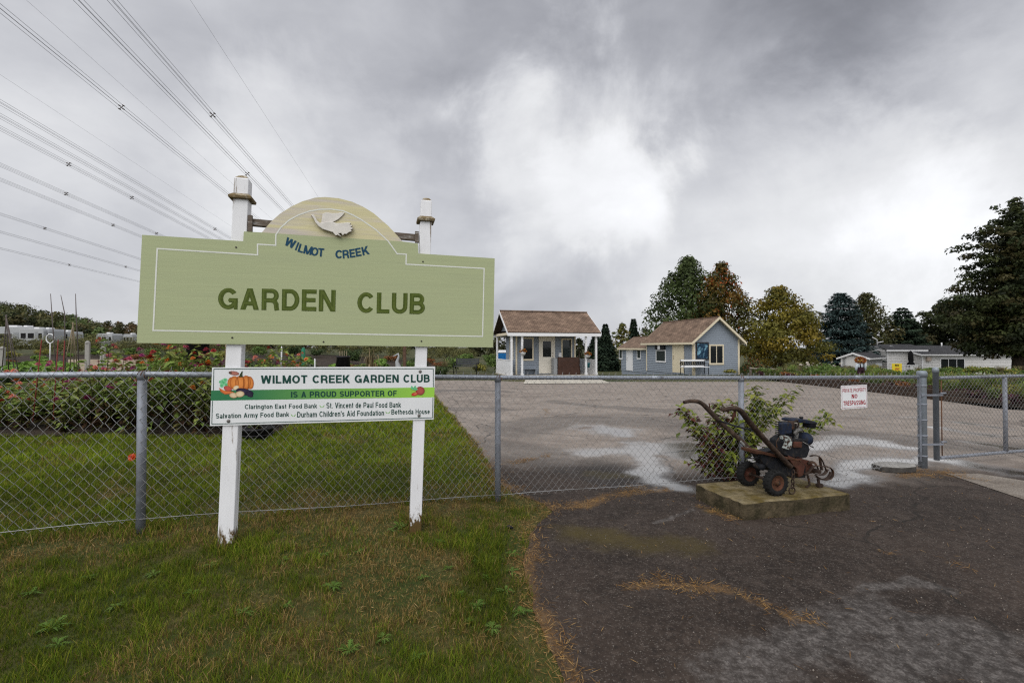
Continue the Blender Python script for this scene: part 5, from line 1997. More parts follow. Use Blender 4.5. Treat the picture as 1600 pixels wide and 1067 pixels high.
class Frame:
    """building coordinates: a along the front, b back into it, z up"""

    def __init__(s, o, ang):
        s.o = Vector(o)
        s.u = Vector((math.cos(ang), math.sin(ang), 0))
        s.w = Vector((-math.sin(ang), math.cos(ang), 0))

    def __call__(s, a, b, z):
        return s.o + s.u * a + s.w * b + Vector((0, 0, z))

    def box(s, mb, a0, a1, b0, b1, z0, z1, m=0):
        mb.obox(s(a0, b0, z0), s.u * (a1 - a0), s.w * (b1 - b0), (0, 0, z1 - z0), m)

    def wall(s, name):
        """maps (along, z, out) of one of the four walls to the building"""
        return {'front': lambda p: (lambda a, z, c: s(a, p - c, z)), 'back': lambda p: (lambda a, z, c: s(a, p + c, z)),
                'left': lambda p: (lambda b, z, c: s(p - c, b, z)), 'right': lambda p: (lambda b, z, c: s(p + c, b, z))}[name]


def lap(mb, fr, x0, x1, z0, z1, flip, bounds=None, h=0.125, d=0.03):
    """lapped boards between x0 and x1; bounds(z) narrows them under a gable"""
    n = max(1, int(round((z1 - z0) / h)))
    hh = (z1 - z0) / n
    for i in range(n):
        a, b = z0 + i * hh, z0 + (i + 1) * hh
        l0, r0 = bounds(a) if bounds else (x0, x1)
        l1, r1 = bounds(b) if bounds else (x0, x1)
        vs = [fr(l0, a, 0), fr(r0, a, 0), fr(r0, a, d), fr(l0, a, d), fr(l1, b, 0.001), fr(r1, b, 0.001)]
        fs = [(0, 1, 2, 3), (3, 2, 5, 4)]
        mb.add(vs, [f[::-1] for f in fs] if flip else fs)


def slab_roof(mb, p0, p1, p2, p3, th=0.05, m=0):
    """roof plane: p0-p1 eave, p3-p2 ridge, thickness downwards; UVs in metres"""
    p0, p1, p2, p3 = map(Vector, (p0, p1, p2, p3))
    dn = Vector((0, 0, -th))
    L, Wd = (p1 - p0).length, (p3 - p0).length
    k = (p3 - p0).dot((p1 - p0).normalized())
    vs = [p0, p1, p2, p3, p0 + dn, p1 + dn, p2 + dn, p3 + dn]
    uv = [(0, 0), (L, 0), (k + (p2 - p3).length, Wd), (k, Wd)]
    fs = [(0, 1, 2, 3), (7, 6, 5, 4), (0, 4, 5, 1), (1, 5, 6, 2), (2, 6, 7, 3), (3, 7, 4, 0)]
    if (p1 - p0).cross(p3 - p0).z < 0:
        fs = [f[::-1] for f in fs]
        uvs = [uv[::-1]] + [[(0, 0)] * 4] * 5
    else:
        uvs = [uv] + [[(0, 0)] * 4] * 5
    mb.add(vs, fs, m, uvs=uvs)


def window(parent, fr, x0, x1, z0, z1, trim, mull=0, back=None, tw=0.075, proud=0.035, hbar=False, label=None):
    """frame proud of the wall, glass inside it, and what is seen behind the glass"""
    mb = MB()
    t = tw

    def bar(a0, a1, b0, b1, c0=0.0, c1=proud):
        vs = [fr(a, b, c) for c in (c0, c1) for a, b in ((a0, b0), (a1, b0), (a1, b1), (a0, b1))]
        mb.add(vs, [(0, 3, 2, 1), (4, 5, 6, 7), (0, 1, 5, 4), (1, 2, 6, 5), (2, 3, 7, 6), (3, 0, 4, 7)])
    bar(x0, x1, z0 - 0.02, z0 + t, 0, proud + 0.012)
    bar(x0, x1, z1 - t, z1)
    bar(x0, x0 + t, z0 + t, z1 - t)
    bar(x1 - t, x1, z0 + t, z1 - t)
    for k in range(mull):
        c = x0 + (x1 - x0) * (k + 1) / (mull + 1)
        bar(c - 0.022, c + 0.022, z0 + t, z1 - t)
    if hbar:
        c = (z0 + z1) / 2
        bar(x0 + t, x1 - t, c - 0.02, c + 0.02)
    f = mb.build('window', trim, parent)
    mb = MB()
    mb.add([fr(a, b, 0.026) for a, b in ((x0 + t, z0 + t), (x1 - t, z0 + t), (x1 - t, z1 - t), (x0 + t, z1 - t))], [(0, 1, 2, 3)])
    mb.build('pane', M_GLASS, f)
    mb = MB()
    mb.add([fr(a, b, 0.017) for a, b in ((x0 + t, z0 + t), (x1 - t, z0 + t), (x1 - t, z1 - t), (x0 + t, z1 - t))], [(0, 1, 2, 3)])
    mb.build('curtain' if back is M_INSIDE else 'backing', back or M_DARKIN, f)
    return f


def door(parent, fr, x0, x1, z0, z1, m, trim, pane=None, panels=True, name='door'):
    mb = MB()
    t = 0.07

    def bar(mb, a0, a1, b0, b1, c0, c1):
        vs = [fr(a, b, c) for c in (c0, c1) for a, b in ((a0, b0), (a1, b0), (a1, b1), (a0, b1))]
        mb.add(vs, [(0, 3, 2, 1), (4, 5, 6, 7), (0, 1, 5, 4), (1, 2, 6, 5), (2, 3, 7, 6), (3, 0, 4, 7)])
    bar(mb, x0 - t, x0, z0, z1 + t, 0, 0.04)
    bar(mb, x1, x1 + t, z0, z1 + t, 0, 0.04)
    bar(mb, x0, x1, z1, z1 + t, 0, 0.04)
    mb.build('door_frame', trim, parent)
    mb = MB()
    bar(mb, x0 + 0.004, x1 - 0.004, z0 + 0.01, z1 - 0.004, 0, 0.022)
    if panels:
        w = x1 - x0
        for a, b, c, d in ((0.14, 0.44, 0.08, 0.40), (0.56, 0.86, 0.08, 0.40)):
            bar(mb, x0 + w * a, x0 + w * b, z0 + (z1 - z0) * c, z0 + (z1 - z0) * d, 0.022, 0.029)
    d = mb.build(name, m, parent)
    if pane:
        a, b, c, e = pane
        w, h = x1 - x0, z1 - z0
        mb = MB()
        X0, X1, Z0, Z1 = x0 + w * a, x0 + w * b, z0 + h * c, z0 + h * e
        for q in ((X0 - .03, X1 + .03, Z0 - .03, Z0), (X0 - .03, X1 + .03, Z1, Z1 + .03), (X0 - .03, X0, Z0, Z1), (X1, X1 + .03, Z0, Z1)):
            bar(mb, q[0], q[1], q[2], q[3], 0.022, 0.034)
        mb.build('pane_frame', m, d)
        mb = MB()
        mb.add([fr(p, q, 0.030) for p, q in ((X0, Z0), (X1, Z0), (X1, Z1), (X0, Z1))], [(0, 1, 2, 3)])
        mb.build('pane', M_GLASS, d)
        mb = MB()
        mb.add([fr(p, q, 0.0245) for p, q in ((X0, Z0), (X1, Z0), (X1, Z1), (X0, Z1))], [(0, 1, 2, 3)])
        mb.build('backing', M_DARKIN, d)
    mb = MB()
    hx = x1 - 0.08
    for zz_ in (0.48, 0.56):
        p = fr(hx, z0 + (z1 - z0) * zz_, 0.03)
        q = fr(hx, z0 + (z1 - z0) * zz_, 0.07)
        mb.tube([p, q], 0.022, 8)
    mb.build('handle', M_BRASS, d)
    return d


# ---------------------------------------------------------------- porch shed (middle of the photograph)
F1 = Frame((P(797.5, 560, 24.0).x, 24.0, 0.02), R(14))
L1, W1 = 4.95, 3.7
EZ, RZ = 2.40, 3.62                                     # eave and ridge heights
sh = thing('porch_shed', F1(L1 / 2, W1 / 2, 0), 'small blue grey shed with white porch posts and a brown shingled roof', 'shed')
BX0, BX1, BY0, BY1 = 0.62, L1 - 0.80, 1.25, W1 - 0.10
mb = MB()
lap(mb, F1.wall('front')(BY0), BX0, BX1, 0.06, 2.46, False)
lap(mb, F1.wall('left')(BX0), BY0, BY1, 0.06, 2.46, True)
lap(mb, F1.wall('right')(BX1), BY0, BY1, 0.06, 2.46, False)
lap(mb, F1.wall('back')(BY1), BX0, BX1, 0.06, 2.46, True)
F1.box(mb, BX0 + .01, BX1 - .01, BY0 + .01, BY1 - .01, 0.0, 2.45)
mb.build('wall', M_SIDING, sh)
def gbound(z):
    t = (z - EZ) / (RZ - EZ - 0.06)
    return (W1 / 2 * t + 0.12, W1 - W1 / 2 * t - 0.12)


for pos, nm, fl in ((0.30, 'left', True), (L1 - 0.30, 'right', False)):
    mb = MB()                                          # gable infill, both ends
    lap(mb, F1.wall(nm)(pos), 0, 0, EZ + 0.10, RZ - 0.18, fl, gbound)
    lap(mb, F1.wall('right' if nm == 'left' else 'left')(pos), 0, 0, EZ + 0.10, RZ - 0.18, not fl, gbound)
    mb.build('gable', M_SIDING, sh)
mb = MB()
oh = 0.18
slab_roof(mb, F1(-oh, -0.12, EZ - 0.04), F1(L1 + oh, -0.12, EZ - 0.04), F1(L1 + oh, W1 / 2, RZ), F1(-oh, W1 / 2, RZ), 0.05)
slab_roof(mb, F1(L1 + oh, W1 + 0.12, EZ - 0.04), F1(-oh, W1 + 0.12, EZ - 0.04), F1(-oh, W1 / 2, RZ), F1(L1 + oh, W1 / 2, RZ), 0.05)
mb.obox(F1(-oh, W1 / 2 - 0.09, RZ - 0.022), F1.u * (L1 + 2 * oh), F1.w * 0.09 + Vector((0, 0, 0.045)), Vector((0, 0, 0.02)))
roof = mb.build('roof', M_BSHING, sh)
mb = MB()
F1.box(mb, -oh, L1 + oh, -0.125, -0.095, EZ - 0.26, EZ - 0.095)
F1.box(mb, -oh, L1 + oh, W1 + 0.095, W1 + 0.125, EZ - 0.26, EZ - 0.095)
for a in (-oh - 0.025, L1 + oh):
    for b0, b1 in ((-0.125, W1 / 2), (W1 + 0.125, W1 / 2)):
        z0, z1 = EZ - 0.20, RZ - 0.155
        vs = [F1(a + da, b, z + dz) for da in (0, 0.025) for b, z in ((b0, z0), (b1, z1)) for dz in (0, 0.15)]
        mb.add(vs, [(0, 2, 3, 1), (4, 5, 7, 6), (0, 1, 5, 4), (2, 6, 7, 3), (1, 3, 7, 5), (0, 4, 6, 2)])
mb.build('fascia', M_WTRIM, sh)
mb = MB()
F1.box(mb, 0.0, L1, 0.0, W1, EZ - 0.075, EZ - 0.055)
F1.box(mb, -0.02, 0.10, 0.0, W1, EZ - 0.20, EZ - 0.08)
F1.box(mb, L1 - 0.10, L1 + 0.02, 0.0, W1, EZ - 0.20, EZ - 0.08)
mb.build('porch_ceiling', M_CREAM, sh)
for a, b in ((0.02, 0.0), (0.60, 0.0), (L1 - 0.70, 0.0), (L1 - 0.10, 0.0), (0.02, W1 - 0.1), (L1 - 0.1, W1 - .1)):
    mb = MB()
    F1.box(mb, a, a + 0.10, b, b + 0.10, -0.05, EZ - 0.21)
    F1.box(mb, a - 0.015, a + 0.115, b - 0.015, b + 0.115, 0.04, 0.16)
    F1.box(mb, a - 0.012, a + 0.112, b - 0.012, b + 0.112, EZ - 0.55, EZ - 0.50)
    mb.build('porch_post', M_WTRIM, sh)
mb = MB()
for k in range(18):                                     # boarded half walls at both ends
    b = 0.12 + k * (W1 - 0.34) / 18
    F1.box(mb, 0.045, 0.07, b, b + 0.178, 0.02, 0.82)
F1.box(mb, 0.03, 0.085, 0.11, W1 - 0.11, 0.821, 0.87)
mb.build('half_wall', M_WTRIM, sh)
mb = MB()
for k in range(18):
    b = 0.12 + k * (W1 - 0.34) / 18
    F1.box(mb, L1 - 0.08, L1 - 0.055, b, b + 0.178, 0.02, 0.82)
F1.box(mb, L1 - 0.095, L1 - 0.04, 0.11, W1 - 0.11, 0.821, 0.87)
mb.build('half_wall', M_WTRIM, sh)
mb = MB()
F1.box(mb, -0.05, L1 + 0.05, -0.05, W1, -0.10, 0.015)
mb.build('porch_floor', M_SLAB, sh)
fw = F1.wall('front')(BY0 - 0.014)
for a in (BX0, BX1):
    mb = MB()
    F1.box(mb, a - 0.02 if a == BX0 else a - 0.07, a + 0.07 if a == BX0 else a + 0.02, BY0 - 0.035, BY0 - 0.014, 0.04, 2.3)
    mb.build('corner_board', M_CREAM, sh)
window(sh, fw, BX0 + 0.34, BX0 + 1.02, 0.82, 2.10, M_CREAM, back=M_DARKIN)
window(sh, fw, BX1 - 0.86, BX1 - 0.20, 0.80, 2.05, M_CREAM, back=M_INSIDE)
window(sh, F1.wall('left')(BX0 - 0.014), BY0 + 0.5, BY0 + 1.3, 0.85, 2.1, M_CREAM, back=M_INSIDE)
door(sh, fw, BX0 + 1.40, BX0 + 2.22, 0.06, 2.10, M_DOORW, M_DOORW, pane=(0.20, 0.80, 0.46, 0.90), panels=False)
mb = MB()
F1.box(mb, BX0 + 2.50, BX0 + 2.66, BY0 - 0.11, BY0 - 0.014, 1.0, 1.24)
mb.build('mail_box', M_WTRIM, sh, bevel=0.015)
mb = MB()
F1.box(mb, BX0 + 0.28, BX0 + 1.15, BY0 - 0.42, BY0 - 0.06, 0.34, 0.38)
F1.box(mb, BX0 + 0.28, BX0 + 1.15, BY0 - 0.10, BY0 - 0.06, 0.38, 0.44)
F1.box(mb, BX0 + 0.34, BX0 + 0.40, BY0 - 0.38, BY0 - 0.10, 0.0, 0.34)
F1.box(mb, BX0 + 1.03, BX0 + 1.09, BY0 - 0.38, BY0 - 0.10, 0.0, 0.34)
tag(mb.build('low_bench', M_SIDING), 'low blue grey plank bench under the porch shed window', 'bench')

# things standing on the porch
mb = MB()
x0, x1 = BX1 - 1.28, BX1 - 0.02
pts = []
for i in range(13):
    for j in range(7):
        pass
co = thing('grill_cover', F1((x0 + x1) / 2, 0.9, 0.02), 'barbecue under a brown fabric cover on the shed porch', 'covered barbecue')
nx, nz = 26, 12
vs, fs = [], []
ringp = [(x0, 0.55), (x1, 0.55), (x1, 1.05), (x0, 1.05)]
per = []
for i in range(4):
    a, b = ringp[i], ringp[(i + 1) % 4]
    for k in range(14):
        t = k / 14
        per.append((a[0] + (b[0] - a[0]) * t, a[1] + (b[1] - a[1]) * t))
cxx, cyy = (x0 + x1) / 2, 0.8
for j in range(nz + 1):
    z = 0.03 + (0.98 - 0.03) * j / nz
    for i, (a, b) in enumerate(per):
        f = 0.018 * math.sin(i * 1.9 + j * 0.35) * (1 - j / nz) + 0.012 * math.sin(i * 0.7 - j * 0.8)
        s_ = 1 + 0.05 * (1 - j / nz) + f
        if j >= nz - 1:
            s_ -= 0.05 * (j - nz + 2) / 2
        vs.append(F1(cxx + (a - cxx) * s_, cyy + (b - cyy) * (1 + 2 * (s_ - 1)), z))
np_ = len(per)
for j in range(nz):
    for i in range(np_):
        fs.append((j * np_ + i, j * np_ + (i + 1) % np_, (j + 1) * np_ + (i + 1) % np_, (j + 1) * np_ + i))
fs.append(tuple(nz * np_ + i for i in range(np_)))
mb = MB()
mb.add(vs, fs, 0, True)
mb.build('cover', M_BROWNCOVER, co)
mb = MB()
F1.box(mb, x0 - 0.24, x0 - 0.03, 0.60, 1.05, 0.03, 0.95)
mb.build('side_cabinet', M_GREYPL, co, bevel=0.015)


def basket(o, lab):
    t = thing('hanging_basket', o, lab, 'hanging basket', 'hanging baskets on the porch posts')
    mb = MB()
    mb.lathe([(0.02, -0.15), (0.10, -0.14), (0.15, -0.02), (0.155, 0.0), (0.12, 0.0), (0, -0.01)], o, n=20)
    mb.build('pot', mat('white_pot', (0.62, 0.62, 0.62), 0.5), t)
    r = rng
    n = 130
    D = rdir(n)
    D[:, 2] = np.abs(D[:, 2]) * 0.9 - 0.15
    c0 = np.array([[0, 0, 0.03]]) + D * r.uniform(0.06, 0.19, (n, 1))
    col = np.array([(0.30, 0.045, 0.012), (0.36, 0.10, 0.015), (0.06, 0.085, 0.02), (0.42, 0.20, 0.02)])[r.integers(0, 4, n)]
    V, Q, c = leafset(c0, D + rdir(n) * 0.5, rdir(n), r.uniform(0.05, 0.09, n), 0.05, col)
    link('flowers', npmesh('flowers', V, quads=Q, col=c, material=PETAL), t)
    mb = MB()
    for k in range(3):
        th = k * 2.1
        mb.tube([Vector(o) + Vector((0.15 * math.cos(th), 0.15 * math.sin(th), 0)), Vector(o) + Vector((0, 0, 0.42))], 0.004, 4)
    mb.build('hanger', M_BLACK, t)


basket(F1(0.66, -0.12, 1.28), 'basket of orange flowers hung on the left inner post of the porch')
basket(F1(L1 - 0.62, -0.12, 1.12), 'basket of orange flowers hung on the right inner post of the porch')
mb = MB()
o = F1(L1 - 0.45, 0.25, 0.42)
mb.lathe([(0.0, 0.0), (0.09, 0.0), (0.13, 0.22), (0.145, 0.23), (0.145, 0.26), (0.10, 0.26), (0.06, 0.2), (0, 0.2)], o, n=18)
mb.tube([o + Vector((0.14, 0, 0.25)), o + Vector((0.10, 0, 0.40)), o + Vector((-0.10, 0, 0.40)), o + Vector((-0.14, 0, 0.25))], 0.008, 6)
tag(mb.build('pail', mat('teal_plastic', (0.03, 0.16, 0.19), 0.4)), 'teal pail hanging beside the right end of the porch', 'bucket')

# concrete apron before the porch
ap = MB()
aq = gp((822, 592), (934, 592.5), (956, 599.5), (818, 600.5))
ap.add([Vector((p.x, p.y, gzf(p.x, p.y) + 0.03)) for p in aq], [(3, 2, 1, 0)])
tag(ap.build('concrete_apron', M_SLAB), kind='structure')

# ---------------------------------------------------------------- blue-grey clubhouse with its lower wing
c0 = P(1083.5, 560, 28.0)
ANG2 = math.atan2(0.213, 0.977)
F2 = Frame((c0.x, 28.0, -0.13), ANG2)
GW, GL, GH = 3.22, 5.75, 2.20
ch2 = thing('clubhouse', F2(GW / 2, GL / 2, 0), 'blue grey cabin with a cream gable, brown roof and lower wing at the far end', 'cabin')
AR = 1.34
rise = AR / (GW / 2)


def gb2(z):
    t = max(0.0, (z - GH) / rise)
    return (t, GW - t)


mb = MB()
lap(mb, F2.wall('front')(0), 0, GW, 0.0, GH, False)
lap(mb, F2.wall('front')(0), 0, GW, GH, GH + AR - 0.06, False, gb2)
lap(mb, F2.wall('back')(GL), 0, GW, 0.0, GH, True)
lap(mb, F2.wall('back')(GL), 0, GW, GH, GH + AR - 0.06, True, gb2)
lap(mb, F2.wall('left')(0), 0, GL, 0.0, GH, True)
lap(mb, F2.wall('right')(GW), 0, GL, 0.0, GH, False)
F2.box(mb, .01, GW - .01, .01, GL - .01, -.3, GH - .01)
mb.build('wall', M_SIDING, ch2)


def gable_roof(F, parent, w0, w1, b0, b1, hz, rs, oh, mroof, mtrim, side=0.30, x0=0.0):
    """ridge along b; eaves at a = w0 and w1"""
    mid = (w0 + w1) / 2
    zr = hz + rs * (w1 - w0) / 2 + 0.06
    ze = zr - rs * ((w1 - w0) / 2 + side)
    mb = MB()
    slab_roof(mb, F(w0 - side, b1 + oh, ze), F(w0 - side, b0 - oh, ze), F(mid, b0 - oh, zr), F(mid, b1 + oh, zr), 0.05)
    slab_roof(mb, F(w1 + side, b0 - oh, ze), F(w1 + side, b1 + oh, ze), F(mid, b1 + oh, zr), F(mid, b0 - oh, zr), 0.05)
    F.box(mb, mid - 0.08, mid + 0.08, b0 - oh, b1 + oh, zr - 0.04, zr + 0.015)
    r = mb.build('roof', mroof, parent)
    mb = MB()
    F.box(mb, w0 - side - 0.02, w0 - side, b0 - oh, b1 + oh, ze - 0.14, ze - 0.01)
    F.box(mb, w1 + side, w1 + side + 0.02, b0 - oh, b1 + oh, ze - 0.14, ze - 0.01)
    for bb in (b0 - oh - 0.025, b1 + oh):
        for a0, a1 in ((w0 - side, mid), (w1 + side, mid)):
            vs = [F(a, bb + db, z + dz) for db in (0, 0.025) for a, z in ((a0, ze - 0.17), (a1, zr - 0.17)) for dz in (0, 0.165)]
            mb.add(vs, [(0, 2, 3, 1), (4, 5, 7, 6), (0, 1, 5, 4), (2, 6, 7, 3), (1, 3, 7, 5), (0, 4, 6, 2)])
    mb.build('fascia', mtrim, parent)
    mb = MB()
    mb.add([F(a, b, z) for a, b, z in ((w0 - side, b0 - oh, ze - 0.06), (w0 - side, b1 + oh, ze - 0.06), (mid, b1 + oh, zr - 0.06), (mid, b0 - oh, zr - 0.06),
                                       (w1 + side, b0 - oh, ze - 0.06), (w1 + side, b1 + oh, ze - 0.06))], [(0, 1, 2, 3), (3, 2, 5, 4)])
    mb.build('soffit', mtrim, parent)
    return r


gable_roof(F2, ch2, 0, GW, 0, GL, GH, rise, 0.32, M_BSHING, M_CREAM)
for nm, a0, a1, b0, b1 in (('f', -0.022, 0.10, -0.022, 0.0), ('f', GW - 0.10, GW + 0.022, -0.022, 0.0), ('l', -0.022, -0.001, 0.0, 0.10), ('l', -0.022, -0.001, GL - 0.12, GL)):
    mb = MB()
    F2.box(mb, a0, a1, b0 - (0.014 if nm == 'f' else 0), b1 - (0.014 if nm == 'f' else 0), -0.02, GH + 0.02) if nm == 'f' else F2.box(mb, a0 - 0.014, a1 - 0.014, b0, b1, -0.02, GH + 0.02)
    mb.build('corner_board', M_CREAM, ch2)
ff = F2.wall('front')(-0.014)
fl = F2.wall('left')(-0.014)


def f_px(px, py):
    """pixel on the gable wall -> (along, z)"""
    r = ray(px, py)
    o = Vector((0, 0, CAMZ))
    t = (F2.o - o).dot(F2.w) / r.dot(F2.w)
    d = o + r * t - F2.o
    return d.dot(F2.u), d.z


def l_px(px, py, off=0.0):
    r = ray(px, py)
    o = Vector((0, 0, CAMZ))
    t = (F2.o + F2.u * off - o).dot(F2.u) / r.dot(F2.u)
    d = o + r * t - F2.o
    return d.dot(F2.w), d.z


a0, z0 = f_px(1107.6, 569.5); a1, z1 = f_px(1130.2, 538.2)
window(ch2, ff, a0, a1, z0, z1, M_CREAM, mull=1, tw=0.09)
# notice frame with a blue poster
a0, z0 = f_px(1087, 562.3); a1, z1 = f_px(1106.6, 534.6)
nb = thing('notice_board', F2((a0 + a1) / 2, -0.05, z0), 'dark framed blue poster on the gable wall left of the cabin window', 'notice board')
mb = MB()
for q in ((a0, a1, z0, z0 + 0.07), (a0, a1, z1 - 0.07, z1), (a0, a0 + 0.07, z0 + 0.07, z1 - 0.07), (a1 - 0.07, a1, z0 + 0.07, z1 - 0.07)):
    F2.box(mb, q[0], q[1], -0.065, -0.016, q[2], q[3])
mb.build('frame', mat('dark_frame', (0.03, 0.028, 0.03), 0.5), nb)
mb = MB()
F2.box(mb, a0 + 0.07, a1 - 0.07, -0.045, -0.018, z0 + 0.07, z1 - 0.07)
mb.build('poster', mat('blue_poster', (0.012, 0.035, 0.07), 0.4, 0.4, 4, col2=(0.16, 0.32, 0.42), t2=(0.50, 0.60), scale2=3.2), nb)
# side wall: window with a cooler above, door
b0, z0 = l_px(1041, 566); b1, z1 = l_px(1025.5, 546.4)
window(ch2, fl, min(b0, b1), max(b0, b1), z0, z1, M_WTRIM, back=M_INSIDE)
mb = MB()
F2.box(mb, -0.16, -0.016, min(b0, b1) + 0.05, max(b0, b1) - 0.05, z1 + 0.02, z1 + 0.36)
cool = mb.build('window_cooler', M_BLACK, ch2, bevel=0.01)
mb = MB()
bm_ = (b0 + b1) / 2
F2.box(mb, -0.175, -0.161, bm_ - 0.12, bm_ + 0.18, z1 + 0.05, z1 + 0.33)
mb.build('front_panel', M_WTRIM, cool)
b0, _ = l_px(1069.5, 560); b1, zt = l_px(1051.5, 535)
door(ch2, fl, min(b0, b1) + .07, max(b0, b1) - .07, 0.05, zt - 0.06, M_DOORC, M_CREAM, panels=False)
# the lower wing
WG0, WG1, WS, WW, WH = GL + 0.02, GL + 5.0, 0.42, 2.5, 1.98
F3 = Frame(F2(WS, 0, -0.22), ANG2)
mb = MB()
lap(mb, F3.wall('left')(0), WG0, WG1, 0.0, WH, True)
lap(mb, F3.wall('right')(WW), WG0, WG1, 0.0, WH, False)
lap(mb, F3.wall('back')(WG1), 0, WW, 0, WH, True)
F3.box(mb, .01, WW - .01, WG0, WG1 - .01, -.4, WH - .01)
mb.build('wing_wall', M_SIDING, ch2)
r3 = gable_roof(F3, ch2, 0, WW, WG0 + 0.2, WG1, WH, 0.62, 0.2, M_BSHING, M_CREAM, side=0.28)
wl = F3.wall('left')(-0.014)
for k, (pa, pb, zt, zb, kind) in enumerate(((1001.8, 995.8, 540, 561, 'w'), (989.3, 979.3, 540, 584, 'd'), (973, 968, 540.5, 561, 'w'))):
    b0, zt_ = l_px(pa, zt, WS); b1, _ = l_px(pb, zt, WS)
    zb_ = l_px(pa, zb, WS)[1] + 0.22
    zt_ += 0.22
    if kind == 'w':
        window(ch2, wl, b0, b1, zb_, min(zt_, WH - 0.1), M_WTRIM, back=M_INSIDE)
    else:
        door(ch2, wl, b0 + 0.07, b1 - 0.07, 0.03, min(zt_, WH - 0.12), M_WTRIM, M_WTRIM, panels=False)

# white bench with dark scrolled back before the gable
bq = [P(1069, 586, 27.2), P(1109, 586, 27.4)]
bu = (bq[1] - bq[0])
bu.z = 0
bl_ = bu.length
bu.normalize()
bw_ = Vector((-bu.y, bu.x, 0))
bo = Vector((bq[0].x, bq[0].y, gzf(bq[0].x, bq[0].y)))
bn = thing('park_bench', bo + bu * bl_ / 2, 'white slatted bench with a dark scrollwork back against the gable wall', 'bench')
M_IRON = mat('black_cast_iron', (0.012, 0.012, 0.013), 0.6, 0.2, 20)
mb = MB()
for k in range(5):
    mb.obox(bo + bw_ * (0.02 + k * 0.095) + Vector((0, 0, 0.42)), bu * bl_, bw_ * 0.08, (0, 0, 0.03))
mb.build('seat', M_WTRIM, bn)
mb = MB()
mb.obox(bo + bw_ * 0.50 + Vector((0, 0, 0.78)), bu * bl_, bw_ * 0.03, (0, 0, 0.10))
mb.obox(bo + bw_ * 0.49 + Vector((0, 0, 0.47)), bu * bl_, bw_ * 0.03, (0, 0, 0.05))
mb.build('back_slat', M_WTRIM, bn)
mb = MB()
for k in range(11):
    c = bo + bw_ * 0.505 + bu * (bl_ * (k + 0.5) / 11) + Vector((0, 0, 0.65))
    pts = [c + bu * (0.068 * math.cos(t_)) + Vector((0, 0, 0.12 * math.sin(t_))) for t_ in [2 * math.pi * i / 12 for i in range(13)]]
    mb.tube(pts, 0.022, 5, cap=False)
    mb.tube([c - bu * 0.06 - Vector((0, 0, 0.1)), c + bu * 0.06 + Vector((0, 0, 0.1))], 0.014, 5)
mb.build('scrollwork', M_IRON, bn)
for s_ in (0.02, bl_ - 0.06):
    mb = MB()
    e = bo + bu * s_
    mb.tube([e + bw_ * 0.02, e + bw_ * 0.06 + Vector((0, 0, 0.42)), e + bw_ * 0.02 + Vector((0, 0, 0.64)), e + bw_ * 0.46 + Vector((0, 0, 0.66)), e + bw_ * 0.52 + Vector((0, 0, 0.9))], 0.022, 6)
    mb.tube([e + bw_ * 0.50, e + bw_ * 0.46 + Vector((0, 0, 0.42)), e + bw_ * 0.50 + Vector((0, 0, 0.7))], 0.022, 6)
    mb.build('leg', M_IRON, bn)

# ---------------------------------------------------------------- far houses on the right
def simple_house(name, lab, F, w, dp, h, rs, mwall, mroof, mtrim, ridge='a', oh=0.3, wins=(), cat='house', lapped=True):
    t = thing(name, F(w / 2, 0, 0), lab, cat)
    mb = MB()
    lap(mb, F.wall('front')(0), 0, w, 0, h, False, h=0.16)
    lap(mb, F.wall('left')(0), 0, dp, 0, h, True, h=0.16)
    lap(mb, F.wall('right')(w), 0, dp, 0, h, False, h=0.16)
    F.box(mb, .01, w - .01, .01, dp - .01, -0.6, h - .01)
    if ridge == 'b':
        def gb(z):
            k = (z - h) / rs
            return (k, w - k)
        lap(mb, F.wall('front')(0), 0, w, h, h + rs * w / 2 - 0.05, False, gb, h=0.16)
    else:
        def gb(z):
            k = (z - h) / rs
            return (k, dp - k)
        lap(mb, F.wall('left')(0), 0, dp, h, h + rs * dp / 2 - 0.05, True, gb, h=0.16)
        lap(mb, F.wall('right')(w), 0, dp, h, h + rs * dp / 2 - 0.05, False, gb, h=0.16)
    mb.build('wall', mwall, t)
    if ridge == 'b':
        gable_roof(F, t, 0, w, 0, dp, h, rs, oh, mroof, mtrim, side=oh)
    else:
        G_ = Frame(F(0, dp, 0), 0)
        G_.u, G_.w = -F.w, F.u                           # swap axes: ridge along the front
        G_.o = F(0, dp, 0)
        gable_roof(G_, t, 0, dp, 0, w, h, rs, oh, mroof, mtrim, side=oh)
    fw_ = F.wall('front')(-0.014)
    for q in wins:
        window(t, fw_, *q[:4], mtrim, mull=q[4], back=q[5] if len(q) > 5 else M_DARKIN, tw=0.09)
    for a in (0.0, w):
        mb = MB()
        F.box(mb, a - (0.02 if a == 0 else 0.12), a + (0.12 if a == 0 else 0.02), -0.04, -0.016, -0.1, h)
        mb.build('corner_board', mtrim, t)
    return t


D5 = 47.0


def fx(px, d):
    return (px - CX) / FPX * d


def gb5(px, d):
    x = fx(px, d)
    return gzf(x, d)


# right wing (nearer, wider) and left wing of the white bungalow
zb = CAMZ - (583.5 - 543) * D5 / FPX
HR = CAMZ - (553.0 - 543) * D5 / FPX - zb
FH = Frame((fx(1440, D5), D5, zb), 0)
wR = fx(1583, D5) - fx(1440, D5)


def hw_px(x0, y0, x1, y1, d=D5, F=FH):
    return (fx(x0, d) - F.o.x, fx(x1, d) - F.o.x, CAMZ - (y1 - 543) * d / FPX - zb, CAMZ - (y0 - 543) * d / FPX - zb)


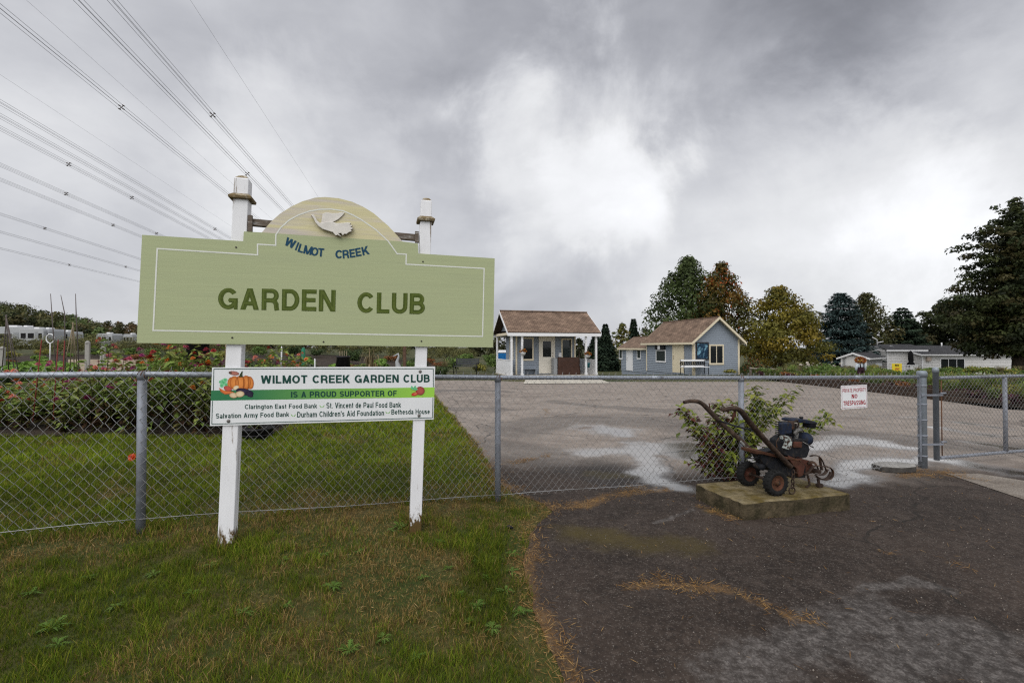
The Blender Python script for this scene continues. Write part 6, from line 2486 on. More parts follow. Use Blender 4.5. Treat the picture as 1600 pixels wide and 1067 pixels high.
home = simple_house('bungalow', 'long white sided bungalow with a charcoal roof and a wide dark window', FH, wR, 7.0, HR, 0.24, M_WHSID, M_GSHING, M_WTRIM, 'a', 0.35,
                    wins=[(*hw_px(1468, 559.5, 1507, 579.5), 2)])
mb = MB()
a0, a1, z0, z1 = hw_px(1446, 557.5, 1452.5, 564)
FH.box(mb, a0, a1, -0.20, -0.016, z0, z1)
mb.build('wall_box', mat('tan_box', (0.40, 0.33, 0.28), 0.7), home, bevel=0.02)
FL = Frame((fx(1385.5, D5 + 1.2), D5 + 1.2, zb), 0)
HL = CAMZ - (546.5 - 543) * (D5 + 1.2) / FPX - zb
wL = fx(1441, D5 + 1.2) - FL.o.x
mb = MB()
lap(mb, FL.wall('front')(0), 0, wL, 0, HL, False, h=0.16)
lap(mb, FL.wall('left')(0), 0, 1.2, 0, HL, True, h=0.16)
FL.box(mb, .01, wL - .01, .01, 1.2, -.5, HL - .01)
mb.build('wing_wall', M_WHSID, home)
mb = MB()
slab_roof(mb, FL(-0.3, -0.35, HL + 0.02), FL(wL + 0.6, -0.35, HL + 0.02), FL(wL + 1.9, 3.6, HL + 0.62), FL(1.6, 3.6, HL + 0.62), 0.08)
mb.build('wing_roof', M_GSHING, home)
mb = MB()
FL.box(mb, -0.32, wL + 0.3, -0.37, -0.34, HL - 0.16, HL + 0.0)
FL.box(mb, 0.0, 0.12, -0.04, -0.016, 0, HL)
mb.build('wing_fascia', M_WTRIM, home)
window(home, FL.wall('front')(-0.014), fx(1428, D5 + 1.2) - FL.o.x, fx(1437.5, D5 + 1.2) - FL.o.x, CAMZ - (567 - 543) * 48.2 / FPX - zb, CAMZ - (553.5 - 543) * 48.2 / FPX - zb, M_WTRIM, mull=1)
mb = MB()
p = FL(0.9, 2.4, HL + 0.42)
mb.tube([p, p + Vector((0, 0, 0.7)), p + Vector((-0.5, 0, 0.95))], 0.05, 6)
mb.tube([p + Vector((0, 0, 0.35)), p + Vector((0.7, 0, 0.5))], 0.04, 6)
mb.build('roof_vent', M_WTRIM, home)
mb = MB()
mb.tube([FH(4.9, 3.0, HR + 0.7), FH(4.9, 3.0, HR + 1.2)], 0.06, 8)
mb.build('roof_vent', M_WTRIM, home)

# white deck railing
rl = thing('deck_railing', (fx(1420, 46), 46, gb5(1420, 46)), 'white picket railing of the deck before the bungalow', 'railing')
mb = MB()
zt_ = CAMZ - (570 - 543) * 46 / FPX
zl_ = CAMZ - (583.5 - 543) * 46 / FPX
xa, xb = fx(1407.5, 46), fx(1434, 46)
mb.box(xa, xb, 45.95, 46.03, zt_ - 0.07, zt_)
mb.box(xa, xb, 45.97, 46.01, zl_ + 0.03, zl_ + 0.09)
k = xa
while k < xa + (xb - xa) * 0.55:
    mb.box(k, k + 0.05, 45.975, 46.005, zl_ + 0.09, zt_ - 0.07)
    k += 0.15
mb.box(xa + (xb - xa) * 0.56, xb, 45.975, 46.005, zl_ + 0.09, zt_ - 0.07)
mb.build('rail', M_WTRIM, rl)
mb = MB()
mb.box(xa - 0.1, xb + 0.1, 46.1, 46.9, zl_ - 0.6, zl_ + 0.02)
mb.build('deck', M_WTRIM, rl)
# closed patio umbrella
ub = thing('patio_umbrella', (fx(1423.5, 46.4), 46.4, zl_), 'closed black patio umbrella standing on the white railed deck', 'umbrella')
mb = MB()
zt2 = CAMZ - (547.5 - 543) * 46.4 / FPX
o = (fx(1423.5, 46.4), 46.4, 0)
prof = [(0.30, zl_ + 0.62), (0.33, zl_ + 0.75), (0.27, zl_ + 1.0), (0.16, zl_ + 1.2), (0.20, zl_ + 1.35), (0.17, zt2 - 0.25), (0.08, zt2 - 0.08), (0.0, zt2)]
vs, fs = [], []
for i, (r, z) in enumerate(prof):
    for k in range(20):
        th = 2 * math.pi * k / 20
        rr = r * (1 + 0.2 * math.cos(5 * th + i * 0.3))
        vs.append((o[0] + rr * math.cos(th) - 0.2 * (z - zl_ - 0.6) * 0.18, o[1] + rr * math.sin(th), z))
for i in range(len(prof) - 1):
    for k in range(20):
        fs.append((i * 20 + k, i * 20 + (k + 1) % 20, (i + 1) * 20 + (k + 1) % 20, (i + 1) * 20 + k))
mb.add(vs, fs, 0, True)
mb.build('canopy', mat('black_fabric', (0.008, 0.008, 0.009), 0.9), ub)
mb = MB()
mb.tube([(o[0], o[1], zl_), (o[0], o[1], zl_ + 0.7)], 0.03, 8)
mb.build('pole', M_BLACK, ub)

# small grey-white garage with a white gable, and the dark building behind it
D6 = 43.0
zg = CAMZ - (584 - 543) * D6 / FPX
AG = -0.86
ug = Vector((math.cos(AG), math.sin(AG)))
xg = fx(1314, D6)
kx = (1354 - CX) / FPX
wg = (kx * D6 - xg) / (ug.x - kx * ug.y)
FG = Frame((xg, D6, zg), AG)
hg = CAMZ - (557.8 - 543) * D6 / FPX - zg
M_LGSID = mat('light_grey_siding', (0.36, 0.36, 0.36), 0.7, 0.08, 3, stretch=(0.4, 0.4, 6))
gar = simple_house('garage', 'little grey garage with a white edged gable beside the scarecrow', FG, wg, 6.0, hg, 0.40, M_LGSID, M_GSHING, M_WTRIM, 'b', 0.3, cat='garage')
mb = MB()
FG.box(mb, 0.35, wg - 0.35, -0.05, -0.016, 0.0, hg - 0.12)
gd_ = mb.build('garage_door', M_WTRIM, gar)
mb = MB()
for k in range(4):
    FG.box(mb, 0.40, wg - 0.40, -0.058, -0.051, 0.05 + k * 0.42, 0.43 + k * 0.42)
mb.build('door_panel', M_WHSID, gd_, bevel=0.01)
D8 = 57.0
F8 = Frame((fx(1351, D8), D8, -1.3), -0.66)
simple_house('metal_barn', 'dark grey metal sided building between the garage and the bungalow', F8, 4.6, 5, CAMZ - (541.5 - 543) * D8 / FPX + 1.3, 0.05, M_GRSID, M_GSHING, M_GRSID, 'a', 0.1, cat='building')
# sliver of another white house beyond the spruces
D9 = 64.0
F9 = Frame((fx(1270, D9), D9, -1.2), -0.6)
simple_house('white_house', 'sliver of a white house glimpsed beyond the yellow larch and spruce', F9, 4.6, 7, CAMZ - (566 - 543) * D9 / FPX + 1.2, 0.3, M_WHSID, M_GSHING, M_WTRIM, 'a', 0.3)
# ================================================================ TREES
def lumps_crown(r, lumps, dens, leaf, pal, flat=0.75, up=0.5, aspect=0.62, tint=None):
    """leaves over many overlapping boughs; each bough has its own shade"""
    sets_ = []
    for (x, y, z, R_) in lumps:
        n = int(dens * R_ * R_) + 12
        D = rdir(n, r)
        rad = R_ * (0.35 + 0.65 * r.random((n, 1)) ** 0.55)
        rad *= 1 + 0.22 * np.sin(D[:, :1] * 5 + x) * np.cos(D[:, 1:2] * 6 + y)
        p = np.array([[x, y, z]]) + D * rad * np.array([[1, 1, flat]])
        Nn = unit(D + np.array([[0, 0, up]]) + 0.7 * rdir(n, r))
        T = unit(np.cross(Nn, rdir(n, r)) + np.array([[0, 0, -0.25]]))
        c = pal[r.integers(0, len(pal))] * r.uniform(0.78, 1.25)
        col = c[None] * r.uniform(0.7, 1.35, (n, 1))
        if tint is not None:
            w_, c2 = tint(p)
            col = np.where((r.random(n) < w_)[:, None], c2[None] * r.uniform(0.6, 1.4, (n, 1)), col)
        L = leaf * r.uniform(0.6, 1.3, n)
        sets_.append(leafset(p, T, Nn, L, L * aspect, col, 0.06, 0.1))
    return merge(sets_)


def trunk_mb(base, H, r0, lumps, r, limbs=9, lean=(0, 0)):
    mb = MB()
    b = Vector(base)
    top = b + Vector((lean[0], lean[1], H))
    pts = [b + Vector((0, 0, -0.3))] + [b.lerp(top, t) + Vector((r.normal(0, 0.02) * H * 0.3, r.normal(0, 0.02) * H * 0.3, 0)) for t in (0.12, 0.35, 0.6, 0.85)]
    rr = [r0 * 1.35, r0, r0 * 0.8, r0 * 0.5, r0 * 0.18]
    mb.tube(pts, rr, 9)
    L = sorted(lumps, key=lambda q: -q[3])[:limbs * 2]
    for k in range(min(limbs, len(L))):
        q = L[(k * 2) % len(L)]
        e = b + Vector(q[:3])
        t = min(0.85, max(0.18, (e.z - b.z) / H - 0.14))
        s_ = b.lerp(top, t)
        m = s_.lerp(e, 0.5) + Vector((0, 0, 0.08 * H * r.random()))
        mb.tube([s_, m, e], [r0 * 0.34 * (1.1 - t), r0 * 0.22 * (1.1 - t), r0 * 0.07], 6)
    return mb


def broadleaf(name, px, d, top_y, w_px, pal, lab, cat='tree', crown0=0.12, n=26, dens=95, leaf=0.34, flat=0.72, seed=1, shape=0.55, group=None, tint=None, trunk=0.2, layered=False, bot_y=None):
    r = np.random.default_rng(seed)
    x = (px - CX) / FPX * d
    z = gzf(x, d)
    H = CAMZ - (top_y - 543) * d / FPX - z
    W = w_px * d / FPX / 2
    t = thing(name, (x, d, z), lab, cat, group)
    L = []
    for k in range(n):
        f = (k + 0.5) / n
        h = crown0 + (1 - crown0) * f ** 0.9
        # widest low down, drawn in towards the top
        g = (h - crown0) / (1 - crown0)
        prof = (min(1, g / 0.22) ** 0.6) * (1 - max(0, (g - shape * 0.6) / (1 - shape * 0.6)) ** 1.7)
        Rl = W * r.uniform(0.30, 0.46) * (0.45 + 0.55 * prof)
        a = k * 2.399 + r.uniform(-0.5, 0.5)
        q = max(0, W * prof * r.uniform(0.80, 1.14) * (1 + 0.13 * math.sin(2 * a + seed) + 0.10 * math.sin(3 * a + 2 * seed + 5 * f)) - Rl * 0.62)
        L.append((math.cos(a) * q, math.sin(a) * q, min(h * H, H - Rl * flat * 0.85), Rl))
    L.append((0, 0, H - W * 0.22, W * 0.25))
    for k in range(4):
        L.append((r.uniform(-.2, .2) * W, r.uniform(-.2, .2) * W, H * (0.35 + 0.15 * k), W * 0.42))
    if layered:
        L = [(a, b, c, e * 1.1) for a, b, c, e in L]
    V, Q, c = lumps_crown(r, L, dens, leaf, pal, 0.42 if layered else flat, tint=tint)
    link('crown', npmesh('crown', V, quads=Q, col=c, material=LEAF), t)
    trunk_mb((x, d, z), H * 0.9, trunk, L, r).build('trunk', BARK, t)
    return t


def conifer(name, px, d, top_y, w_px, pal, lab, seed=1, levels=30, group=None, droop=0.28, nl=0.30, power=0.85, per=13, soft=0.0, trunk=0.16, density=1.0):
    r = np.random.default_rng(seed)
    x = (px - CX) / FPX * d
    z = gzf(x, d)
    H = CAMZ - (top_y - 543) * d / FPX - z
    W = w_px * d / FPX / 2
    t = thing(name, (x, d, z), lab, 'conifer', group)
    P_, D_, N_, L_, C_ = [], [], [], [], []
    for k in range(levels):
        f = (k + r.uniform(0, 0.8)) / levels
        zc = H * (0.03 + 0.96 * f)
        Rk = W * (1 - f) ** power * (min(1, 0.70 + 2.2 * f)) + 0.05 * W
        nb = max(6, int(per * (1 - 0.45 * f)))
        a0 = r.uniform(0, 6.28)
        for j in range(nb):
            a = a0 + 6.283 * j / nb + r.normal(0, 0.18)
            Rb = Rk * r.uniform(0.68, 1.12)
            cb = pal[r.integers(0, len(pal))] * r.uniform(0.75, 1.25)
            m = int((16 + 34 * Rb / max(W, 1e-3)) * 1.6 * density)
            s_ = r.random(m) ** 0.7
            rad = Rb * s_
            sag = -droop * Rb * s_ + 0.16 * Rb * s_ ** 3 * 1.2 + soft * r.normal(0, 0.12, m) * Rb
            side = r.normal(0, 0.17, m) * Rb * (1.05 - 0.75 * s_)
            ca, sa = math.cos(a), math.sin(a)
            P_.append(np.stack([ca * rad - sa * side, sa * rad + ca * side, zc + sag + r.normal(0, 0.035, m) * W * 0.6], 1))
            dd = np.stack([ca - sa * np.sign(side) * 0.7, sa + ca * np.sign(side) * 0.7, -0.25 + r.normal(0, 0.25, m)], 1)
            D_.append(dd)
            N_.append(np.stack([0.5 * ca + r.normal(0, .4, m), 0.5 * sa + r.normal(0, .4, m), np.full(m, 0.9)], 1))
            L_.append(nl * r.uniform(0.7, 1.4, m) * (0.75 + 0.35 * Rb / W))
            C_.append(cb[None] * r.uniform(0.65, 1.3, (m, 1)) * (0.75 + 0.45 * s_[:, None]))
    L = np.concatenate(L_)
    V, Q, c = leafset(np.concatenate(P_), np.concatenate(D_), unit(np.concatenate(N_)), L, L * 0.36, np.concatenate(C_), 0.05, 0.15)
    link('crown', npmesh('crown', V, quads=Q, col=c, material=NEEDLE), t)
    mb = MB()
    mb.tube([(x, d, z - 0.3), (x, d, z + H * 0.4), (x, d, z + H * 0.97)], [trunk * 1.3, trunk * 0.75, 0.02], 8)
    mb.build('trunk', BARK, t)
    return t


A = np.array
PAL_GREEN = A([(0.054, 0.076, 0.024), (0.070, 0.095, 0.030), (0.041, 0.057, 0.020)])
PAL_BRONZE = A([(0.108, 0.074, 0.017), (0.077, 0.067, 0.018), (0.138, 0.082, 0.017), (0.058, 0.058, 0.018)])
PAL_LARCH = A([(0.156, 0.127, 0.018), (0.122, 0.112, 0.021), (0.189, 0.140, 0.021), (0.086, 0.083, 0.018)])
PAL_BLUE = A([(0.037, 0.060, 0.057), (0.048, 0.074, 0.071), (0.028, 0.046, 0.044)])
PAL_SPRUCE = A([(0.026, 0.042, 0.026), (0.035, 0.052, 0.032), (0.020, 0.032, 0.021)])
PAL_DARK = A([(0.020, 0.027, 0.010), (0.030, 0.036, 0.012), (0.014, 0.018, 0.008), (0.036, 0.032, 0.012)])
PAL_OLIVE = A([(0.060, 0.062, 0.022), (0.046, 0.050, 0.019), (0.072, 0.065, 0.024)])
PAL_YEL = A([(0.12, 0.12, 0.025), (0.085, 0.10, 0.026), (0.15, 0.13, 0.03)])
PAL_RUSTY = A([(0.080, 0.052, 0.024), (0.064, 0.050, 0.022), (0.045, 0.042, 0.02)])

broadleaf('maple_tree', 1076, 50, 400, 112, PAL_GREEN, 'tall dense dark green maple rising behind the clubhouse roof', seed=3, n=54, dens=130, leaf=0.32, shape=0.75)


def orange_top(p):
    w_ = np.clip((p[:, 2] - 8.0) / 1.6, 0, 1) * 0.32 * (np.sin(p[:, 0] * 2.3 + p[:, 2]) > -0.3)
    return w_ + 0.05, A((0.26, 0.066, 0.014))


broadleaf('maple_tree', 1128, 47.5, 408, 96, PAL_BRONZE, 'bronze maple turning orange at its top, right behind the green maple', seed=5, n=50, dens=130, leaf=0.30, shape=0.75, tint=orange_top)
broadleaf('larch_tree', 1218, 43, 446, 120, PAL_LARCH, 'wide yellow green larch with tiered feathery branches right of the clubhouse', seed=7, n=56, dens=130, leaf=0.26, crown0=0.06, shape=0.68, flat=0.5, layered=True)
broadleaf('larch_tree', 1262, 46, 484, 60, PAL_LARCH, 'smaller yellow green larch overlapped by the wide larch', seed=8, n=26, dens=120, leaf=0.26, crown0=0.05, shape=0.35, layered=True)
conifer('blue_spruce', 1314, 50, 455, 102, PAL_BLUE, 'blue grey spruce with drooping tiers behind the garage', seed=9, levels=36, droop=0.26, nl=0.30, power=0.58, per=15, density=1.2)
broadleaf('cedar_tree', 1354, 60, 456, 84, PAL_OLIVE, 'brownish olive cedar standing right behind the blue spruce', seed=10, n=44, dens=105, leaf=0.34, crown0=0.03, shape=0.5)
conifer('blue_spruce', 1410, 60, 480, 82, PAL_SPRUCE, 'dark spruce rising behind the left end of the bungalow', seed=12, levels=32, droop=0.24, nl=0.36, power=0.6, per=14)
broadleaf('maple_tree', 1478, 64, 470, 104, PAL_DARK, 'round very dark maple behind the bungalow roof', seed=14, n=40, dens=95, leaf=0.42, layered=True)
broadleaf('maple_tree', 1522, 70, 478, 90, PAL_DARK, 'dark maple filling the gap between the bungalow and the big beech', seed=15, n=32, dens=85, leaf=0.42, layered=True)
broadleaf('bush_tree', 1453, 72, 532, 46, PAL_YEL, 'pale yellow green bush peeping over the bungalow roof', seed=16, n=14, dens=60, leaf=0.4, crown0=0.05)


def big_tree():
    """layered crown of a broad old beech: long flat boughs, ragged left outline, sky showing between"""
    r = np.random.default_rng(31)
    d = 36.0
    x = (1592 - CX) / FPX * d
    z = gzf(x, d)
    t = thing('beech_tree', (x, d, z), 'huge dark beech with layered boughs at the right edge', 'tree')
    k_ = d / FPX
    # half width of the crown at heights read off its left edge
    prof = [(543, 60), (533, 86), (519, 90), (504, 92), (489, 95), (474, 97), (457, 96), (438, 88), (418, 78), (398, 75), (376, 76), (356, 64), (340, 46), (328, 28), (319, 12)]
    L = []
    for py, hw in prof:
        zc = CAMZ - (py - 543) * k_ - z
        W = hw * k_ * 0.94 + 0.1
        nb = max(6, int(15 * hw / 90))
        a0 = r.uniform(0, 6.28)
        for j in range(nb):
            a = a0 + 6.283 * j / nb + r.normal(0, 0.2)
            for f in (0.25, 0.52, 0.76, 0.95):
                Rl = W * r.uniform(0.13, 0.20) * (1.35 - 0.7 * f) + 0.16
                q = max(0, W * f * r.uniform(0.80, 1.16) - 0.6 * Rl)
                L.append((math.cos(a) * q, math.sin(a) * q, zc - 0.35 * f + r.normal(0, 0.32), Rl))
    V, Q, c = lumps_crown(r, L, 135, 0.25, PAL_DARK * 1.6, 0.42, up=0.9)
    link('crown', npmesh('crown', V, quads=Q, col=c, material=LEAF), t)
    mb = trunk_mb((x, d, z), (543 - 330) * k_ + 2.2, 0.36, L, r, limbs=30)
    mb.build('trunk', BARK, t)


big_tree()
# far trees between and beside the sheds
broadleaf('aspen_tree', 972, 62, 504, 46, PAL_YEL, 'yellow green aspen left of the clubhouse wing', seed=20, n=18, dens=60, leaf=0.4, crown0=0.05)
broadleaf('aspen_tree', 1008, 66, 511, 38, PAL_OLIVE, 'low olive tree just behind the clubhouse wing roof', seed=21, n=16, dens=60, leaf=0.42, crown0=0.05)
conifer('spruce_tree', 990, 70, 497, 34, PAL_SPRUCE, 'slim dark spruce tip above the aspen', seed=22, levels=34, nl=0.4, power=1.0)
conifer('spruce_tree', 946, 55, 506, 44, PAL_SPRUCE, 'dark spruce just right of the porch shed', seed=23, levels=36, nl=0.34, power=1.0)
conifer('spruce_tree', 931, 60, 516, 36, PAL_SPRUCE, 'small dark spruce half hidden by the porch shed', seed=24, levels=34, nl=0.34, power=1.0)
for i, (px, d, ty, w_, pal) in enumerate(((776, 62, 521, 36, PAL_OLIVE), (800, 68, 516, 44, PAL_DARK), (838, 70, 530, 50, PAL_OLIVE), (880, 72, 532, 46, PAL_GREEN), (905, 70, 528, 36, PAL_DARK),
                                         (740, 75, 528, 52, PAL_DARK), (690, 80, 526, 56, PAL_OLIVE), (640, 85, 524, 60, PAL_DARK), (585, 85, 524, 60, PAL_OLIVE), (530, 90, 522, 60, PAL_DARK), (470, 90, 520, 60, PAL_RUSTY))):
    broadleaf('background_tree', px, d, ty, w_, pal, ('olive', 'dark green', 'mid olive', 'mid green', 'very dark', 'dark', 'broad olive', 'broad dark', 'wide olive', 'wide dark', 'rusty')[i] +
              ' far tree seen past ' + ('the left porch posts', 'the left of the porch roof', 'the porch door', 'the covered barbecue', 'the right porch posts', 'the right end of the sign',
                                        'the right sign post', 'the sign above the bench', 'the back of the sign, left of its right post', 'the middle of the sign', 'the left half of the sign')[i],
              seed=40 + i, n=14, dens=46, leaf=0.45, crown0=0.04, group=None)
# the wooded rise on the far left, one tree at a time
hillpx = [(-70, 470, 90), (-30, 470, 80), (4, 472, 74), (34, 474, 64), (62, 485, 54), (86, 486, 50), (110, 491, 48), (134, 496, 44), (152, 503, 32), (168, 501, 30), (186, 502, 32), (206, 503, 34), (232, 506, 44), (266, 512, 50), (310, 514, 56), (360, 516, 60), (415, 518, 60)]
pals = [PAL_DARK, PAL_GREEN, PAL_DARK, PAL_OLIVE, PAL_DARK, PAL_OLIVE, PAL_GREEN, PAL_RUSTY, PAL_OLIVE, PAL_DARK, PAL_RUSTY, PAL_RUSTY, PAL_DARK, PAL_OLIVE, PAL_DARK, PAL_OLIVE, PAL_DARK]
pn = ['dark', 'green', 'dark', 'olive', 'dark', 'olive', 'green', 'rusty', 'olive', 'dark', 'rusty', 'rusty', 'dark', 'olive', 'dark', 'olive', 'dark']


def hp_(px):
    return 'above the white caravans' if px < 60 else 'behind the tall thin poles' if px < 128 else 'between poles and sign edge' if px < 220 else 'hidden by the sign'


for i, (px, ty, w_) in enumerate(hillpx):
    d = 112 + 6 * ((i * 7) % 5)
    broadleaf('hillside_tree', px, d, ty, w_ * 1.4, pals[i] * 1.7, pn[i] + ' tree on the crest of the wooded rise, ' + hp_(px), seed=60 + i, n=16, dens=26, leaf=0.62, crown0=0.0, flat=0.8, shape=0.8,
              group=pn[i] + ' crest trees ' + hp_(px))
for i, (px, ty, w_) in enumerate(((20, 486, 70), (70, 497, 56), (100, 503, 52), (130, 508, 44), (48, 492, 60), (-20, 484, 70), (156, 511, 36), (185, 511, 36), (215, 513, 36))):
    broadleaf('hillside_tree', px, 98 + 4 * (i % 3), ty, w_, pals[(i * 3) % 17] * 1.8, pn[(i * 3) % 17] + ' lower tree at the foot of the wooded rise, ' + hp_(px), seed=90 + i, n=14, dens=28, leaf=0.6, crown0=0.0, flat=0.8, shape=0.8,
              group=pn[(i * 3) % 17] + ' foot trees ' + hp_(px))
# ================================================================ GARDEN PLANTS
def bush_mesh(H, Wd, n, leaf, pal, seed, aspect=0.55, up=0.4, base=0.0, low=None):
    """many leaves over a lumpy mound"""
    r = np.random.default_rng(seed)
    k = 9
    a = r.uniform(0, 6.28, k)
    q = r.uniform(0.1, 0.30, k) * Wd
    cz = r.uniform(0.30, 0.78, k) * H
    idx = r.integers(0, k, n)
    D = rdir(n, r)
    R_ = r.uniform(0.16, 0.26, k)[idx][:, None]
    p = np.stack([np.cos(a[idx]) * q[idx], np.sin(a[idx]) * q[idx], cz[idx]], 1) + D * R_ * np.array([[Wd, Wd, H]]) * r.uniform(0.5, 1.05, (n, 1))
    p[:, 2] = np.abs(p[:, 2]) + base
    Nn = unit(D + np.array([[0, 0, up]]) + 0.6 * rdir(n, r))
    T = unit(np.cross(Nn, rdir(n, r)))
    col = pal[r.integers(0, len(pal), n)] * r.uniform(0.65, 1.35, (n, 1))
    if low is not None:
        w_ = np.clip(1 - p[:, 2:3] / (H * 0.55), 0, 1)
        col = np.where(r.random((n, 1)) < w_, A(low)[None] * r.uniform(0.6, 1.3, (n, 1)), col)
    L = leaf * r.uniform(0.6, 1.35, n)
    return leafset(p, T, Nn, L, L * aspect, col, 0.06, 0.2)


def tuft_mesh(H, spread, n, wd, pal, seed, arch=0.6):
    """arching strap leaves"""
    r = np.random.default_rng(seed)
    th = r.uniform(0, 6.28, n)
    L = H * r.uniform(0.6, 1.2, n)
    le = spread * r.uniform(0.15, 1, n)
    col = pal[r.integers(0, len(pal), n)] * r.uniform(0.7, 1.3, (n, 1))
    d = np.stack([np.cos(th), np.sin(th), 0 * th], 1)
    s_ = np.stack([-np.sin(th), np.cos(th), 0 * th], 1) * wd / 2
    b = d * 0.05 * r.random((n, 1))
    P1 = b + d * (le * 0.35)[:, None] + np.stack([0 * L, 0 * L, L * 0.62], 1)
    P2 = b + d * (le * 0.8)[:, None] + np.stack([0 * L, 0 * L, L * (1 - 0.15 * arch)], 1)
    P3 = b + d * (le * 1.25)[:, None] + np.stack([0 * L, 0 * L, L * (1 - 0.45 * arch * le / max(spread, 1e-6))], 1)
    V = np.stack([b - s_, b + s_, P1 + s_, P1 - s_, P2 + s_ * .7, P2 - s_ * .7, P3 + s_ * .1, P3 - s_ * .1], 1).reshape(-1, 3)
    k = np.arange(n)[:, None, None] * 8
    Q = (k + A([[0, 1, 2, 3], [3, 2, 4, 5], [5, 4, 6, 7]])[None]).reshape(-1, 4)
    return V, Q, np.repeat(col, 8, axis=0)


def flower_mesh(R_, c1, c2, rings=3, np_=13, cup=0.25):
    sets_ = []
    for k in range(rings):
        n = np_ - 2 * k
        th = np.arange(n) * 6.283 / n + k * 0.3
        el = cup + 0.42 * k - 0.25
        D = np.stack([np.cos(th) * math.cos(el), np.sin(th) * math.cos(el), np.full(n, math.sin(el))], 1)
        Nn = np.stack([-np.cos(th) * math.sin(el), -np.sin(th) * math.sin(el), np.full(n, math.cos(el))], 1)
        L = R_ * (1 - 0.24 * k)
        c0 = np.tile(A([[0, 0, 0.006 * k]]), (n, 1))
        sets_.append(leafset(c0, D, Nn, L, L * 0.42, np.tile(A(c1)[None], (n, 1)) * rng.uniform(0.8, 1.2, (n, 1)), 0.03, 0.05))
    n = 10
    th = np.arange(n) * 6.283 / n
    D = np.stack([np.cos(th) * .5, np.sin(th) * .5, np.full(n, .8)], 1)
    sets_.append(leafset(np.tile(A([[0, 0, 0.010]]), (n, 1)), D, D * 0 + A([[0, 0, 1.0]]), R_ * 0.3, R_ * 0.18, np.tile(A(c2)[None], (n, 1))))
    V, Q, c = merge(sets_)
    return npmesh('flower', V, quads=Q, col=c, material=PETAL)


FL_COL = {'pink': ((0.42, 0.075, 0.13), (0.25, 0.12, 0.02)), 'magenta': ((0.27, 0.022, 0.13), (0.2, 0.09, 0.02)), 'red': ((0.30, 0.018, 0.018), (0.16, 0.05, 0.01)),
          'orange': ((0.55, 0.15, 0.018), (0.3, 0.12, 0.02)), 'salmon': ((0.60, 0.19, 0.13), (0.3, 0.14, 0.04)), 'coral': ((0.62, 0.075, 0.02), (0.3, 0.05, 0.02)), 'white': ((0.58, 0.56, 0.46), (0.35, 0.28, 0.06))}
FLM = {k: flower_mesh(0.038, *v) for k, v in FL_COL.items()}

# --- zinnia bed behind the fence: every plant with its own heads -----------
PAL_ZL = A([(0.189, 0.265, 0.057), (0.146, 0.217, 0.048), (0.255, 0.299, 0.079), (0.221, 0.231, 0.066)])


def zinnia_foliage(seed, H):
    r = np.random.default_rng(seed)
    sets_, tips = [], []
    for k in range(8):
        a, le = r.uniform(0, 6.28), r.uniform(0.05, 0.26)
        tip = A([math.cos(a) * le, math.sin(a) * le, H * r.uniform(0.60, 1.08)])
        tips.append(tip)
        n = 26
        t = np.sort(r.uniform(0.08, 0.99, n))
        p = tip[None] * np.stack([t ** 1.2, t ** 1.2, t], 1)
        th = r.uniform(0, 6.28, n)
        D = np.stack([np.cos(th), np.sin(th), r.uniform(-0.35, 0.5, n)], 1)
        Nn = unit(np.stack([-np.cos(th) * .3, -np.sin(th) * .3, np.ones(n)], 1) + 0.4 * rdir(n, r))
        w_ = np.clip((0.50 - t) / 0.30, 0, 1)[:, None]
        col = PAL_ZL[r.integers(0, 4, n)] * r.uniform(0.7, 1.25, (n, 1))
        brown = A([(0.055, 0.030, 0.018), (0.09, 0.050, 0.024), (0.14, 0.12, 0.045)])[r.integers(0, 3, n)]
        col = np.where(r.random((n, 1)) < w_ * 0.9, brown, col)
        L = r.uniform(0.07, 0.13, n)
        sets_.append(leafset(p, D, Nn, L, L * 0.5, col, 0.05, 0.3))
        # stalk as a thin ribbon
        c0 = np.zeros((2, 3)) + A([[0, 0, 0]])
        sets_.append(leafset(c0, np.stack([tip, tip]), A([[1, 0, 0], [0, 1, 0.0]]), np.linalg.norm(tip), 0.014, np.tile(A([[0.05, 0.05, 0.02]]), (2, 1))))
    V, Q, c = merge(sets_)
    return npmesh('foliage', V, quads=Q, col=c, material=LEAF), tips


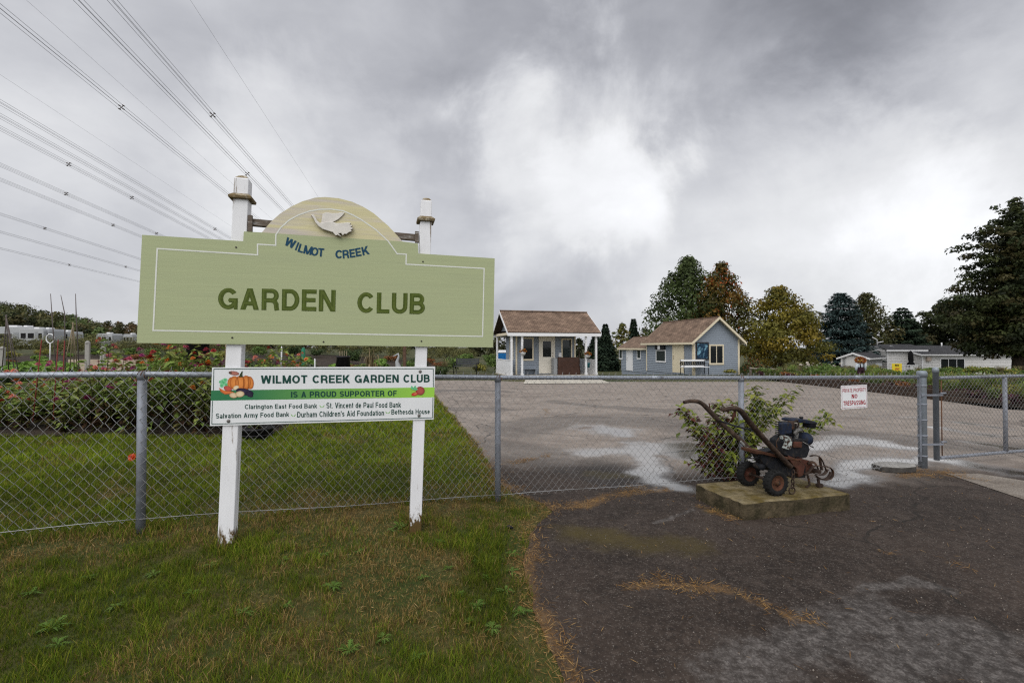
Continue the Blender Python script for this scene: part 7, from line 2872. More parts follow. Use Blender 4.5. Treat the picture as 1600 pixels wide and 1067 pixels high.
ZF = [zinnia_foliage(200 + i, 1.0) for i in range(5)]
zcol = {'pink': 'pink', 'magenta': 'magenta', 'red': 'dark red', 'orange': 'orange', 'salmon': 'salmon pink', 'white': 'cream white'}
zr = random.Random(4)
kinds = ['pink', 'magenta', 'red', 'salmon', 'pink', 'red', 'orange', 'magenta', 'salmon', 'white']
i = 0
for row, y0 in enumerate((6.95, 7.30, 7.70, 8.15, 8.65)):
    x = -12.2 + 0.15 * row
    while x < -3.85:
        px = 800 + 711 * x / y0
        h = 0.80 if px < 60 else (0.98 if px < 150 else 1.22)
        h *= zr.uniform(0.72, 1.18)
        if px < 40 and row > 2 or (px < 70 and row == 0):
            x += 0.5
            continue
        y = y0 + zr.uniform(-0.12, 0.12)
        k = kinds[zr.randrange(10)]
        zw = ('at the red stakes' if px < 110 else 'between red stakes and fence post' if px < 215 else 'between fence post and sign post') + (', front of bed' if row < 2 else ', back of bed')
        t = thing('zinnia_plant', (x, y, gzf(x, y) + 0.015), 'leafy zinnia plant with ' + zcol[k] + ' heads ' + zw, 'flower plant', zcol[k] + ' zinnias ' + zw)
        fm, tips = ZF[i % 5]
        f = link('foliage', fm, t)
        f.scale = (1.15, 1.15, h)
        nf = zr.choice((3, 4, 4, 5)) if k != 'white' else 1
        for q in range(nf):
            tp = tips[(i + q * 3) % 8]
            o = link('flower', FLM[k], t)
            o.location = (tp[0] * 1.15, tp[1] * 1.15, tp[2] * h + 0.03)
            o.rotation_euler = (zr.uniform(-0.5, 0.6), zr.uniform(-0.5, 0.5), zr.uniform(0, 6))
            s_ = zr.uniform(1.1, 1.85)
            o.scale = (s_, s_, s_)
        t.rotation_euler.z = zr.uniform(0, 6.28)
        i += 1
        x += zr.uniform(0.34, 0.50)
# one head that has flopped through to the lawn beside the fence post
p = P(206, 714, 3.95)
t = thing('fallen_zinnia', p, 'single orange red flower drooping over the lawn by the left fence post', 'flower')
o = link('flower', FLM['coral'], t)
o.rotation_euler = (1.1, 0, 0)
mb = MB()
mb.tube([p, p + Vector((0.02, 0.12, -0.06)), Vector((p.x + 0.05, p.y + 0.4, gzf(p.x, p.y + .4)))], 0.003, 5)
mb.build('stem', STEM, t)
# dahlias beside the left sign post
DM = flower_mesh(0.062, (0.62, 0.20, 0.06), (0.5, 0.2, 0.03), rings=4, np_=15)
for q, (px, py) in enumerate(((412, 566), (424, 559), (447, 556), (443, 571), (458, 568), (470, 570), (478, 563))):
    p = P(px, py, 9.3)
    g_ = gzf(p.x, p.y)
    t = thing('dahlia_plant', (p.x, p.y, g_), 'dahlia with a big peach orange head right of the left sign post', 'flower plant', 'peach orange dahlias')
    f = link('foliage', ZF[q % 5][0], t)
    f.scale = (0.9, 0.9, p.z - g_)
    o = link('flower', DM, t)
    o.location = (0, 0, p.z - g_ + 0.02)
    o.rotation_euler = (0.7, 0.2 * (q % 3 - 1), q)

# --- generic garden plants: one mesh per kind, copied ----------------------
G_GREEN = A([(0.102, 0.162, 0.037), (0.136, 0.196, 0.048), (0.076, 0.128, 0.031)])
G_BRIGHT = A([(0.136, 0.240, 0.040), (0.176, 0.272, 0.056), (0.104, 0.192, 0.032)])
G_DARK = A([(0.048, 0.077, 0.026), (0.067, 0.096, 0.029), (0.035, 0.054, 0.022)])
G_YEL = A([(0.240, 0.225, 0.045), (0.180, 0.188, 0.042), (0.300, 0.255, 0.060)])
G_RUST = A([(0.210, 0.077, 0.031), (0.140, 0.059, 0.028), (0.266, 0.119, 0.035)])
G_GREY = A([(0.136, 0.168, 0.120), (0.176, 0.200, 0.144), (0.104, 0.128, 0.088)])
G_PURP = A([(0.062, 0.020, 0.032), (0.085, 0.028, 0.042), (0.040, 0.014, 0.020), (0.07, 0.06, 0.025)])
G_OLIVE = A([(0.119, 0.119, 0.044), (0.153, 0.143, 0.054), (0.088, 0.093, 0.037)])
G_STRAW = A([(0.26, 0.20, 0.11), (0.18, 0.13, 0.065), (0.33, 0.26, 0.16)])
G_TAN = A([(0.13, 0.10, 0.05), (0.10, 0.085, 0.04), (0.17, 0.13, 0.065)])


def mk(name, s, m=LEAF):
    return npmesh(name, s[0], quads=s[1], col=s[2], material=m)


KIND = {
    'leafy_shrub': (mk('leafy_shrub', bush_mesh(0.9, 1.2, 620, 0.13, G_GREEN, 1)), 'mid green leafy shrub in the allotment', 'shrub'),
    'dark_shrub': (mk('dark_shrub', bush_mesh(1.0, 1.4, 620, 0.14, G_DARK, 2)), 'dark green bushy shrub in the allotment', 'shrub'),
    'vegetable_plant': (mk('vegetable_plant', bush_mesh(0.45, 0.8, 420, 0.13, G_BRIGHT, 3, 0.7)), 'low bright green vegetable plant in the allotment', 'vegetable plant'),
    'yellow_perennial': (mk('yellow_perennial', bush_mesh(0.75, 0.8, 480, 0.10, G_YEL, 4, low=(0.06, 0.07, 0.02))), 'clump of yellowing perennial foliage', 'perennial'),
    'rust_perennial': (mk('rust_perennial', bush_mesh(0.55, 0.9, 460, 0.09, G_RUST, 5, low=(0.05, 0.045, 0.02))), 'clump of rusty red seed heads in the allotment', 'perennial'),
    'grey_herb': (mk('grey_herb', bush_mesh(0.55, 0.8, 460, 0.09, G_GREY, 6, 0.35)), 'grey green herb clump in the allotment', 'herb'),
    'feathery_shrub': (mk('feathery_shrub', bush_mesh(1.6, 2.6, 1500, 0.20, G_OLIVE, 7, 0.16, 0.9), NEEDLE), 'tall feathery olive shrub along the back of the allotment', 'feathery_shrub'),
    'purple_leaf_plant': (mk('purple_leaf_plant', bush_mesh(0.28, 0.55, 300, 0.08, G_PURP, 8, 0.75)), 'low purple leaved mound along the timber edging', 'perennial'),
    'grass_clump': (mk('grass_clump', tuft_mesh(0.95, 0.55, 260, 0.016, np.concatenate([G_GREEN, G_YEL, G_BRIGHT, G_OLIVE]) * 1.15, 9)), 'arching clump of green and yellow strap leaves', 'ornamental grass'),
    'straw_plant': (mk('straw_plant', tuft_mesh(1.0, 0.40, 150, 0.012, np.concatenate([G_STRAW, G_OLIVE]), 10)), 'clump of straw coloured dry grass', 'ornamental grass'),
    'corn_stalk': (mk('corn_stalk', tuft_mesh(1.7, 0.35, 60, 0.035, np.concatenate([G_STRAW, G_TAN]), 11, 1.2)), 'stand of dried brown corn stalks', 'corn'),
    'border_perennial': (mk('border_perennial', bush_mesh(0.65, 0.7, 420, 0.10, np.concatenate([G_GREEN, G_OLIVE]), 12, 0.4)), 'mixed green perennial clump in the border', 'perennial'),
}


def plant(kind, x, y, s_=1.0, sz=None, label=None, group=None, rot=None, dz=0.0):
    me, lab, cat = KIND[kind]
    o = link(kind, me)
    o.location = (x, y, gzf(x, y) + dz)
    o.scale = (s_, s_, sz or s_)
    o.rotation_euler.z = zr.uniform(0, 6.28) if rot is None else rot
    return tag(o, label or lab, cat, group)


def where(px, y):
    for lim, w_ in ((60, 'at the dark cane teepee'), (122, 'round the tall thin poles'), (215, 'by the wood chip patch'), (350, 'behind the tall black compost bin'), (500, 'behind the dahlias'), (655, 'behind the charcoal tub and heron'), (9999, 'between sign and porch shed')):
        if px < lim:
            return ('front rows ' if y < 15 else 'middle rows ' if y < 24 else 'back rows ') + w_


# allotment on the left and behind the sign
mix = ['vegetable_plant', 'leafy_shrub', 'grey_herb', 'dark_shrub', 'vegetable_plant', 'yellow_perennial', 'leafy_shrub', 'rust_perennial', 'vegetable_plant', 'dark_shrub', 'straw_plant', 'grass_clump']
cnt = 0
for y, dx, sc_ in ((10.4, 1.05, 0.85), (11.8, 1.1, 0.85), (13.4, 1.2, 0.9), (15.2, 1.25, 0.9), (17.2, 1.4, 0.95), (19.6, 1.5, 1.0), (22.4, 1.7, 1.0), (25.5, 1.9, 1.1), (29, 2.1, 1.15), (33, 2.4, 1.2), (37.5, 2.6, 1.25)):
    x = -1.18 * y
    xr = {10.4: -4.9, 11.8: -5.3, 13.4: -5.6, 15.2: -5.6, 17.2: -5.2, 19.6: -4.9}.get(y, -0.6 if y > 25 else -3.4)
    while x < xr:
        px = 800 + 711 * x / y
        bed = math.sin(x * 0.33 + y * 1.1)
        kd = mix[int((bed + 1) * 3.2 + zr.random() * 5.2) % 12]
        if 16 < y < 34 and 100 < px < 212:
            x += dx
            continue
        if -16 < x < -12 and y < 16:
            kd = 'vegetable_plant'
        if px > 470 and y > 20 and kd == 'corn_stalk':
            kd = 'leafy_shrub'
        s_ = sc_ * zr.uniform(0.75, 1.15)
        if y < 12:
            s_ *= 0.8
        plant(kd, x + zr.uniform(-.3, .3), y + zr.uniform(-.5, .5), s_ * 1.1, s_ * (0.85 if px > 330 else 0.75), label=KIND[kd][1].split(' in the')[0] + ', ' + where(px, y), group=KIND[kd][1].split(' in the')[0] + 's, ' + where(px, y))
        cnt += 1
        x += dx * zr.uniform(0.8, 1.25)
for y, n in ((41, 17), (45, 18)):
    for k in range(n):
        x = -1.2 * y + (1.2 * y - 3) * (k + zr.uniform(0.2, 0.8)) / n
        plant('feathery_shrub', x, y + zr.uniform(-.6, .6), 1.25, zr.uniform(1.0, 1.3), group='feathery shrubs along the back of the allotment')
for k in range(26):                                       # rows of bright bean and squash plants behind the cane teepees
    y = (19.5, 22.5)[k % 2] + zr.uniform(-.4, .4)
    px = 8 + k * 4.6 if k < 22 else 214 + (k - 22) * 9
    x = (px - 800) / 711 * y
    plant('vegetable_plant', x, y, 1.5, 1.35, label='bright green vegetable plant in the rows behind the cane teepees', group='vegetable rows behind the cane teepees')
p = P(579, 575, 12.5)
plant('corn_stalk', p.x, 12.5, 0.9, 0.85, label='bundle of dry brown stalks under the sign, left of the brown stake')
plant('rust_perennial', P(688, 570, 30).x, 30, 1.3, 1.1, label='rust red flower clump seen between right sign post and garden bench')
plant('corn_stalk', P(318, 575, 13).x - 0.2, 13.2, 0.7, 0.9, label='dry pale stalks leaning by the black compost bin')

# right-hand border along the lot: from its timber edge back
def lot_right(y):
    return float(xright(y))


for k in range(26):
    y = 10.7 + k * 0.50
    kd = 'purple_leaf_plant' if ((k < 9 and k % 3) or k % 5 == 0) else ('rust_perennial' if k % 4 == 1 else 'border_perennial')
    if kd == 'rust_perennial':
        plant(kd, lot_right(y) + 0.55, y, 0.6, 0.6, label='low pink and red bedding clump by the timber edging', group='red bedding clumps by the timber edging', dz=0.14)
    elif kd == 'border_perennial':
        plant(kd, lot_right(y) + 0.55, y, 0.7, 0.6, group='green perennials of the border', dz=0.14)
    else:
        plant(kd, lot_right(y) + 0.50, y, 1.0, 0.9, group='purple leaved mounds along the edging', dz=0.14)
bm = ['grass_clump', 'border_perennial', 'grass_clump', 'yellow_perennial', 'border_perennial', 'straw_plant', 'leafy_shrub']
bl = {'grass_clump': 'arching strap leaved clump in the border right of the lot', 'border_perennial': 'mixed green perennial clump in the border', 'yellow_perennial': 'yellowing perennial clump in the border right of the lot',
      'straw_plant': 'dry straw grass clump in the border right of the lot', 'leafy_shrub': 'mid green shrub in the border right of the lot'}
bg_ = {'grass_clump': 'strap leaved clumps of the border', 'border_perennial': 'green perennials of the border', 'yellow_perennial': 'yellow perennials of the border', 'straw_plant': 'straw grasses of the border', 'leafy_shrub': 'green shrubs of the border'}
for row in range(6):
    for k in range(21):
        y = 10.9 + k * 0.66 + zr.uniform(-.2, .2)
        x = lot_right(y) + 1.05 + row * 0.85 + zr.uniform(-.2, .2)
        kd = bm[(k * 3 + row * 2 + zr.randrange(3)) % 7]
        if row < 2 and k < 7:
            kd = ('grass_clump', 'grass_clump', 'border_perennial', 'yellow_perennial')[zr.randrange(4)]
        s_ = zr.uniform(0.8, 1.12) * (0.78 if row == 0 else 1.0 if y < 14.5 else 0.85)
        plant(kd, x, y, s_, s_ * (0.92 if y < 14 else 0.62), label=bl[kd], group=bg_[kd], dz=0.1)
for k in range(34):
    y = 25.5 + 1.7 * (k % 6) + zr.uniform(-.6, .6)
    x = 13.5 + (k // 6) * 3.6 + zr.uniform(-1, 1)
    kd = ('yellow_perennial', 'leafy_shrub', 'border_perennial', 'straw_plant')[zr.randrange(4)]
    plant(kd, x, y, 1.1, 0.5, label={'yellow_perennial': 'yellowing perennial on the grass between border and houses', 'leafy_shrub': 'green shrub on the grass between border and houses',
                                     'border_perennial': 'green perennial on the grass between border and houses', 'straw_plant': 'straw grass on the ground between border and houses'}[kd],
          group={'yellow_perennial': 'yellow perennials before the houses', 'leafy_shrub': 'green shrubs before the houses', 'border_perennial': 'green perennials before the houses', 'straw_plant': 'straw grasses before the houses'}[kd])
# named single plants
def solo(name, lab, px, d, top, w_px, n, leaf, pal, seed, cat='shrub', low=None, aspect=0.55, flowers=None):
    x = (px - CX) / FPX * d
    g_ = gzf(x, d)
    H = CAMZ - (top - 543) * d / FPX - g_
    Wd = w_px * d / FPX
    t = thing(name, (x, d, g_), lab, cat)
    V, Q, c = bush_mesh(H * 0.95, Wd, n, leaf, pal, seed, aspect, low=low)
    link('foliage', npmesh('foliage', V, quads=Q, col=c, material=LEAF), t)
    if flowers:
        m, num = flowers
        r = random.Random(seed)
        for q in range(num):
            o = link('flower', m, t)
            a = r.uniform(0, 6.28)
            f = r.uniform(0.1, 0.48)
            o.location = (math.cos(a) * f * Wd, math.sin(a) * f * Wd - 0.1, H * r.uniform(0.72, 1.02) * (1 - 0.5 * f))
            o.rotation_euler = (r.uniform(0.3, 1.1), r.uniform(-.4, .4), r.uniform(0, 6))
    return t


RW = flower_mesh(0.075, (0.62, 0.56, 0.50), (0.5, 0.4, 0.2), rings=3)
solo('rose_bush', 'green rose bush with white flowers behind the border, left of the garage', 1283, 22, 561, 66, 1300, 0.11, G_GREEN, 301, flowers=(RW, 16))
solo('round_shrub', 'smooth olive green domed shrub under the wide larch', 1237, 27, 560, 44, 900, 0.10, G_OLIVE, 302)
solo('red_shrub', 'brownish red shrub hard against the right clubhouse corner', 1180, 27, 556, 42, 800, 0.12, np.concatenate([G_OLIVE, G_RUST * 0.6, G_DARK]), 303)
solo('dark_bush', 'dark bush beside the right wall of the clubhouse', 1166, 28.5, 562, 30, 600, 0.12, G_DARK, 304)
solo('lavender_bush', 'pale mauve flowering bush left of the scarecrow', 1324, 30, 568, 40, 700, 0.12, A([(0.20, 0.17, 0.24), (0.15, 0.15, 0.17), (0.10, 0.11, 0.08)]), 305, aspect=0.3)
solo('lime_bush', 'lime yellow bush just right of the scarecrow', 1361, 30, 567, 26, 600, 0.12, G_YEL * 1.15, 306)
for q, (px, d, top, w_) in enumerate(((1490, 30, 570, 34), (1515, 29, 571, 30), (1458, 31, 573, 22), (1540, 28, 572, 36), (1572, 27, 573, 36))):
    solo('yellow_shrub', ('largest yellow shrub under the wide bungalow window', 'yellow shrub at the right edge of the bungalow window', 'small yellow shrub right of the gate posts',
                          'yellow shrub against the bungalow wall left of the beech trunk', 'yellow shrub at the foot of the beech trunk')[q], px, d, top, w_, 520, 0.13, np.concatenate([G_YEL, G_GREEN]), 310 + q)

# --- the young dogwood growing through the fence behind the tiller ----------
def fence_bush():
    r = np.random.default_rng(77)
    b = P(1148, 742, 5.34)
    b.z = gzf(b.x, b.y) - 0.02
    t = thing('dogwood_bush', b, 'young dogwood with green and dark red leaves growing behind the tiller', 'shrub')
    tips = [(1062, 640, 5.25), (1078, 668, 5.2), (1095, 702, 5.25), (1112, 650, 5.4), (1128, 628, 5.4), (1150, 632, 5.45), (1184, 606, 5.4), (1172, 640, 5.4), (1208, 634, 5.5), (1118, 730, 5.3),
            (1296, 652, 5.6), (1262, 668, 5.6), (1236, 612, 5.6), (1140, 668, 5.2), (1158, 655, 5.2), (1176, 680, 5.2), (1105, 676, 5.35), (1132, 705, 5.2), (1085, 718, 5.3), (1190, 624, 5.45)]
    sets_ = []
    st = MB()
    for k, (px, py, d) in enumerate(tips):
        e = P(px, py, d)
        m = b.lerp(e, 0.5) + Vector((0, 0, 0.12 * (1 if py < 700 else 0.3)))
        pts = []
        for q in range(9):
            f = q / 8
            pts.append(b * (1 - f) ** 2 + m * 2 * f * (1 - f) + e * f * f)
        st.tube(pts, [0.006 * (1 - 0.75 * q / 8) + 0.001 for q in range(9)], 5)
        long_ = (e - b).length
        n = int(105 * long_ / 0.6) if k not in (11, 12, 13) else int(40 * long_ / 0.6)
        f = r.uniform(0.30 if k not in (11, 12, 13) else 0.55, 1.0, n)
        pp = A([b * (1 - q) ** 2 + m * 2 * q * (1 - q) + e * q * q for q in f]) + r.normal(0, 0.042, (n, 3)) - A(b)[None]
        th = r.uniform(0, 6.28, n)
        D = np.stack([np.cos(th), np.sin(th), r.uniform(-0.5, 0.35, n)], 1)
        Nn = unit(np.stack([0.2 * np.cos(th), -0.35 + 0.2 * np.sin(th), np.ones(n)], 1) + 0.5 * rdir(n, r))
        red = np.clip(1.05 - f * 0.85 - (1 if px > 1130 else 0) * 0.5, 0, 0.8)[:, None]
        col = np.where(r.random((n, 1)) < red, A([(0.075, 0.020, 0.020), (0.10, 0.035, 0.022), (0.05, 0.025, 0.018)])[r.integers(0, 3, n)],
                       A([(0.20, 0.235, 0.035), (0.15, 0.19, 0.03), (0.25, 0.26, 0.05), (0.11, 0.145, 0.024)])[r.integers(0, 4, n)]) * r.uniform(0.75, 1.25, (n, 1))
        L = r.uniform(0.055, 0.105, n)
        sets_.append(leafset(pp, D, Nn, L, L * 0.58, col, 0.05, 0.25))
    V, Q, c = merge(sets_)
    link('foliage', npmesh('foliage', V, quads=Q, col=c, material=LEAF), t)
    st.build('stems', mat('red_stem', (0.08, 0.03, 0.02), 0.7), t)


fence_bush()
# ================================================================ SMALLER THINGS
# --- stakes, poles and hoops in the beds ----------------------------------
M_REDST = mat('red_painted_stake', (0.15, 0.026, 0.020), 0.6, 0.2, 20)
M_BAMB = mat('bamboo', (0.26, 0.21, 0.14), 0.7, 0.2, 20)
M_DKPOLE = mat('thin_dark_pole', (0.12, 0.10, 0.095), 0.7, 0.2, 20)
for i, (a, b, d) in enumerate((((65, 531), (51, 660), 6.6), ((91, 531), (83, 655), 6.7), ((101, 532), (96, 640), 6.9))):
    mb = MB()
    mb.tube([P(*a, d + 0.1), P(*b, d)], 0.007, 6)
    tag(mb.build('garden_stake', M_REDST), ('leftmost of the three red garden stakes', 'middle one of the three red garden stakes', 'rightmost of the three red garden stakes')[i] + ' at the bed edge', 'stake', 'red garden stakes')
for i, (a, m, b, d) in enumerate((((79, 459), (82, 505), (89, 590), 12), ((95, 461), (101, 490), (102, 590), 12.5), ((118, 459), (119, 490), (124, 588), 12.2))):
    mb = MB()
    mb.tube([P(*b, d), P(*m, d), P(*a, d)], [0.014, 0.012, 0.007], 6)
    tag(mb.build('bamboo_pole', M_DKPOLE), ('leftmost of three tall thin poles rising above the far trees', 'middle tall thin pole, leaning at its top', 'rightmost of three tall thin poles rising above the far trees')[i], 'pole', 'tall poles in the allotment')
mb = MB()
top = P(114, 508, 14)
for px in (99, 109, 116, 121):
    q = P(px, 578, 14 + (px % 3) * 0.4)
    mb.tube([q, q + (top - q) * 1.06], 0.013, 6)
tag(mb.build('bean_teepee', M_BAMB), 'teepee of four pale canes tied at the top in the left allotment', 'cane teepee')
mb = MB()
top = P(10, 497, 14)
for px in (2, 14, 24, 31):
    q = P(px, 590, 14 + (px % 3) * 0.4)
    mb.tube([q, q + (top - q) * 1.05], 0.013, 6)
tag(mb.build('bean_teepee', M_DKPOLE), 'teepee of thin dark canes at the far left edge', 'cane teepee')
c = P(78.5, 529, 16)
hp = thing('garden_hoop', c, 'small white ring on a short stake in the left allotment', 'garden ornament')
mb = MB()
mb.tube([c + Vector((0.14 * math.cos(t_), 0, 0.16 * math.sin(t_))) for t_ in [2 * math.pi * k / 20 for k in range(21)]], 0.018, 6, cap=False)
mb.build('ring', M_WTRIM, hp)
mb = MB()
mb.tube([c - Vector((0, 0, 0.16)), c - Vector((0, 0, 0.9))], 0.016, 6)
mb.build('stake', M_WTRIM, hp)
# wire tomato cage
cg = MB()
o = P(150, 575, 10.5)
o.z = gzf(o.x, o.y)
for zc in (0.25, 0.5, 0.78):
    cg.tube([o + Vector((1.1 * math.cos(t_), 0.45 * math.sin(t_), zc)) for t_ in [2 * math.pi * k / 16 for k in range(17)]], 0.005, 4, cap=False)
for k in range(6):
    t_ = k * 1.05
    cg.tube([o + Vector((1.1 * math.cos(t_), 0.45 * math.sin(t_), 0)), o + Vector((1.1 * math.cos(t_), 0.45 * math.sin(t_), 0.85))], 0.006, 4)
tag(cg.build('plant_cage', M_DKPOLE), 'long rusty wire plant cage before the pale wood chip patch', 'plant cage')
for i, (px, py, h, d) in enumerate(((137, 536, .75, 24), (161, 545, .7, 22), (4, 545, .8, 22))):
    mb = MB()
    p = P(px, py, d)
    g_ = gzf(p.x, p.y)
    mb.box(p.x - 0.11, p.x + 0.11, p.y - 0.05, p.y + 0.05, g_, p.z, 0)
    mb.lathe([(0.11, p.z), (0.10, p.z + 0.06), (0.05, p.z + 0.11), (0, p.z + 0.12)], (p.x, p.y, 0), n=12)
    tag(mb.build('marker_post', mat('grey_post', (0.30, 0.29, 0.27), 0.8), bevel=0.01), ('pale grey round topped plot post behind the cane teepee', 'pale grey plot post behind the wood chip patch', 'grey plot post at the far left edge')[i], 'post', 'grey plot posts')

# --- bins, pots, ornaments under the sign ----------------------------------
def tub(name, px, py0, py1, d, r0, r1, m, lab, cat):
    a, b = P(px, py1, d), P(px, py0, d)
    t = thing(name, (a.x, a.y, a.z), lab, cat)
    H = b.z - a.z
    mb = MB()
    mb.lathe([(0, 0), (r0, 0), (r1, H * 0.9), (r1 * 1.07, H * 0.9), (r1 * 1.07, H), (r1 * 0.97, H), (r1 * 0.9, H * 0.82), (0, H * 0.8)], a, n=26)
    mb.build('body', m, t)
    return t, a, H


M_BLKPL = mat('black_plastic', (0.018, 0.017, 0.020), 0.5, 0.25, 8, col2=(0.05, 0.045, 0.04), t2=(0.5, 0.7))
t, a, H = tub('planter_tub', 402, 667, 699, 6.75, 0.17, 0.215, M_BLKPL, 'dark planter tub at the end of the flower bed behind the left sign post', 'planter')
mb = MB()
for k in range(3):
    mb.lathe([(0.183 + 0.013 * k, H * (0.25 + .2 * k)), (0.197 + 0.013 * k, H * (0.27 + .2 * k)), (0.184 + 0.013 * k, H * (0.29 + .2 * k))], a, n=26)
mb.build('rib', M_BLKPL, t)
mb = MB()
mb.lathe([(0, H * 0.83), (0.20, H * 0.83)], a, n=20, smooth=False)
mb.build('earth', M_SOIL, t)
f = link('foliage', ZF[1][0], t)
f.location = (0, 0, H * 0.8)
f.scale = (0.7, 0.7, 0.22)
t, a, H = tub('compost_bin', 536, 556, 586, 15, 0.27, 0.20, M_BLKPL, 'charcoal tapering tub with pale sticks in it, under the middle of the sign', 'bin')
mb = MB()
for k in range(4):
    mb.tube([a + Vector((-0.1 + 0.07 * k, 0, H * 0.8)), a + Vector((-0.11 + 0.075 * k, 0, H + 0.16))], 0.014, 5)
mb.build('stick', M_BAMB, t)
tub('compost_bin', 309, 533, 585, 11.5, 0.27, 0.24, M_BLKPL, 'tall black compost bin behind the zinnias, left of the left sign post', 'bin')
a, b = P(632, 590, 16), P(632, 530, 16)
mb = MB()
mb.box(a.x - 0.05, a.x + 0.05, 15.95, 16.05, gzf(a.x, 16), b.z)
tag(mb.build('wooden_stake', mat('brown_stake', (0.10, 0.06, 0.04), 0.85, 0.25, 12), bevel=0.006), 'square brown wooden stake just left of the right sign post', 'stake')
# heron ornament
p = P(622, 583, 15)
p.z = gzf(p.x, 15)
hr = thing('heron_ornament', p, 'grey heron shaped ornament left of the brown stake', 'garden ornament')
mb = MB()
zt = P(622, 551, 15).z
h_ = zt - p.z
mb.tube([p + Vector((0.10, 0, h_ * 0.30)), p + Vector((0.05, 0, h_ * 0.48)), p + Vector((0.0, 0, h_ * 0.66)), p + Vector((-0.04, 0, h_ * 0.78)), p + Vector((0.02, 0, h_ * 0.90)), p + Vector((0.0, 0, h_ * 0.97)), p + Vector((-0.10, 0, h_ * 0.93)), p + Vector((-0.20, 0, h_ * 0.90))],
        [0.02, 0.09, 0.085, 0.05, 0.03, 0.035, 0.018, 0.004], 10)
mb.build('body', mat('grey_plastic_bird', (0.34, 0.35, 0.36), 0.5), hr)
for dx in (0.01, 0.06):
    mb = MB()
    mb.tube([p + Vector((dx, 0, 0)), p + Vector((dx, 0, h_ * 0.5))], 0.01, 6)
    mb.build('leg', M_BLACK, hr)
# thin green and white plot markers under the sign
for i, (px, y0, y1, m, lab) in enumerate(((474, 543, 585, mat('green_plastic', (0.02, 0.16, 0.09), 0.5), 'bright green plot marker right of the dahlias'), (440, 541, 575, M_WTRIM, 'thin white plot marker above the dahlias'),
                                          (492, 560, 585, M_WTRIM, 'short white plot marker right of the green marker'), (353, 538, 580, M_BAMB, 'pale cane just left of the left sign post'))):
    b = P(px, y0, 14)
    mb = MB()
    mb.tube([Vector((b.x, 14, gzf(b.x, 14))), b - Vector((0, 0, 0.05)), b], [0.022, 0.022, 0.008] if i != 0 else [0.05, 0.06, 0.02], 7)
    tag(mb.build('plot_marker', m), lab, 'marker')

# --- black slatted bench left of the porch shed -----------------------------
q0, q1 = P(708, 583, 25.5), P(745, 583, 25.2)
g_ = gzf(q0.x, q0.y)
q0.z = q1.z = g_
bu = (q1 - q0).normalized()
bw = Vector((-bu.y, bu.x, 0))
bl_ = (q1 - q0).length
bn = thing('park_bench', (q0 + q1) / 2, 'black slatted garden bench on the grass between sign and porch shed', 'bench')
M_CHAR = mat('charcoal_slats', (0.055, 0.058, 0.062), 0.55, 0.15, 10)
mb = MB()
for k in range(4):
    mb.obox(q0 + bw * (0.02 + k * 0.10) + Vector((0, 0, 0.42)), bu * bl_, bw * 0.085, (0, 0, 0.03))
mb.build('seat', M_CHAR, bn)
mb = MB()
for k in range(4):
    mb.obox(q0 + bw * (0.43 + k * 0.02) + Vector((0, 0, 0.50 + k * 0.095)), bu * bl_, bw * 0.025, (0, 0, 0.08))
mb.build('backrest', M_CHAR, bn)
for s_ in (0.0, bl_ - 0.05):
    mb = MB()
    e = q0 + bu * (s_ + 0.025)
    mb.tube([e + bw * 0.02, e + bw * 0.04 + Vector((0, 0, 0.62)), e + bw * 0.45 + Vector((0, 0, 0.60))], 0.025, 6)
    mb.tube([e + bw * 0.45, e + bw * 0.42 + Vector((0, 0, 0.4)), e + bw * 0.52 + Vector((0, 0, 0.90))], 0.025, 6)
    mb.build('leg', M_IRON, bn)
# portable toilet behind the porch
p = P(787.5, 575, 33)
g_ = gzf(p.x, 33)
zt = P(787, 547, 33).z
pt = thing('portable_toilet', (p.x, 33, g_), 'blue plastic portable cabin with a white domed roof behind the left porch posts', 'portable toilet')
M_PTB = mat('blue_plastic', (0.010, 0.13, 0.36), 0.45, 0.1, 6)
mb = MB()
w_ = 0.5
mb.box(p.x - w_, p.x + w_, 32.5, 33.5, g_ + 0.05, zt - 0.2)
for k in range(5):
    mb.box(p.x - w_ + 0.12 + k * 0.18, p.x - w_ + 0.17 + k * 0.18, 32.47, 32.5, g_ + 0.15, zt - 0.3)
mb.build('cabin', M_PTB, pt, bevel=0.03)
mb = MB()
mb.box(p.x - w_ - .03, p.x + w_ + .03, 32.46, 33.53, zt - 0.199, zt - 0.1)
mb.box(p.x - w_ + .1, p.x + w_ - .1, 32.6, 33.4, zt - 0.1, zt)
mb.build('roof', M_WTRIM, pt, bevel=0.04)

# --- timber edging of the right border --------------------------------------
M_TIMB = mat('dark_creosoted_timber', (0.045, 0.030, 0.022), 0.85, 0.3, 8, 0.4, stretch=(3, 1, 1))
ys = [10.45, 13.0, 15.6, 18.2, 20.8]
for lv in range(2):
    for k in range(4):
        y0, y1 = ys[k] + lv * 0.5 * (k > 0), ys[k + 1] + lv * 0.5 * (k < 3)
        a = Vector((lot_right(y0) + 0.02 + 0.10 * lv, y0 + 0.006, 0.012 + lv * 0.142))
        b = Vector((lot_right(y1) + 0.02 + 0.10 * lv, y1 - 0.006, 0.012 + lv * 0.142))
        d = b - a
        n = Vector((d.y, -d.x, 0)).normalized()
        mb = MB()
        mb.obox(a, d, n * 0.14, (0, 0, 0.14))
        tag(mb.build('edging_timber', M_TIMB, bevel=0.012), ('dark timber beam on the ground along the border edge' if lv == 0 else 'dark timber beam of the upper course along the border edge'), 'timber beam',
            'ground timbers of the border edge' if lv == 0 else 'upper timbers of the border edge')
a, b = Vector((lot_right(10.44), 10.40, 0.012)), Vector((24, 9.7, 0.012))
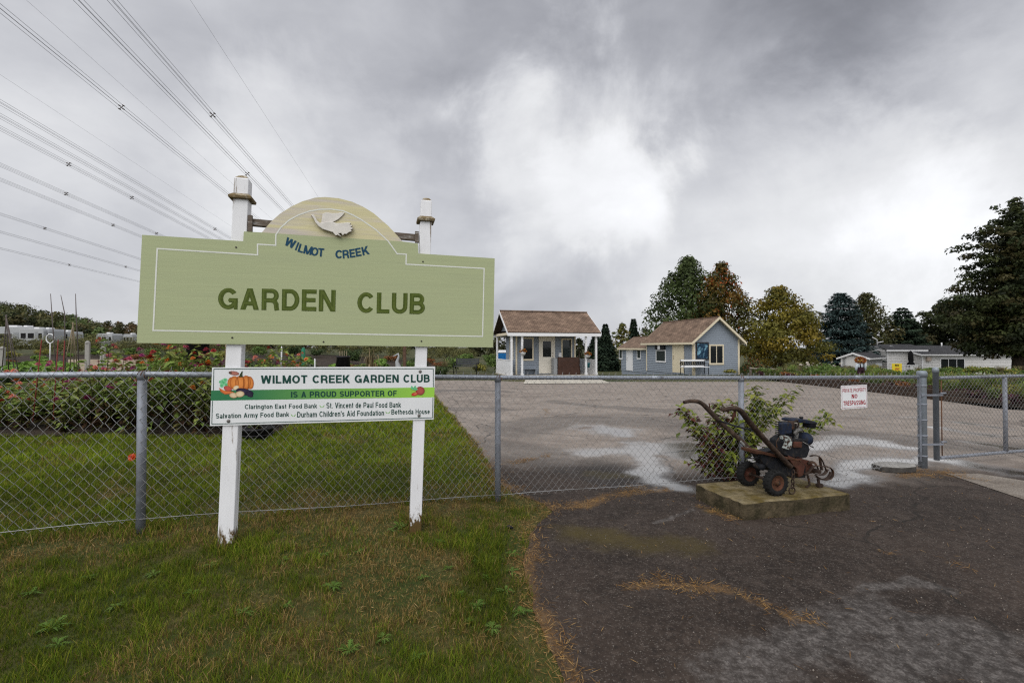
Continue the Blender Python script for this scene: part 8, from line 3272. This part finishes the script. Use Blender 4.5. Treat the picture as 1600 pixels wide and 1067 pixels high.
for lv in range(2):
    for k in range(3):
        t0, t1 = k / 3 + 0.002, (k + 1) / 3 - 0.002
        mb = MB()
        p0, p1 = a.lerp(b, t0), a.lerp(b, t1)
        mb.obox(p0 + Vector((0.2, 0, lv * 0.142)), p1 - p0, Vector((0.0, 0.14, 0)), (0, 0, 0.14))
        tag(mb.build('edging_timber', M_TIMB, bevel=0.012), 'dark timber beam along the gate end of the border', 'timber beam', 'timbers at the gate end of the border')

# --- rail fence behind the border -------------------------------------------
rf = thing('rail_fence', P(1225, 579, 24.3), 'low weathered rail on short posts behind the border, right of the clubhouse', 'fence')
mb = MB()
ra, rb = P(1172, 575.5, 24.3), P(1272, 579.5, 23.4)
mb.tube([ra, ra.lerp(rb, 0.5) + Vector((0, 0, 0.015)), rb], 0.035, 8)
mb.build('rail', mat('weathered_rail', (0.30, 0.27, 0.22), 0.85, 0.2, 8), rf)
for t_ in (0.02, 0.35, 0.68, 0.98):
    q = ra.lerp(rb, t_)
    mb = MB()
    mb.box(q.x - .04, q.x + .04, q.y + 0.038, q.y + .12, gzf(q.x, q.y), q.z + 0.08)
    mb.build('post', M_GREYW, rf)

# --- scarecrow --------------------------------------------------------------
d = 20.0
f0 = P(1345, 592, d)
zs = P(1345, 559, d).z
f0.z = gzf(f0.x, d) + 0.06
K = (zs - f0.z)
sc = thing('scarecrow', f0, 'scarecrow in dark overalls and a pale shirt with an orange straw head', 'scarecrow')


def sfig(a, h):
    return f0 + Vector((a * K, 0, h * K))


mb = MB()
for a in (-0.075, 0.085):
    mb.tube([sfig(a, 0.0), sfig(a * 0.95, 0.22), sfig(a * 0.7, 0.44)], [0.065 * K, 0.07 * K, 0.085 * K], 10)
mb.tube([sfig(0, 0.40), sfig(0, 0.50), sfig(0, 0.60), sfig(0, 0.66)], [0.13 * K, 0.14 * K, 0.12 * K, 0.09 * K], 12, flat=0.7)
mb.build('overalls', mat('dark_maroon_denim', (0.030, 0.012, 0.018), 0.9, 0.2, 14), sc)
mb = MB()
mb.tube([sfig(0, 0.56), sfig(0, 0.66), sfig(0, 0.755), sfig(0, 0.79)], [0.115 * K, 0.145 * K, 0.12 * K, 0.05 * K], 12, flat=0.62)
for s_ in (-1, 1):
    mb.tube([sfig(s_ * 0.11, 0.74), sfig(s_ * 0.18, 0.62), sfig(s_ * 0.19, 0.47)], [0.06 * K, 0.052 * K, 0.045 * K], 8)
mb.build('shirt', mat('pale_blue_shirt', (0.42, 0.46, 0.50), 0.9, 0.1, 14), sc)
mb = MB()
for s_ in (-1, 1):
    mb.tube([sfig(s_ * 0.07, 0.60) - Vector((0, 0.085 * K, 0)), sfig(s_ * 0.075, 0.75) - Vector((0, 0.075 * K, 0))], 0.018 * K, 6)
mb.build('strap', M_BLACK, sc)
mb = MB()
mb.lathe([(0.02 * K, 0.77 * K), (0.07 * K, 0.80 * K), (0.085 * K, 0.86 * K), (0.06 * K, 0.93 * K), (0, 0.95 * K)], f0, n=16)
mb.build('head', mat('straw_sack', (0.42, 0.24, 0.05), 0.9, 0.2, 20), sc)
r = np.random.default_rng(5)
n = 220
D = rdir(n, r)
c0 = A([[0, 0, 0.90 * K]]) + D * A([[0.15, 0.10, 0.08]]) * K
V, Q, c = leafset(c0, D + 0.4 * rdir(n, r), rdir(n, r), 0.10 * K, 0.05 * K, A([(0.36, 0.12, 0.03), (0.26, 0.07, 0.02), (0.40, 0.20, 0.05), (0.16, 0.05, 0.03)])[r.integers(0, 4, n)])
link('hair', npmesh('hair', V, quads=Q, col=c, material=PETAL), sc)
mb = MB()
mb.tube([sfig(0.14, 0.0) + Vector((0, 0.05, -0.06)), sfig(0.15, 0.5) + Vector((0, 0.05, 0))], 0.03 * K, 6)
mb.build('support_stake', M_BAMB, sc)
# grey board and white hoop right of it
p0, p1 = P(1369, 583.5, 33), P(1378.5, 567.5, 33)
mb = MB()
mb.box(p0.x, p1.x, 33, 33.08, p0.z - 0.5, p1.z)
tag(mb.build('grey_screen', M_GREYPL, bevel=0.01), 'plain grey upright screen right of the lime bush', 'screen')

# --- yellow sign ------------------------------------------------------------
d = 21.0
ya, yb = P(1394, 585, d), P(1409.3, 568, d)
ys_ = thing('yellow_sign', ((ya.x + yb.x) / 2, d, ya.z), 'yellow sign with NO and ZONE in black before the white railing', 'sign')
W_, H_ = yb.x - ya.x, yb.z - ya.z


def yfr(a, b, c):
    return Vector((ya.x + a, d - c, ya.z + b))


mb = MB()
mb.prism(rrect(0, 0, W_, H_, 0.02), yfr, -0.012, 0)
mb.build('plate', mat('yellow_plate', (0.62, 0.48, 0.03), 0.45, 0.05, 6), ys_)
mb = MB()
for s_, x0, x1, y0, y1 in (('NO', .30, .70, .74, .93), ('ZONE', .12, .88, .07, .27)):
    lettering(mb, s_, yfr, [(W_ * x0, H_ * y0), (W_ * x1, H_ * y0), (W_ * x1, H_ * y1), (W_ * x0, H_ * y1)], 0.002, 0, 0.24)
mb.build('lettering', M_BLACK, ys_)
mb = MB()
for k, x_ in enumerate((0.27, 0.40, 0.52, 0.64)):          # the red middle line is too blurred in the photograph to read: plain strokes
    mb.prism([(W_ * x_, H_ * .42), (W_ * (x_ + .07), H_ * .42), (W_ * (x_ + .10), H_ * (.60 + .03 * (k % 2))), (W_ * (x_ + .03), H_ * (.60 + .03 * (k % 2)))], yfr, 0.0005, 0.002)
mb.build('red_mark', M_RED, ys_)
mb = MB()
for a in (0.25, 0.75):
    mb.box(ya.x + W_ * a - .02, ya.x + W_ * a + .02, d + 0.013, d + 0.05, gzf(ya.x, d) - .05, ya.z + H_ * 0.8)
mb.build('leg', M_GREYW, ys_)

# --- slab of broken paving by the terminal post ------------------------------
sa = G(1398, 735)
mb = MB()
pts = [(-0.24, -0.10), (-0.05, -0.17), (0.17, -0.12), (0.26, 0.0), (0.15, 0.12), (-0.08, 0.15), (-0.25, 0.06)]
mb.prism(pts, lambda a, b, c: Vector((sa.x + a, sa.y + b, 0.006 + c * (1 + 0.2 * a))), 0, 0.075, 0, 1)
tag(mb.build('paving_lump', [mat('grey_lump_top', (0.25, 0.24, 0.225), 0.85, 0.35, 18, 0.6), mat('tarry_side', (0.06, 0.055, 0.05), 0.8, 0.3, 20, 0.5)], bevel=0.012), 'flat broken lump of paving at the fence foot beside the gate post', 'paving lump')
for i, (px, py) in enumerate(((838, 797), (795, 827))):
    p = G(px, py)
    mb = MB()
    if i == 0:
        V = [Vector((p.x + a, p.y + b, p.z + c)) for a, b, c in ((-.02, 0, .012), (0.0, -.012, .03), (.03, .0, .045), (.012, .02, .02))]
        mb.add(V, [(0, 1, 2, 3)])
        tag(mb.build('fallen_leaf', mat('red_leaf', (0.30, 0.045, 0.02), 0.6)), 'orange red fallen leaf on the turf edge right of the middle fence post', 'leaf')
    else:
        mb.tube([p + Vector((-.03, 0, .012)), p + Vector((0, .01, .022)), p + Vector((.035, -.005, .014))], [0.008, 0.016, 0.008], 8)
        tag(mb.build('litter', M_BLACK), 'small dark scrap of litter on the turf below the middle fence post', 'litter')

# --- caravans on the far left --------------------------------------------------
def caravan(px, d, top, w, ang, m, lab):
    x = (px - CX) / FPX * d
    g_ = gzf(x, d)
    zt = CAMZ - (top - 543) * d / FPX
    F = Frame((x, d, g_), ang)
    t = thing('caravan', F(w / 2, 0, 0), lab, 'caravan', 'caravans parked beyond the allotment')
    H = zt - g_
    mb = MB()
    prof = [(0, 0.5), (w * 0.97, 0.5), (w, 0.9), (w * 0.985, H - 0.45), (w * 0.93, H - 0.12), (w * 0.05, H - 0.12), (0.0, H - 0.5)]
    mb.prism(prof, lambda a, b, c: F(a, -c, b), -2.4, 0)
    mb.build('body', m, t, bevel=0.06)
    mb = MB()
    F.box(mb, w * 0.4, w * 0.6, 0.8, 1.6, H - 0.12, H + 0.12)
    mb.build('roof_unit', M_WTRIM, t, bevel=0.05)
    for a0, a1 in ((0.08, 0.28), (0.36, 0.60), (0.78, 0.92)):
        mb = MB()
        F.box(mb, w * a0, w * a1, -0.02, -0.001, 1.5, 2.2)
        mb.build('window', M_DARKIN, t)
    mb = MB()
    F.box(mb, w * 0.64, w * 0.74, -0.025, -0.001, 0.6, 2.4)
    mb.build('door', M_GREYPL, t)
    mb = MB()
    F.box(mb, w * 0.02, w * 0.98, -0.012, -0.001, 1.05, 1.22)
    mb.build('stripe', mat('grey_stripe', (0.16, 0.17, 0.19), 0.5), t)
    for a in (0.3, 0.42):
        mb = MB()
        mb.lathe([(0, -.12), (.34, -.12), (.34, .12), (0, .12)], F(w * a, 0.3, 0.34), F.w, 16)
        mb.build('wheel', M_TYRE, t)


M_RV1 = mat('caravan_white', (0.36, 0.37, 0.38), 0.4, 0.05, 4)
M_RV2 = mat('caravan_grey', (0.34, 0.35, 0.37), 0.4, 0.05, 4)
caravan(-30, 64, 509, 6.5, 0.1, M_RV1, 'white caravan cut by the left edge of the photograph')
caravan(14, 68, 509.5, 3.6, -0.2, M_RV1, 'second white caravan in from the left edge')
caravan(29, 62, 512, 3.0, 0.15, M_RV1, 'short white caravan left of the dark roofed one')
caravan(52, 63, 512.5, 2.2, 0.0, M_RV2, 'grey caravan in the middle of the parked row')
caravan(85, 66, 516.5, 2.0, 0.0, M_RV1, 'small white caravan at the right end of the row')
caravan(150, 84, 520, 3.0, 0.0, M_RV1, 'low white caravan roof seen right of the tall poles')
caravan(192, 86, 521, 1.8, 0.0, M_RV1, 'white caravan roof glimpsed beside the left edge of the sign')

# --- transmission lines -----------------------------------------------------------
M_CABLE = mat('conductor', (0.060, 0.062, 0.066), 0.7, 0.1, 1)
DIR = -0.211                                        # x travelled per metre of depth: all lines run parallel
HL_ = 28.0


def cable(mb, L, H, r):
    ts = [-30, 0, 15, 30, 50, 80, 120, 180, 260, 380, 560]
    mb.tube([Vector((L + DIR * t, t, CAMZ + H)) for t in ts], r, 5)


def bundle(ratio, spac, lab, r=0.0165):
    L = ratio * HL_
    t = thing('power_line', (L + DIR * 40, 40, CAMZ + HL_), lab, 'power line', None)
    for dx, dz in ((-.23, .2), (.23, .2), (-.23, -.2), (.23, -.2)):
        mb = MB()
        cable(mb, L + dx, HL_ + dz, r)
        mb.build('conductor', M_CABLE, t)
    for py in spac:
        ry = ray(800, py)
        y = HL_ / ry.z
        c = Vector((L + DIR * y, y, CAMZ + HL_))
        k = 1.0 + max(0, (y - 60)) / 160
        mb = MB()
        e = [c + Vector((dx, 0, dz)) for dx, dz in ((-.23, .2), (.23, .2), (.23, -.2), (-.23, -.2))]
        mb.tube([e[0], e[2]], 0.042 * k, 6)
        mb.tube([e[1], e[3]], 0.042 * k, 6)
        for q in e:
            mb.tube([q - Vector((0, 0.14, 0)), q + Vector((0, 0.14, 0))], 0.065 * k, 6)
        mb.build('spacer', M_DKPOLE, t)


for ratio, spac, lab in ((-0.878, (180,), 'uppermost bundle of four power cables, its spacer well above the sign'), (-0.975, (272,), 'power cable bundle whose spacer hangs beside the left post top'),
                         (-1.23, (168,), 'power cable bundle crossing the upper left corner, spacer halfway down'), (-1.70, (358,), 'power cable bundle whose spacer is just above the sign\'s left shoulder'),
                         (-1.80, (), 'power cable bundle without a spacer just under the fourth one'), (-1.90, (257, 309), 'power cable bundle with a spacer left of middle height'),
                         (-2.28, (303, 365), 'faint power cable bundle with two small spacers near the sign corner'), (-2.48, (352,), 'power cable bundle reaching the sign\'s top left corner'),
                         (-3.12, (357,), 'low power cable bundle with one small spacer at far left'), (-3.60, (417,), 'low power cable bundle ending behind the sign\'s left edge'),
                         (-4.20, (414,), 'lowest power cable bundle over the far left trees')):
    bundle(ratio, spac, lab)
for L, lab in ((-23.5, 'single thin earth wire highest over the sign'), (-40.5, 'single thin earth wire between the upper cable bundles'), (-55, 'single thin earth wire at the far left')):
    mb = MB()
    cable(mb, L, 36, 0.011)
    tag(mb.build('earth_wire', M_CABLE), lab, 'power line')
